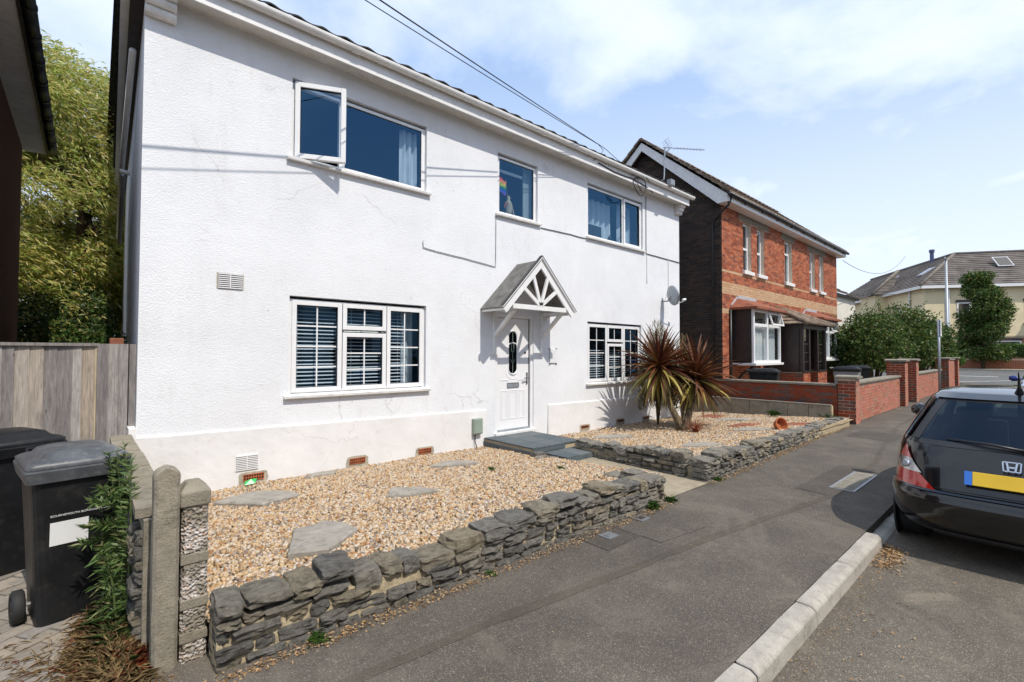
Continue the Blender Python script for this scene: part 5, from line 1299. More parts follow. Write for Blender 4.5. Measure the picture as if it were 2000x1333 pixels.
def grass_mass(name, label, cx, cy, rx, ry, n, h, mat, z0=0.0):
    X = cx + nrs.normal(size=n) * rx * 0.5; Y = cy + nrs.normal(size=n) * ry * 0.5; H_ = h * nrs.uniform(0.3, 1.0, n) * np.exp(-((X - cx) / rx) ** 2)
    d = np.stack([nrs.normal(size=n) * 0.8, nrs.normal(size=n) * 0.8, nrs.uniform(0.1, 1.1, n)], -1); d /= np.linalg.norm(d, axis=1)[:, None]
    C_ = np.stack([X, Y, z0 + H_ * 0.4], -1) + d * H_[:, None] * 0.3
    o = leaves(name, C_, d, H_ * 0.8 + 0.03, 0.0026, mat, None, 0.2, curl=0.3); return tag(o, label, 'grass', kind='stuff')
grass_mass('dry_grass', 'dry straw coloured grass and dead weeds at the foot of the gatepost', 0.13, -2.98, 0.17, 0.5, 7000, 0.15, 'straw')
grass_mass('dry_grass', 'short dead grass along the driveway joints', -0.15, -2.95, 0.5, 0.35, 700, 0.06, 'straw')
grass_mass('low_weeds', 'low green weeds under the tall weed by the boundary wall', 0.14, -2.72, 0.1, 0.4, 700, 0.22, 'leaf_weed')
grass_mass('red_weeds', 'small red stemmed weeds by the gatepost base', 0.2, -3.2, 0.06, 0.12, 350, 0.14, 'leaf_red')
# tufts and litter along the wall foot and in the kerb corner
def litter(name, label, pts, n, spread, size, mat, z):
    pts = np.asarray(pts, float); t_ = nrs.uniform(0, len(pts) - 1.001, n); i = t_.astype(int); f = (t_ - i)[:, None]
    C2 = pts[i] * (1 - f) + pts[i + 1] * f + nrs.normal(scale=spread, size=(n, 2))
    d = nrs.normal(size=(n, 3)); d[:, 2] *= 0.18
    zz_ = np.array([[z(a, b)] for a, b in C2]) if callable(z) else z
    o = leaves(name, np.concatenate([C2, zz_ + nrs.uniform(0.002, 0.02, (n, 1))], 1), d, size, size * 0.45, mat, None, 0.2); return tag(o, label, 'litter', kind='stuff')
litter('dead_leaves', 'dry brown leaves gathered at the end of the raised kerb', [(4.75, -5.42), (5.1, -5.42), (5.25, -5.38)], 420, 0.05, 0.032, 'dead_leaf', -0.1)
litter('wall_foot_litter', 'brown dirt and dry bits along the foot of the left stone wall', [(0.5, -3.62), (2.0, -3.63), (4.7, -3.64)], 1300, 0.03, 0.022, 'dead_leaf', 0.0)
litter('wall_foot_litter', 'brown dirt and dry bits along the foot of the right stone wall', [(5.7, -3.55), (9.0, -3.46), (12.6, -3.4)], 900, 0.04, 0.03, 'dead_leaf', 0.0)
litter('kerb_grit', 'fine grit and dust lying in the gutter along the kerb', [(1.6, -5.40), (3.0, -5.41), (5.1, -5.42)], 1500, 0.035, 0.009, 'straw', -0.1)
litter('pavement_flecks', 'tiny pale leaf flecks scattered over the pavement', [(1.0, -4.4), (4.0, -4.5), (9.0, -4.3)], 160, 0.35, 0.012, 'dead_leaf', 0.0)
litter('garden_leaves', 'dry leaves scattered over the left gravel bed', [(0.8, -1.5), (2.5, -1.8), (4.6, -1.6)], 90, 0.6, 0.03, 'dead_leaf', gz)
litter('road_litter', 'scattered dry twigs and leaf bits on the road by the kerb', [(2.6, -5.45), (3.6, -5.6), (4.8, -5.5)], 90, 0.16, 0.022, 'dead_leaf', -0.1)
for x, y, n, h in ((0.98, -3.6, 90, 0.06), (4.35, -3.6, 160, 0.11), (4.72, -3.6, 120, 0.08), (5.95, -3.54, 80, 0.06), (3.9, -1.55, 60, 0.06), (4.5, -2.2, 60, 0.05), (2.2, -3.61, 40, .04)):
    grass_mass('weed_tuft', 'small green weed tufts growing in the cracks of the front garden', x, y, 0.05, 0.05, n, h * 1.4, 'leaf_fresh', gz(x, y) if y > -3.4 else 0.0)
gpz = thing('plastic_scrap', 'scrap of bright green plastic lying under the leftmost air brick', 'litter', (1.45, -0.10, gz(1.45, -0.1) + 0.02))
MB().add([(-0.06, -0.03, 0), (0.05, -0.04, 0.01), (0.08, 0.02, 0.05), (0, 0.03, 0.045), (-0.05, 0.02, 0.03), (0.01, 0, 0.055)], [(0, 1, 5), (1, 2, 5), (2, 3, 5), (3, 4, 5), (4, 0, 5)]).build('sheet', 'green_plastic', gpz)
# ================================================================ CORDYLINE AND GARDEN PLANTS
def sword_mesh(L, W, droop, mat, seg=7, fold=0.35):
    mb = MB(); vs = []
    for i in range(seg + 1):
        f = i / seg; w = W * (0.55 + 0.45 * min(1, f * 4)) * (1 - f ** 2.2) + 0.0015
        ang = -droop * f * f; x = L * f * cos(droop * f * f * 0.5); z = -L * f * sin(abs(droop) * f * 0.55) * f if droop > 0 else 0
        vs += [(x, -w / 2, z + w * fold), (x, 0, z), (x, w / 2, z + w * fold)]
    fs = []
    for i in range(seg): b = 3 * i; fs += [(b, b + 1, b + 4, b + 3), (b + 1, b + 2, b + 5, b + 4)]
    mb.add(vs, fs); return mb.mesh('leaf', mat, smooth=True)
UPR = [sword_mesh(rng.uniform(.66, .9), rng.uniform(.062, .08), d, 'leaf_cordyline') for d in (0.08, 0.15, 0.25, 0.35)]
MID = [sword_mesh(rng.uniform(.85, 1.05), rng.uniform(.066, .082), d, 'leaf_cordyline') for d in (0.15, 0.3, 0.45)]
LOW = [sword_mesh(rng.uniform(.75, 1.0), rng.uniform(.064, .084), d, 'leaf_cordyline_old') for d in (0.1, 0.25, 0.4)] + [sword_mesh(.9, .055, .3, 'leaf_cordyline'), sword_mesh(.8, .05, .2, 'leaf_cordyline')]
cd = thing('cordyline_palm', 'bronze leaved cordyline palm with two spiky heads in the right gravel bed', 'palm', (8.95, -1.45, 0.0))
B0 = Vector((0, 0, -0.05))
heads = [(Vector((-0.14, 0.45, 1.30)), 150, 0.95, 0), (Vector((0.64, 0.05, 1.04)), 150, 0.95, 1), (Vector((0.72, 0.5, 1.30)), 26, 0.75, 2)]
for hv, n, sc, k in heads:
    mid = B0.lerp(hv, 0.5) + Vector((-0.05 if k == 0 else 0.03, 0, -0.05)); s0 = B0 + Vector((0.03 * k, 0, 0))
    MB().tube([s0, s0.lerp(mid, .5) + Vector((0, 0, .03)), mid, mid.lerp(hv, .6), hv + Vector((0, 0, 0.05))], [0.085, 0.07, 0.06, 0.055, 0.05] if k < 2 else [0.04] * 5, 9).build('trunk', 'cordyline_trunk', cd, smooth=True)
    cr_ = bpy.data.objects.new('crown', None); COL.objects.link(cr_); cr_.parent = cd; cr_.location = hv
    for i in range(n):
        f = (i + 0.5) / n; az = i * 2.39996 + rng.uniform(-.25, .25)
        el = radians(82 - 142 * f ** 0.8 + rng.uniform(-9, 9))
        me = rng.choice(UPR if f < 0.36 else MID if f < 0.60 else LOW)
        o = obj('leaf', me, cr_, (0.03 * cos(az), 0.03 * sin(az), 0.10 - 0.16 * f)); o.rotation_euler = (rng.uniform(-.3, .3), -el, az); s_ = sc * rng.uniform(0.88, 1.2); o.scale = (s_, s_, s_)
# small red grass-like plant at its foot
rp = thing('red_spiky_plant', 'small red spiky plant at the foot of the cordyline palm', 'plant', (8.84, -1.76, 0.05))
rm = [sword_mesh(.36, .014, d, 'leaf_red', 5) for d in (0.2, 0.5)]
for i in range(60):
    o = obj('leaf', rng.choice(rm), rp, (rng.uniform(-.03, .03), rng.uniform(-.03, .03), 0)); o.rotation_euler = (0, -radians(rng.uniform(15, 85)), rng.uniform(0, 2 * pi)); k = rng.uniform(.6, 1.15); o.scale = (k, k, k)
# spiky olive shrubs against the wall behind the palm
def spiky(label, loc, r, h, n):
    o = thing('spiky_shrub', label, 'shrub', loc)
    th = nrs.uniform(0, 2 * pi, n); rr = r * np.sqrt(nrs.uniform(0, 1, n)); zz_ = h * nrs.uniform(0.25, 1.0, n) * (1 - 0.45 * (rr / r) ** 2)
    P = np.stack([rr * np.cos(th), rr * np.sin(th), zz_], -1); d = np.stack([np.cos(th) * rr / r * 0.7, np.sin(th) * rr / r * 0.7, np.full(n, 1.0)], -1) + nrs.normal(scale=0.35, size=(n, 3))
    leaves('foliage', P, d, 0.17, 0.012, 'leaf_olive', o, 0.2)
    st = MB()
    for k in range(14): a = k * 2.4; q = r * 0.6 * (k / 14) ** .5; st.tube([(0, 0, -0.05), (q * .5 * cos(a), q * .5 * sin(a), h * .45), (q * cos(a), q * sin(a), h * .88)], [0.02, 0.012, 0.003], 5)
    st.build('stems', 'bark', o)
spiky('bushy olive green spiky shrub against the white wall behind the palm', (9.5, -0.55, 0), 0.42, 2.35, 4200)
spiky('smaller olive spiky shrub by the right corner of the white house', (10.75, -0.45, 0), 0.30, 2.05, 2200)
grass_mass('weed_tuft', 'small yellow green weed by the shaded block wall', 12.45, -1.9, 0.1, 0.1, 160, 0.25, 'leaf_fresh', 0.08)
grass_mass('weed_tuft', 'green weed at the foot of the brick pillar', 12.7, -3.0, 0.12, 0.2, 200, 0.2, 'leaf_fresh', 0.08)
# terracotta bowl tipped towards the street
pt = thing('terracotta_pot', 'round terracotta pot tipped on its side on the gravel', 'pot', (9.95, -2.86, 0.22))
pt.rotation_euler = (radians(72), 0, radians(62 - 90))
prof = [(0.0, -0.03), (0.085, -0.03), (0.118, 0.07), (0.132, 0.07), (0.132, 0.10), (0.115, 0.10), (0.108, 0.075), (0.075, 0.0), (0.0, 0.0)]; k = 24
mb = MB(); mb.add([(r * cos(2 * pi * i / k), r * sin(2 * pi * i / k), z) for i in range(k) for r, z in prof], [(9 * i + j, 9 * ((i + 1) % k) + j, 9 * ((i + 1) % k) + j + 1, 9 * i + j + 1) for i in range(k) for j in range(8)]); mb.build('bowl', 'terracotta', pt, smooth=False)
hm = MB()
for i in range(8): hm.tube([(0.045 * cos(i * pi / 4), 0.045 * sin(i * pi / 4), 0.0), (0.045 * cos(i * pi / 4), 0.045 * sin(i * pi / 4), 0.003)], 0.007, 8)
hm.build('drain_hole', 'seal_black', pt)
# ================================================================ BRICKWORK
BL, BH, JT = 0.215, 0.065, 0.010
def brick_field(parent, org, ang, L, z0, z1, mat, holes=(), max_obj=0, prot=0.007, depth=0.02, name='brick', inside=None, key=None):
    """stretcher bond on a vertical face: org (x,y) of the left end, face runs along ang, outward normal to its right"""
    ca, sa = cos(ang), sin(ang); nx_, ny_ = sa, -ca
    cells = []; row = 0; z = z0
    while z + BH <= z1 + 0.001:
        u = -(0.1125 if row % 2 else 0.0)
        while u < L:
            a, b = max(u, 0), min(u + BL, L)
            if b - a > 0.04 and not any(a < h[1] - .004 and b > h[0] + .004 and z < h[3] - .004 and z + BH > h[2] + .004 for h in holes) and (inside is None or inside((a + b) / 2, z + BH / 2)):
                m_ = mat((a + b) / 2, z + BH / 2) if callable(mat) else mat; cells.append((a, b, z, m_))
            elif b - a > 0.04 and holes:
                # cut bricks beside an opening
                for h in holes:
                    if a < h[1] and b > h[0] and z < h[3] - .004 and z + BH > h[2] + .004:
                        for c, d in ((a, h[0] - .003), (h[1] + .003, b)):
                            if d - c > 0.03 and d - c < BL and not any(c < q[1] - .004 and d > q[0] + .004 and z < q[3] - .004 and z + BH > q[2] + .004 for q in holes):
                                cells.append((c, d, z, mat((c + d) / 2, z) if callable(mat) else mat))
                        break
            u += BL + JT
        z += BH + JT; row += 1
    def dist(c):
        x = org[0] + ca * c[0]; y = org[1] + sa * c[0]; return (x - CAM.x) ** 2 + (y - CAM.y) ** 2 + (c[2] - CAM.z) ** 2
    cells.sort(key=key or dist)
    cache = {}; rest = {}
    for i, (a, b, z, m_) in enumerate(cells):
        if i < max_obj:
            k = (round(b - a, 3), m_)
            if k not in cache: cache[k] = MB().box(0, b - a, -prot, depth, 0, BH).mesh('brick', m_)
            obj(name, cache[k], parent, (org[0] + ca * a, org[1] + sa * a, z), ang)
        else:
            mb = rest.setdefault(m_, MB()); P = []
            for (uu, dd, zz) in ((a, -prot, z), (b, -prot, z), (b, depth, z), (a, depth, z), (a, -prot, z + BH), (b, -prot, z + BH), (b, depth, z + BH), (a, depth, z + BH)):
                P.append((org[0] + ca * uu - sa * dd, org[1] + sa * uu + ca * dd, zz))
            mb.add(P, [(0, 1, 5, 4), (1, 2, 6, 5), (4, 5, 6, 7), (3, 0, 4, 7), (0, 3, 2, 1)])
    for m_, mb in rest.items():
        o = mb.build('brickwork', m_, parent); o['kind'] = 'stuff'
# ================================================================ BRICK HOUSE
BHs = thing('brick_house', 'two storey orange brick house with pale brick bands, bays and tiled porch', 'house', (0, 0, 0))
X0, X1, Y0, ZE = 14.36, 26.36, 0.20, 6.28
wins = [(15.9, 16.55), (17.03, 17.66), (19.63, 20.4), (22.5, 23.16), (23.74, 24.38)]
HW = [(a, b, 4.28, 5.92) for a, b in wins]
fwall = MB(); wall_with_holes(fwall, X0, X1, -0.1, ZE, HW, Y0, 0.2); fo = fwall.build('front_wall', 'brick_mortar', BHs)
def fmat(u, z): return 'brick_buff' if 4.06 < z < 4.17 or 3.42 < z < 3.78 or 2.79 < z < 2.96 else 'brick_orange'
lint = [(15.62, 18.1, 5.92, 6.28), (19.3, 20.75, 5.92, 6.28), (22.2, 24.7, 5.92, 6.28)]
brick_field(fo, (X0, Y0), 0.0, X1 - X0, 0.2, ZE - 0.05, fmat, [(a - X0, b - X0, c, d) for a, b, c, d in HW + lint], 200)
for a, b, c, d in lint:
    lo = MB(); n = int((b - a) / 0.14)
    vm = MB().box(0.004, (b - a) / n - 0.004, Y0 - 0.012, Y0 + 0.02, c, d - 0.06).mesh('voussoir', 'sandstone' if False else 'coping_concrete')
    hole_spans = [(p, q) for p, q in wins]
    for i in range(n): obj('voussoir', vm, fo, (a + i * (b - a) / n, 0, 0))
# gable
gw = MB(); gw.add([(X0, Y0, -0.1), (X0, 5.4, -0.1), (X0, 5.4, ZE), (X0, 2.8, 8.75), (X0, Y0, ZE)], [(0, 4, 3, 2, 1)]); gw.add([(X1, Y0, -0.1), (X1, 5.4, -0.1), (X1, 5.4, ZE), (X1, 2.8, 8.75), (X1, Y0, ZE)], [(0, 1, 2, 3, 4)])
gw.add([(X0, 5.4, -0.1), (X1, 5.4, -0.1), (X1, 5.4, ZE), (X0, 5.4, ZE)], [(3, 2, 1, 0)])
go = gw.build('gable_wall', 'dark_mortar', BHs)
ins = lambda u, z: (z < ZE) or (z < ZE + (8.75 - ZE) * (1 - abs((5.4 - u) - 2.8) / 2.6) - 0.1)
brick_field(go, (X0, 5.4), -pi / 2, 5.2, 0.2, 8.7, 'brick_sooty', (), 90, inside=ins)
# roof with verge tiles, ridge, bargeboards, fascia, gutter
SL = (8.86 - 6.36) / (2.8 + 0.15)
rf = MB()
def courses(mb, A, B, C_, D_, n, step=0.03):
    """stepped tile courses on the quad A-B (eaves) to D-C (top)"""
    A, B, C_, D_ = map(Vector, (A, B, C_, D_)); nrm = (B - A).cross(D_ - A).normalized()
    if nrm.z < 0: nrm = -nrm
    for i in range(n):
        f, g = i / n, (i + 1) / n
        p, q, r, s = A.lerp(D_, f) + nrm * step, B.lerp(C_, f) + nrm * step, B.lerp(C_, g), A.lerp(D_, g)
        p0, q0 = A.lerp(D_, f), B.lerp(C_, f); mb.add([p, q, r, s, p0, q0], [(0, 1, 2, 3), (4, 5, 1, 0)])
courses(rf, (14.02, -0.18, 6.36), (26.7, -0.18, 6.36), (26.7, 2.8, 8.88), (14.02, 2.8, 8.88), 13)
courses(rf, (26.7, 5.78, 6.36), (14.02, 5.78, 6.36), (14.02, 2.8, 8.88), (26.7, 2.8, 8.88), 13)
ro = rf.build('roof', 'roof_brown', BHs)
vt = MB().box(-0.04, 0.12, -0.16, 0.16, -0.02, 0.035).mesh('verge_tile', 'roof_brown')
an_ = math.atan2(2.52, 2.98)
for i in range(12):
    for s in (1, -1):
        f = (i + 0.5) / 12; o = obj('verge_tile', vt, ro, (14.02, 2.8 - s * 2.98 * (1 - f), 6.38 + 2.52 * f + 0.02)); o.rotation_euler = (s * (an_ - 0.07), 0, 0)
mv = MB(); n = 10; mv.add([(x, 0.10 * cos(a), 0.085 * sin(a)) for x in (0, 0.42) for a in [pi * k / n for k in range(n + 1)]], [(i, i + 1, n + 2 + i, n + 1 + i) for i in range(n)]); rtm = mv.mesh('ridge_tile', 'roof_brown', True)
for i in range(29): obj('ridge_tile', rtm, ro, (14.0 + i * 0.44, 2.8, 8.87 + rng.uniform(-.006, .006)))
wv = MB().tube([(0, 0, 0), (0, 0.25, 0.21)], 0.05, 7).mesh('eaves_tile', 'roof_brown')
for i in range(42): obj('eaves_tile', wv, ro, (14.1 + i * 0.3, -0.2, 6.35))
for s in (1, -1):
    b = MB(); ye = 2.8 - s * 2.92; yr = 2.8
    b.add([(x, y, z) for x in (14.06, 14.10) for y, z in ((ye, 6.32), (ye, 6.10), (ye + s * 0.30, 6.10), (yr, 8.52), (yr, 8.80))], [(0, 1, 2, 3, 4), (9, 8, 7, 6, 5), (0, 5, 6, 1), (1, 6, 7, 2), (2, 7, 8, 3), (3, 8, 9, 4)]); b.build('bargeboard', 'fascia_white', BHs)
    sf = MB(); sf.add([(14.1, ye + s * .3, 6.14), (X0, ye + s * .3, 6.14), (X0, yr, 8.56), (14.1, yr, 8.56)], [(0, 1, 2, 3)]); sf.build('verge_soffit', 'dark_wood', BHs)
MB().box(14.1, 26.6, -0.12, 0.22, 6.12, 6.15).build('soffit', 'fascia_white', BHs); MB().box(14.1, 26.6, -0.14, -0.12, 6.12, 6.32).build('fascia', 'fascia_white', BHs)
MB().tube([(14.0, -0.2, 6.30), (26.72, -0.2, 6.30)], 0.058, 8).build('gutter', 'plastic_black', BHs, smooth=True)
MB().tube([(14.22, -0.2, 6.28), (14.2, -0.08, 6.02), (14.31, 0.40, 5.72), (14.31, 0.46, 5.5), (14.31, 0.46, 0.1)], 0.036, 8).build('downpipe', 'plastic_black', BHs, smooth=True)
gb = MB().box(0, 0.03, -0.22, -0.14, 6.22, 6.28).mesh('gutter_bracket', 'plastic_black')
for i in range(9): obj('gutter_bracket', gb, BHs, (15.2 + i * 1.35, 0, 0))
# upstairs sash windows
def far_window(parent, x0, x1, z0, z1, y, split=0.5, mat='glass_far', curtain_=True, tilt=0.0):
    w = bpy.data.objects.new('window', None); COL.objects.link(w); w.parent = parent
    f = MB(); rect_frame(f, x0, x1, z0, z1, 0.07, y, y + 0.06); zs = z0 + (z1 - z0) * split; f.box(x0 + 0.07, x1 - 0.07, y + 0.001, y + 0.06, zs - 0.035, zs + 0.035); f.build('frame', 'upvc_white', w)
    pane(w, x0 + 0.07, x1 - 0.07, z0 + 0.07, z1 - 0.07, y + 0.03, mat)
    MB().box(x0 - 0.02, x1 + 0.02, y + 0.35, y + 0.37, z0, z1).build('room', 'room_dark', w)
    if curtain_:
        c = MB(); c.grid(lambda u, v: (x0 + (x1 - x0) * (0.45 + 0.55 * u), y + 0.12 + 0.02 * sin(u * 22), z0 + (z1 - z0) * v), 24, 1); c.build('curtain', 'curtain_white', w, smooth=True)
    return w
for i, (a, b) in enumerate(wins):
    w = far_window(BHs, a + 0.01, b - 0.01, 4.29, 5.90, Y0 + 0.11, 0.48 if i != 2 else 0.7, curtain_=(i == 2))
    MB().box(a - 0.08, b + 0.08, Y0 - 0.09, Y0 + 0.1, 4.17, 4.29).build('sill', 'sill_white', w, bevel=0.01)
# bay windows on timber brackets
def bay(x0, x1, yf, z0, z1, side_dark=True):
    b = bpy.data.objects.new('bay_window', None); COL.objects.link(b); b.parent = BHs
    MB().box(x0, x0 + 0.05, yf + 0.06, Y0 - 0.005, z0 + 0.05, z1).build('side_panel', 'dark_wood', b); MB().box(x1 - 0.05, x1, yf + 0.06, Y0 - 0.005, z0 + 0.05, z1).build('side_panel', 'dark_wood', b)
    f = MB(); xm = (x0 + x1) / 2; zt = z1 - 0.48
    rect_frame(f, x0, x1, z0, z1, 0.085, yf, yf + 0.06); f.box(xm - 0.05, xm + 0.05, yf + 0.001, yf + 0.06, z0 + 0.085, z1 - 0.085)
    for a, c in ((x0 + 0.085, xm - 0.05), (xm + 0.05, x1 - 0.085)): f.box(a, c, yf + 0.002, yf + 0.06, zt - 0.045, zt + 0.045)
    f.build('frame', 'upvc_white', b)
    pane(b, x0 + .085, x1 - .085, z0 + .085, z1 - .085, yf + 0.035, 'glass_far')
    # opened top light
    t_ = bpy.data.objects.new('top_light', None); COL.objects.link(t_); t_.parent = b; t_.location = (0, yf, z1 - 0.06); t_.rotation_euler = (radians(-16), 0, 0)
    f = MB(); rect_frame(f, xm + 0.06, x1 - 0.06, -0.42, 0, 0.05, -0.03, 0.01); f.build('light_frame', 'upvc_white', t_); 
    MB().box(x0 - 0.03, x1 + 0.05, yf - 0.07, Y0 - 0.002, z0 - 0.07, z0).build('sill', 'upvc_white', b)
    c = MB(); c.grid(lambda u, v: (x0 + .1 + (x1 - x0 - .2) * u, yf + 0.16 + 0.03 * sin(u * 60), z0 + .05 + (zt - z0) * v), 110, 1); c.build('curtain', 'curtain_white', b, smooth=True)
    MB().box(x0 + 0.06, x1 - 0.06, Y0 - 0.02, Y0 - 0.01, z0, z1).build('room', 'room_dark', b)
    r = MB(); o_ = 0.16
    r.add([(x0 - o_, yf - o_, z1 - 0.01), (x1 + o_, yf - o_, z1 - 0.01), (x1 + o_, Y0, z1 - 0.01), (x0 - o_, Y0, z1 - 0.01), (x0 - o_, yf - o_, z1 + 0.06), (x1 + o_, yf - o_, z1 + 0.06), (x1 - 0.4, Y0 - 0.01, z1 + 0.40), (x0 + 0.4, Y0 - 0.01, z1 + 0.40), (x0 - o_, Y0 - .01, z1 + 0.06), (x1 + o_, Y0 - .01, z1 + .06)],
          [(0, 1, 2, 3), (0, 4, 5, 1), (4, 7, 6, 5), (4, 8, 7), (5, 6, 9), (0, 3, 8, 4), (1, 5, 9, 2)]); r.build('bay_roof', 'terracotta_tile', b)
    MB().beam((x0 - 0.05, Y0 - 0.02, z1 + 0.12), (x0 + 0.42, Y0 - 0.02, z1 + 0.42), 0.03, 0.09).build('flashing', 'lead_grey', b); MB().box(x0 + 0.38, x1 - 0.38, Y0 - 0.05, Y0 - 0.008, z1 + 0.38, z1 + 0.48).build('flashing', 'lead_grey', b)
    for xx in (x0 + 0.3, x1 - 0.3):
        MB().tube([(xx, Y0 - 0.02, z0 - 0.6), (xx, Y0 - 0.2, z0 - 0.35), (xx, yf + 0.12, z0 - 0.10)], 0.045, 6).build('timber_bracket', 'dark_wood', b)
bay(15.0, 17.2, -0.46, 1.30, 2.95); bay(21.45, 23.6, -0.46, 1.38, 2.95)
MB().tube([(14.83, Y0 - 0.05, 0.1), (14.83, Y0 - 0.05, 2.95)], 0.04, 8).build('downpipe', 'plastic_black', BHs, smooth=True)
# glazed porch with hipped tile roof
po = bpy.data.objects.new('porch', None); COL.objects.link(po); po.parent = BHs
px0, px1, pyf = 17.6, 20.1, -1.0
MB().box(px0, px0 + 0.12, pyf + .12, Y0 - 0.01, 1.0, 2.42).build('side_panel', 'dark_wood', po); MB().box(px1 - 0.12, px1, pyf + .12, Y0 - 0.01, 1.0, 2.42).build('side_panel', 'dark_wood', po)
MB().box(px0, px1, pyf - 0.02, Y0 - 0.01, 2.42, 2.56).build('head_beam', 'dark_wood', po)
for xa in (px0, px0 + 0.62, px0 + 1.5, px1 - 0.12): MB().box(xa, xa + 0.12, pyf, pyf + 0.1, 1.0, 2.42).build('mullion', 'dark_wood', po)
for xa in (px0 + 0.12, px0 + 1.62):
    pane(po, xa, xa + 0.5 if xa < 18.5 else px1 - 0.12, 1.0, 2.42, pyf + 0.05, 'glass_far')
    g = MB()
    for k in range(1, 4): g.box(xa, xa + 0.5, pyf + 0.03, pyf + 0.06, 1.0 + k * 0.30, 1.03 + k * 0.30)
    g.box(xa + 0.24, xa + 0.27, pyf + 0.031, pyf + 0.06, 1.0, 2.0); g.build('glazing_bar', 'dark_wood', po)
MB().box(px0 + 0.78, px0 + 1.48, Y0 - 0.12, Y0 - 0.05, 0.3, 2.3).build('inner_door', 'door_orange', po)
for xa, xb in ((px0, px0 + 0.7), (px0 + 1.5, px1)):
    MB().box(xa + .01, xb - .01, pyf + 0.01, Y0 - 0.01, 0.0, 0.97).build('dwarf_wall', 'brick_mortar', po); MB().box(xa - .02, xb + .02, pyf - 0.04, Y0 - 0.012, 0.971, 1.01).build('coping', 'dark_wood', po)
    brick_field(po, (xa, pyf), 0, xb - xa, 0.2, 0.97, 'brick_orange', (), 0); brick_field(po, (xa, Y0 - 0.02), -pi / 2, -pyf + Y0 - .02, 0.2, 0.97, 'brick_dark_shaded', (), 0)  # side returns get darker bricks than the front, shade put into their colour
pr = MB(); e = 0.2; zt, zb = 3.22, 2.57; xm0, xm1 = px0 + 0.95, px1 - 0.95
courses(pr, (px0 - e, pyf - e, zb), (px1 + e, pyf - e, zb), (xm1, Y0 - 0.02, zt), (xm0, Y0 - 0.02, zt), 5, 0.035); courses(pr, (px0 - e, Y0 - .01, zb), (px0 - e, pyf - e, zb), (xm0, Y0 - .02, zt), (xm0, Y0 - .015, zt), 5, 0.035); courses(pr, (px1 + e, pyf - e, zb), (px1 + e, Y0 - .01, zb), (xm1, Y0 - .015, zt), (xm1, Y0 - .02, zt), 5, 0.035)
pro = pr.build('porch_roof', 'roof_brown', po)
for sx_, xx in ((px0 - e, xm0), (px1 + e, xm1)): MB().tube([(sx_, pyf - e, zb + 0.03), (xx, Y0 - 0.03, zt + 0.03)], 0.085, 8).build('hip_tiles', 'roof_brown', po, smooth=True)
rl = MB().tube([(0, 0, 0), (0, 1.0, 0.55)], 0.05, 6).mesh('tile_roll', 'roof_brown', True)
for i in range(9):
    xx = px0 + 0.05 + i * 0.3; f = min(1, min((xx - px0 + e) / (xm0 - px0 + e), (px1 + e - xx) / (xm0 - px0 + e))); o = obj('tile_roll', rl, pro, (xx, pyf - e, zb + 0.03)); o.scale = (1, 1.38 * f, 1.18 * f)

# ================================================================ GARDEN WALLS OF THE BRICK HOUSE
gwA = thing('brick_boundary_wall', 'shaded dark brick side wall with stone coping and corner pillar beside the gravel', 'wall', (0, 0, 0))
MB().box(12.93, 13.11, -3.1, 2.4, -0.1, 0.845).build('core', 'dark_mortar', gwA)
brick_field(gwA, (12.93, 2.4), -pi / 2, 5.5, 0.015, 0.85, 'brick_dark_shaded', (), 150, prot=0.006)
MB().box(12.89, 13.15, -3.08, 2.4, 0.846, 0.90).build('coping', 'coping_concrete', gwA, bevel=0.01)
def pillar(parent, x, y, w, h, m1, m2, cap=True, nobj=60):
    MB().box(x + .006, x + w - .006, y + .006, y + w - .006, -0.1, h).build('pillar_core', 'brick_mortar', parent)
    brick_field(parent, (x, y + .007), 0, w, 0.01, h, m1, (), nobj); brick_field(parent, (x + .007, y + w), -pi / 2, w, 0.01, h, m2, (), nobj)  # second face in a darker brick copy, its shade put into the colour
    if cap: MB().prism([(x - .05, h), (x + w + .05, h), (x + w + .05, h + .05), (x + w / 2, h + .075), (x - .05, h + .05)], 'y', y - .05, y + w + .05).build('pillar_cap', 'coping_concrete', parent, bevel=0.008)
pillar(gwA, 12.9, -3.46, 0.345, 1.03, 'brick_garden', 'brick_dark_shaded')
bw = thing('block_wall', 'low shaded concrete block wall along the far edge of the gravel', 'wall', (12.68, 0, 0))
bm_ = MB().box(0, 0.1, 0.004, 0.44, -0.1, 0.40).mesh('block', 'old_concrete')
for i in range(12): obj('block', bm_, bw, (0, -3.02 + i * 0.445, rng.uniform(-.004, .004)))
MB().box(-0.012, 0.115, -3.03, 2.3, 0.401, 0.425).build('capping', 'coping_concrete', bw)
MB().box(-0.004, 0.105, -3.05, -3.022, -0.05, 0.40).build('end_render', 'sandstone', bw)
def street_wall(label, x0, x1, h, nobj):
    o = thing('brick_boundary_wall', label, 'wall', (0, 0, 0))
    MB().box(x0, x1, -3.345, -3.16, -0.1, h).build('core', 'brick_mortar', o); brick_field(o, (x0, -3.35), 0, x1 - x0, 0.01, h, 'brick_garden', (), nobj)
    MB().box(x0, x1, -3.40, -3.11, h + .002, h + 0.06).build('coping', 'coping_concrete', o, bevel=0.012); return o
wB = street_wall('pinkish brick street wall nearest the gravel garden, between two pillars', 13.25, 18.4, 0.88, 260)
wC = street_wall('farther brick street wall behind the parking sign', 20.75, 27.0, 0.88, 150)
for x, lab in ((18.45, 'nearer of the two tall brick gate pillars'), (20.35, 'farther of the two tall brick gate pillars'), (28.3, 'tall brick pillar just beyond the parking sign'), (31.6, 'end brick pillar nearest the junction')):
    o = thing('gate_pillar', lab, 'pillar', (0, 0, 0), group='brick gate pillars along the pavement'); pillar(o, x, -3.48, 0.45, 1.36, 'brick_garden', 'brick_dark_shaded', nobj=40)
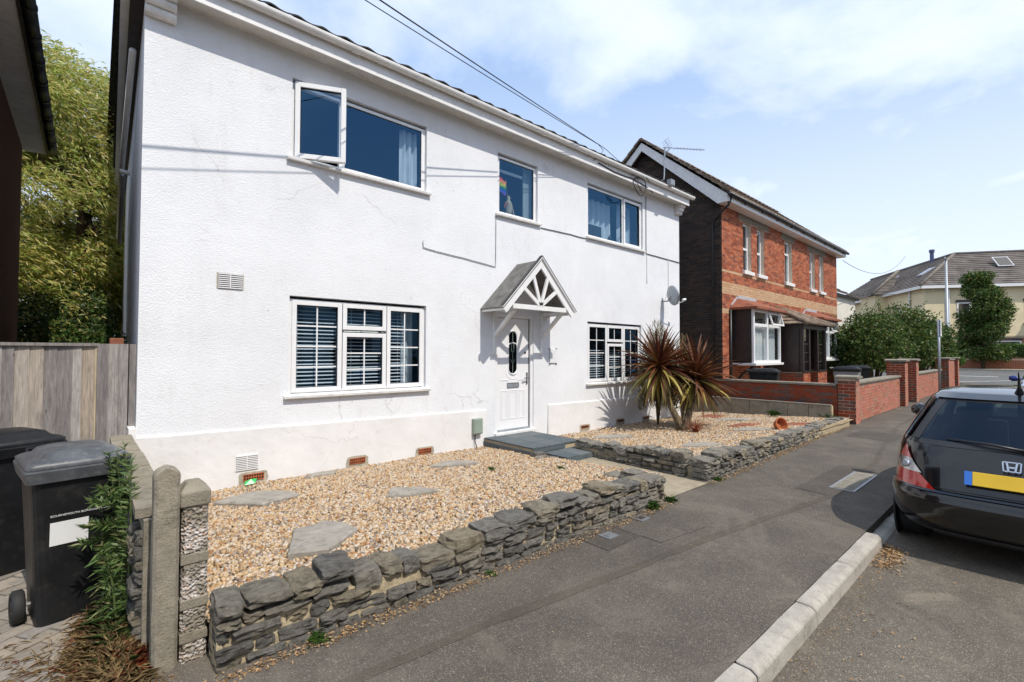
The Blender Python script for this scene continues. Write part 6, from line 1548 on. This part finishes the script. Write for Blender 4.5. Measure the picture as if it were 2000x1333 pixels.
wD = street_wall('last short brick wall before the street corner', 28.75, 31.6, 1.3, 60)
sheet('front_yard', [(13.0, -3.2), (36, -3.2), (36, 6), (13.0, 6)], 'path_concrete', 0.01)
# bins in front of the brick house
bn = wheelie_bin('dark wheelie bin behind the palm at the brick house wall', (14.35, -1.0, 0.02), 0.2, 'bin_black', 'bin_black', 0.56, 0.7, 1.1, False, 'wheelie bins at the brick house')
bn = wheelie_bin('grey wheelie bin beside the brick pier of the porch', (18.9, -1.9, 0.02), 0.1, 'bin_grey', 'bin_black', 0.56, 0.7, 1.1, False, 'wheelie bins at the brick house')
bn = wheelie_bin('black wheelie bin next to the blue garage door', (21.2, -1.7, 0.02), 0.3, 'bin_black', 'bin_black', 0.56, 0.7, 1.1, False, 'wheelie bins at the brick house')
# ================================================================ BEYOND THE BRICK HOUSE
# garage with pale blue door
ga = thing('garage', 'small garage with pale blue door and brown tiled roof beyond the brick house', 'garage', (0, 0, 0))
MB().box(26.9, 27.1, -0.4, 4, 0, 2.35).build('wall', 'pale_render', ga); MB().box(29.6, 29.8, -0.4, 4, 0, 2.35).build('wall', 'pale_render', ga)
gd = MB(); n = 10
for i in range(n): x = 27.1 + i * 0.25; gd.box(x + .004, x + .246, -0.36, -0.32, 0.05, 2.1)
gd.build('door', 'garage_blue', ga); MB().box(27.1, 29.6, -0.34, -0.2, 2.1, 2.35).build('lintel', 'dark_wood', ga)
gr = MB(); courses(gr, (26.6, -0.75, 2.4), (30.1, -0.75, 2.4), (30.1, 2.2, 3.5), (26.6, 2.2, 3.5), 6, 0.05); gr.build('roof', 'roof_brown', ga); MB().box(26.6, 30.1, -0.74, -0.7, 2.28, 2.42).build('fascia', 'dark_wood', ga)
# pale house behind
gh = thing('pale_house', 'pale rendered house with brown roof just beyond the brick house', 'house', (0, 0, 0))
MB().box(29.6, 36.0, 1.6, 9, 0, 4.9).build('wall', 'pale_render', gh); MB().box(29.4, 36.2, 1.4, 9.2, 4.9, 5.02).build('eaves', 'dark_wood', gh)
rr = MB(); courses(rr, (29.3, 1.3, 5.02), (36.3, 1.3, 5.02), (33.5, 4.5, 7.0), (32, 4.5, 7.0), 10, .04); courses(rr, (29.3, 9.3, 5.02), (29.3, 1.3, 5.02), (32, 4.5, 7.0), (32, 6.0, 7.0), 10, .04); rr.build('roof', 'roof_brown', gh)
MB().tube([(31.4, 1.55, 0), (31.4, 1.55, 5.0)], 0.06, 6).build('downpipe', 'plastic_black', gh)
# cream apartment house across the junction: local x runs along the left face, local -y along the right face
ap = thing('apartment_house', 'large cream apartment house with grey tiled hipped roof across the junction', 'house', (51.2, 0.2, 0.55), radians(33.5))
ZA = 6.55
MB().box(0, 20, -26, 0, 2.45, ZA).build('wall', 'cream_render', ap); MB().box(-0.02, 20, -26, 0.02, 0, 2.38).build('ground_floor', 'brick_mortar', ap)
MB().box(-0.08, 20.1, -26, 0.08, 2.38, 2.5).build('string_course', 'sandstone', ap)
brick_field(ap, (-0.02, 0), -pi / 2, 26, 0.05, 2.3, 'brick_far', [(4.5, 6.4, 0.6, 2.2), (9.2, 11.0, 0.6, 2.2), (13.4, 15.4, .6, 2.2)], 0, inside=lambda u, z: 3 < u < 18)
MB().box(-1.4, 0, -16.5, -9.0, 0, ZA).build('bay_wall', 'cream_render', ap)
rf = MB(); e = 0.5; ze = ZA + 0.05; W8 = 9.0; zr = ze + 3.3; nC = 16
courses(rf, (20, e, ze), (-e, e, ze), (W8 / 2, -W8 / 2, zr), (20, -W8 / 2, zr), nC, .05)
courses(rf, (-e, e, ze), (-e, -27, ze), (W8 / 2, -27, zr), (W8 / 2, -W8 / 2, zr), nC, .05)
courses(rf, (20, -W8 - e, ze), (W8, -W8 - e, ze), (W8 / 2, -W8 / 2, zr), (20, -W8 / 2, zr), nC, .05)
courses(rf, (-1.4 - e, -9 + e, ze), (-1.4 - e, -16.5 - e, ze), (1.9, -12.8, zr - 0.6), (1.9, -12.7, zr - .6), nC, .05); courses(rf, (1.5, -9 + e, ze), (-1.4 - e, -9 + e, ze), (1.9, -12.7, zr - .6), (2.0, -12.7, zr - .6), nC, .05)
# small projecting bay on the left face
MB().box(6.0, 9.0, 0, 1.0, 0, ZA).build('bay_wall', 'cream_render', ap)
courses(rf, (9 + .4, 1.4, ze), (6 - .4, 1.4, ze), (7.5, -1.6, zr - 0.9), (7.6, -1.6, zr - .9), nC, .05); courses(rf, (6 - .4, 1.4, ze), (6 - .4, -0.2, ze), (7.5, -1.6, zr - .9), (7.5, -1.7, zr - .9), nC, .05)
ao = rf.build('roof', 'roof_grey', ap)
for A, B in (((-e, e, ze), (W8 / 2, -W8 / 2, zr)), ((-1.4 - e, -9 + e, ze), (1.9, -12.7, zr - .6)), ((-1.4 - e, -16.5 - e, ze), (1.9, -12.8, zr - .6)), ((5.6, 1.4, ze), (7.5, -1.6, zr - .9)), ((W8 / 2, -W8 / 2, zr), (20, -W8 / 2, zr)), ((W8 / 2, -W8 / 2, zr), (W8 / 2, -27, zr))):
    MB().tube([Vector(A) + Vector((0, 0, .05)), Vector(B) + Vector((0, 0, .05))], 0.13, 7).build('hip_tiles', 'roof_grey_ridge', ap, smooth=True)
MB().box(-e, -e + .08, -27, e, ze - .25, ze).build('fascia', 'fascia_white', ap); MB().box(-e, 20, e - .08, e, ze - .25, ze).build('fascia', 'fascia_white', ap); MB().box(-1.9, -1.82, -17, -8.5, ze - .25, ze).build('fascia', 'fascia_white', ap)
for x, z in ((3.6, 1.6), (10.4, 1.9)):
    r = bpy.data.objects.new('rooflight', None); COL.objects.link(r); r.parent = ap; f_ = z / 3.3
    r.location = (x, e - f_ * (W8 / 2 + e), ze + z + .06); r.rotation_euler = (-math.atan2(3.3, W8 / 2 + e), 0, 0); MB().box(-.4, .4, -.6, .6, 0, .08).build('frame', 'lead_grey', r); MB().box(-.32, .32, -.52, .52, .08, .1).build('pane', 'chrome', r)
r = bpy.data.objects.new('rooflight', None); COL.objects.link(r); r.parent = ap; r.location = (2.2, -6.6, ze + 2.1); r.rotation_euler = (0, -math.atan2(3.3, W8 / 2 + e) - .25, 0); MB().box(-.6, .6, -.55, .55, 0, .08).build('frame', 'lead_grey', r); MB().box(-.5, .5, -.45, .45, .08, .1).build('pane', 'seal_black', r)
MB().tube([(7, -W8 / 2 + .4, zr - .4), (7, -W8 / 2 + .4, zr + .75)], 0.16, 8).build('flue', 'chimney_blue', ap); MB().tube([(7, -W8 / 2 + .4, zr + .7), (7, -W8 / 2 + .4, zr + .95)], 0.22, 8).build('flue_cap', 'chimney_blue', ap)
def apt_win(lx, ly, z0, z1, w, face):
    o = bpy.data.objects.new('window', None); COL.objects.link(o); o.parent = ap; o.location = (lx, ly, 0); o.rotation_euler = (0, 0, -pi / 2 if face == 'R' else pi)
    f = MB(); rect_frame(f, 0, w, z0, z1, 0.09, -0.03, 0.06); f.box(.09, w - .09, -.025, .06, (z0 + z1) / 2 - .05, (z0 + z1) / 2 + .05); f.build('frame', 'upvc_white', o)
    MB().box(0.09, w - .09, 0.0, 0.02, z0 + .09, z1 - .09).build('pane', 'car_blue' if False else 'seal_black', o); MB().box(-.1, w + .1, -.12, .05, z0 - .14, z0 - .002).build('sill', 'sandstone', o); MB().box(-.08, w + .08, -.06, .05, z1 + .002, z1 + .2).build('lintel', 'dark_wood', o)
for ly, w in ((-2.2, .9), (-6.6, 1.3), (-18.6, 1.4), (-22, 1.4)): apt_win(0, ly, 3.5, 5.2, w, 'R')
apt_win(-1.4, -11.5, 3.5, 5.3, 2.2, 'R')
for ly in (-4.5, -9.2, -13.4): apt_win(-0.03 if ly != -13.4 else -1.42, ly, 0.62, 2.1, 1.8, 'R')
for lx in (4.6, 14.0, 17.5): apt_win(lx, 0, 3.4, 5.0, 0.8, 'L')
MB().tube([(2.0, 0.1, 0), (2.0, 0.1, ZA)], 0.07, 6).build('downpipe', 'sign_white', ap); MB().tube([(-.1, -1.6, 2.4), (-.1, -1.6, ZA)], 0.07, 6).build('downpipe', 'sign_white', ap); MB().tube([(10.5, .08, 2), (10.5, .08, ZA)], .06, 6).build('downpipe', 'roof_dark', ap)
# low brick wall and clipped hedge in front of it
lwll = thing('brick_front_wall', 'long low red brick wall in front of the clipped hedge across the junction', 'wall', (0, 0, 0))
MB().box(48.3, 48.5, -26, 7, 0.5, 1.28).build('core', 'brick_mortar', lwll); brick_field(lwll, (48.3, 4), -pi / 2, 22, 0.56, 1.2, 'brick_far', (), 0); MB().box(48.26, 48.54, -26, 7, 1.282, 1.34).build('coping', 'brick_far', lwll)
hd = thing('clipped_hedge', 'clipped green hedge above the low brick wall across the junction', 'hedge', (49.1, -8, 0.5))
n = 26000; f = nrs.randint(0, 3, n); P = np.stack([nrs.uniform(-.45, .45, n), nrs.uniform(-12, 8, n), nrs.uniform(0.4, 1.75, n)], -1)
P[f == 0, 0] = -.45; P[f == 1, 2] = 1.75; P += nrs.normal(scale=.05, size=P.shape)
leaves('foliage', P, nrs.normal(size=(n, 3)) + np.array([-.3, 0, .4]), .11, .07, 'leaf_fresh', hd); MB().box(-.36, .36, -12, 8, 0, 1.66).build('branch_core', 'leaf_dark', hd)
# garden shrubs and trees along the street
shrub('garden_bush', 'dense dark green bush behind the nearest gate pillars', 'bush', (24.6, -1.5, 0), 1.9, 1.3, 1.75, 16000, 0.12, 0.07, 'leaf_mid', 40, 'bushes behind the street walls')
shrub('garden_bush', 'taller bushy shrub with reddish twigs left of the parking sign', 'bush', (28.6, -1.6, 0), 2.2, 1.4, 2.05, 17000, 0.13, 0.07, 'leaf_mid', 40, 'bushes behind the street walls')
shrub('garden_bush', 'loose bush right of the parking sign', 'bush', (32.5, -2.0, 0), 2.0, 1.2, 1.9, 14000, 0.14, 0.08, 'leaf_mid', 36, 'bushes behind the street walls')
shrub('garden_bush', 'bright green low bush spilling over the end pillar', 'bush', (33.4, -2.9, 0.2), 1.1, .6, 0.95, 6000, 0.12, 0.08, 'leaf_fresh', 22, 'bushes behind the street walls')
shrub('garden_bush', 'very dark shaded bush beside the blue garage door', 'bush', (24.2, 0.4, 0), 1.6, 1.2, 1.6, 9000, 0.12, 0.07, 'leaf_dark', 24, 'bushes behind the street walls')
shrub('climber', 'pale leafy climber hanging over the garage door', 'plant', (26.75, -0.9, 0.3), .5, .35, 1.4, 1500, 0.10, 0.06, 'leaf_fresh', 14)
tg = thing('street_tree', 'upright dark green conical tree in front of the apartment house', 'tree', (47.9, -3.35, 0.5))
cl = []
for k in range(70):
    z = nrs.uniform(1.2, 7.6); r = 1.5 * (1 - ((z - 3.6) / 4.4) ** 2) ** .5 * nrs.uniform(.2, .85) if abs(z - 3.6) < 4.3 else .2; a = nrs.uniform(0, 2 * pi); cl.append((r * cos(a), r * sin(a), z, nrs.uniform(.45, .8)))
trunk(tg, (0, 0, -.1), (0, 0, 6.8), .14, .04, limbs=[(nrs.uniform(.2, .9), c[:3], .04) for c in cl[::5]])
P, v, idx = clump_points(30000, cl, .08); leaves('crown', P, v + nrs.normal(scale=.6, size=P.shape), .2, .1, 'leaf_mid', tg, .3, curl=.2); tg.scale = (.92, .92, .88)
for i, (x, y, h) in enumerate(((60, -30, 8), (66, 22, 9), (58, 26, 7))):
    shrub('far_tree', ('broad tree far beyond the junction to the right', 'far tree behind the apartment house', 'far rounded tree left of the apartment house')[i], 'tree', (x, y, 0.5), 3, 3, h / 2, 7000, .35, .2, 'leaf_mid', 24)
# lamp column and parking sign
lc = thing('lamp_column', 'tall plain grey lamp column at the street corner', 'lamp post', (36.2, -2.66, 0))
MB().tube([(0, 0, 0), (0, 0, 1.2), (0, 0, 1.25), (0, 0, 6.95)], [.10, .10, .075, .06], 10).build('column', 'galvanised', lc, smooth=True); MB().tube([(0, 0, 6.9), (-.35, 0, 7.0)], [.06, .05], 8).build('lantern', 'galvanised', lc)
ps = thing('parking_sign', 'grey post with small white parking plate beside the brick street wall', 'sign', (24.75, -3.56, 0))
MB().tube([(0, 0, 0), (0, 0, 2.92)], .045, 10).build('post', 'galvanised', ps, smooth=True); MB().box(-.05, .30, -.06, -.05, 2.28, 2.95).build('plate', 'sign_white', ps)
k = MB()
for i in range(6): k.box(-.01, .26 - .05 * (i % 3), -.064, -.0605, 2.86 - i * .09, 2.885 - i * .09)
k.build('print', 'sign_ink', ps)
for k, (a, b, s) in enumerate((((26.6, .0, 6.0), (52, 1.5, 9.9), 1.0), ((26.6, .3, 4.4), (60, -4, 8.4), .5))):
    a, b = Vector(a), Vector(b); pts = [a.lerp(b, i / 20) - Vector((0, 0, s * 4 * (i / 20) * (1 - i / 20))) for i in range(21)]
    tag(MB().tube(pts, .012, 5).build('overhead_wire', 'cable_black'), ('upper thin wire sagging from the brick house toward the apartment house', 'lower thin wire running past the brick house eaves')[k], 'wire', 'thin wires beyond the brick house')
# houses on the other side of the street, seen only in the window glass
for i in range(5):
    x = -16 + i * 11.5
    o = thing('opposite_house', ('pale rendered house across the street, leftmost of the row seen in the glass', 'dark brick house across the street facing the white house', 'pale rendered house across the street facing the palm bed', 'dark brick house across the street facing the brick house', 'pale rendered house across the street, nearest the junction')[i], 'house', (x, -19.5, 0))
    MB().box(0, 9.6, 0, 4.6, 0, 5.3).build('wall', 'brick_neighbour' if i % 2 else 'pale_render', o)
    q = MB(); courses(q, (-.3, 5.0, 5.3), (9.9, 5.0, 5.3), (9.9, 2.3, 7.6), (-.3, 2.3, 7.6), 9, .03); q.build('roof', 'roof_dark', o)
    for a in (1.2, 6.4):
        for z in (1.0, 3.5): MB().box(a, a + 1.9, 4.6, 4.66, z, z + 1.3).build('window', 'seal_black', o)
    MB().box(4.2, 5.2, 4.6, 4.66, 0, 2.1).build('door', 'dark_wood', o)
    shrub('opposite_hedge', ('clipped hedge before the leftmost house across the street', 'clipped hedge across the street facing the white house', 'clipped hedge across the street facing the palm bed', 'clipped hedge across the street facing the brick house', 'clipped hedge across the street nearest the junction')[i], 'hedge', (x + 4, -14.2, 0), 3.6, .5, .9, 2500, .2, .12, 'leaf_dark', 24)

# ================================================================ CARS
LV = np.array([  # height, rear x, front x, half width
    (0.17, 0.24, 3.95, 0.72), (0.24, 0.07, 4.08, 0.80), (0.36, 0.01, 4.13, 0.838), (0.52, 0.00, 4.13, 0.848), (0.62, 0.03, 4.10, 0.848), (0.78, 0.09, 4.0, 0.842), (0.88, 0.135, 3.7, 0.82),
    (0.95, 0.185, 3.15, 0.79), (1.00, 0.235, 2.95, 0.765), (1.12, 0.36, 2.68, 0.715), (1.25, 0.50, 2.38, 0.655), (1.345, 0.62, 2.12, 0.60), (1.395, 0.76, 1.95, 0.545), (1.425, 1.0, 1.75, 0.43), (1.44, 1.25, 1.55, 0.2)])
def car_pt(w, side, z, off=0.0):
    """w in [0,2]: 0 rear centre, <1 rear face, 1 the rear corner ... 2 the front centre; off pushes outwards"""
    zz_ = min(max(z, LV[0, 0]), LV[-1, 0]); xr, xf, hw = [float(np.interp(zz_, LV[:, 0], LV[:, k])) for k in (1, 2, 3)]
    xc = (xr + xf) / 2; A = (xf - xr) / 2; n = 5.0 if z < 1.0 else 5.0 - 1.2 * min(1, (z - 1.0) / .4)
    th = w * pi / 2
    c, s = cos(th), sin(th); x = xc - A * math.copysign(abs(c) ** (2 / n), c); y = hw * abs(s) ** (2 / n)
    # outward direction of the outline
    gx = -math.copysign(abs(c) ** (2 - 2 / n), c) / A; gy = abs(s) ** (2 - 2 / n) / hw; g = math.hypot(gx, gy) or 1
    return Vector((x + off * gx / g, side * (y + off * gy / g), z))
def w_of(yrel):   # w for a fraction of the half width on the rear face
    return math.asin(min(1, abs(yrel)) ** 2.5) / (pi / 2)
WS = [w_of(k / 14 * 0.9) for k in range(15)] + list(np.linspace(w_of(0.9), 2 - w_of(0.9), 40)[1:-1]) + [2 - w_of(k / 10 * 0.9) for k in range(10, -1, -1)]
ZS = sorted(set([round(z, 3) for z in np.interp(np.linspace(0, len(LV) - 1, 50), range(len(LV)), LV[:, 0])]))
def car_patch(mb, w0, w1, z0, z1, off, side=1, nu=10, nv=6, shape=None, both=False):
    fn = lambda u, v: car_pt(*( (w0 + (w1 - w0) * u, side, z0 + (z1 - z0) * v) if shape is None else shape(u, v)), off)
    mb.grid(fn, nu, nv)
def rear_patch(y0, y1, z0, z1, off, nu=14, nv=8, taper=0.0):
    """patch across the rear face between signed fractions of half width"""
    mb = MB()
    def fn(u, v):
        yr = y0 + (y1 - y0) * u; yr *= (1 - taper * v); return car_pt(w_of(yr), 1 if yr >= 0 else -1, z0 + (z1 - z0) * v, off)
    mb.grid(fn, nu, nv); return mb
def make_car(label, paint, loc, rz, plate=True, mirror_mat=None, cat='car'):
    o = thing('parked_car', label, cat, loc, rz, 'cars parked along the street')
    body = MB(); ring = [(w, 1) for w in WS] + [(w, -1) for w in WS[::-1][1:-1]]; n = len(ring)
    is_glass = lambda w, z: (0.985 < z < 1.335) and ((w < w_of(0.80)) or (0.40 < w < 0.98) or (1.02 < w < 1.42) or (w > 2 - w_of(0.80)))
    vs = [car_pt(w, s, z) for z in ZS for w, s in ring]; fs = []; gl = []
    for j in range(len(ZS) - 1):
        for i in range(n):
            f = (j * n + i, j * n + (i + 1) % n, (j + 1) * n + (i + 1) % n, (j + 1) * n + i); wm = (ring[i][0] + ring[(i + 1) % n][0]) / 2; zm = (ZS[j] + ZS[j + 1]) / 2
            (gl if is_glass(wm, zm) else fs).append(f)
    top = (len(ZS) - 1) * n; fs.append(tuple(top + i for i in range(n))); fs.append(tuple(i for i in range(n))[::-1])
    body.add(vs, fs); body.build('body', paint, o, smooth=True)
    g = MB(); g.add(vs, gl); me = g.mesh('window', 'glass_car', True); bm = bmesh.new(); bm.from_mesh(me); bmesh.ops.delete(bm, geom=[v for v in bm.verts if not v.link_faces], context='VERTS')
    bm.to_mesh(me); bm.free(); obj('window', me, o)
    # black surround of the rear screen
    for a, b, c, d in ((-0.86, 0.86, 0.955, 0.995), (-0.82, 0.82, 1.325, 1.355), (-0.86, -0.78, 0.99, 1.33), (0.78, 0.86, 0.99, 1.33)): rear_patch(a, b, c, d, 0.004).build('screen_surround', 'plastic_black', o, smooth=True)
    rear_patch(-0.90, 0.90, 1.35, 1.395, 0.035, 18, 3).build('roof_spoiler', paint, o, smooth=True)
    # bumper: proud lower skin wrapping the corner, with an upper lip
    for s in (1, -1):
        bp = MB(); bp.grid(lambda u, v: car_pt(0.62 * u, s, 0.22 + 0.37 * v, 0.028 * min(1, 8 * v, 8 * (1 - v) + .3)), 26, 8); bp.build('bumper', paint, o, smooth=True)
        lp = MB(); lp.grid(lambda u, v: car_pt(0.62 * u, s, 0.585 + 0.02 * v, 0.028 * (1 - v)), 26, 2); lp.build('bumper_lip', paint, o, smooth=True)
    rear_patch(-0.60, 0.60, 0.20, 0.27, 0.032).build('bumper_insert', 'plastic_black', o, smooth=True)
    # tailgate skin
    rear_patch(-0.655, 0.655, 0.615, 0.95, 0.004, 20, 10).build('panel_gap', 'seal_black', o, smooth=True); rear_patch(-0.645, 0.645, 0.622, 0.945, 0.010, 20, 10).build('tailgate', paint, o, smooth=True)
    # lamp clusters: red foot, silver middle with a round reversing lamp, pale red cap, clear cover
    for s in (1, -1):
        L = bpy.data.objects.new('tail_lamp', None); COL.objects.link(L); L.parent = o
        def lamp(z0, z1, a0, a1, b0, b1, off, mat, nm):
            mb = MB(); mb.grid(lambda u, v: car_pt((w_of(a0 + (b0 - a0) * v)) * (1 - u) + (a1 + (b1 - a1) * v) * u, s, z0 + (z1 - z0) * v, off), 12, 5); mb.build(nm, mat, L, smooth=True)
        lamp(0.60, 0.715, 0.55, 0.52, 0.68, 0.50, 0.016, 'lamp_red', 'red_lens')
        lamp(0.715, 0.82, 0.66, 0.50, 0.76, 0.48, 0.014, 'lamp_silver', 'silver_housing')
        lamp(0.735, 0.80, 0.86, 0.47, 0.88, 0.46, 0.017, 'lamp_silver', 'indicator')
        lamp(0.82, 0.925, 0.76, 0.49, 0.84, 0.46, 0.016, 'lamp_pink', 'upper_lens')
        c = car_pt(w_of(0.79), s, 0.765, 0.016); nrm = Vector((-0.75, s * 0.62, 0.2)).normalized()
        MB().tube([c, c + nrm * 0.012], 0.034, 16).build('reversing_lamp', 'chrome', L, smooth=True); MB().tube([c + nrm * .0125, c + nrm * 0.016], 0.024, 16).build('reversing_lens', 'galvanised', L)
    if plate:
        P = bpy.data.objects.new('number_plate', None); COL.objects.link(P); P.parent = o; P.location = (0.012, 0.03, 0.745); P.rotation_euler = (0, radians(18), 0)
        MB().box(-0.012, 0, -0.22, 0.215, -0.055, 0.055).build('plate', 'plate_yellow', P, bevel=0.003); MB().box(-0.0125, 0, 0.2155, 0.26, -0.055, 0.055).build('plate_band', 'plate_blue', P)
        E_ = bpy.data.objects.new('emblem', None); COL.objects.link(E_); E_.parent = o; E_.location = (0.075, 0.03, 0.865); E_.rotation_euler = (0, radians(18), 0)
        em = MB(); w, h = .045, .036
        def bar(y0, z0, y1, z1, t=.008): em.beam((-.008, y0, z0), (-.008, y1, z1), t, .008, (1, 0, 0))
        bar(-w, -h, w, -h); bar(-w * 1.05, h, w * 1.05, h); bar(-w, -h, -w * 1.1, h); bar(w, -h, w * 1.1, h); bar(-.018, -h, -.028, h, .011); bar(.018, -h, .028, h, .011); bar(-.02, -.004, .02, -.004, .012); em.build('badge', 'chrome', E_)
    # wiper, aerial, mirrors, handles
    wp = MB(); a = car_pt(w_of(.05), -1, .985, .03); b = car_pt(w_of(.55), 1, 1.02, .02); wp.tube([a, a.lerp(b, .4) + Vector((-.012, 0, .01)), b], [.014, .012, .005], 6); wp.tube([a, a + Vector((-.02, -.03, -.01))], [.022, .02], 8); wp.build('rear_wiper', 'plastic_black', o, smooth=True)
    MB().tube([(0.86, 0, 1.40), (0.80, 0, 1.46), (0.66, 0, 1.60)], [.035, .012, .004], 7).build('roof_aerial', 'plastic_black', o)
    for s in (1, -1):
        mr = MB(); mr.tube([(2.72, s * .76, 1.0), (2.70, s * .84, 1.02), (2.70, s * .92, 1.03), (2.71, s * .99, 1.03)], [.03, .07, .085, .05], 10); mr.build('door_mirror', mirror_mat or paint, o, smooth=True)
    for x in (0.74, 3.32):
        for s in (1, -1):
            w = bpy.data.objects.new('wheel', None); COL.objects.link(w); w.parent = o; w.location = (x, s * .69, .30)
            k = 28; prof = [(-.09, .20), (-.095, .27), (-.07, .30), (.07, .30), (.095, .27), (.09, .20)]
            t_ = MB(); t_.add([(r * cos(2 * pi * i / k), yy, r * sin(2 * pi * i / k)) for i in range(k) for yy, r in prof], [(6 * i + j, 6 * i + j + 1, 6 * ((i + 1) % k) + j + 1, 6 * ((i + 1) % k) + j) for i in range(k) for j in range(5)]); t_.build('tyre', 'rubber', w, smooth=True)
            r = MB(); r.tube([(0, s * .06, 0), (0, s * .08, 0)], .205, 24)
            for q in range(7): a = 2 * pi * q / 7; r.beam((.04 * cos(a), s * .09, .04 * sin(a)), (.19 * cos(a), s * .085, .19 * sin(a)), .035, .02, (0, 1, 0))
            r.build('rim', 'metal_grey', w)
            ar = MB(); ar.tube([(0, s * .118, 0), (0, s * .105, 0)], .335, 28); arb = ar.build('wheel_arch', 'rubber', w)
    # cabin
    for x in (1.25, 2.15):
        for y in (.34, -.34):
            S = MB(); S.box(x, x + .12, y - .22, y + .22, .5, 1.02); S.box(x + .02, x + .10, y - .11, y + .11, 1.06, 1.22); S.build('seat', 'seat_fabric', o, bevel=.03)
    MB().box(.5, 3.0, -.7, .7, .40, .45).build('cabin_floor', 'seat_fabric', o); MB().box(.38, .9, -.62, .62, .86, .88).build('parcel_shelf', 'seat_fabric', o)
    MB().add([(.62, .60, 1.0), (.95, .60, 1.02), (1.0, .53, 1.26), (.82, .54, 1.28)], [(0, 1, 2, 3)]).build('side_blind', 'interior_card', o)
    return o
make_car('glossy black hatchback parked half off the kerb, seen from behind', 'car_paint_black', (5.2, -6.15, -0.1), 0.0).scale = (1, 1, 0.965)
c2 = make_car('silver car with blue door mirror parked farther along, facing this way', 'car_paint_silver', (21.8, -6.62, -0.1), pi, False, 'car_blue')
print('objects', len(bpy.data.objects), 'tris', sum(len(m.loop_triangles) if m.loop_triangles else len(m.polygons) for m in bpy.data.meshes))
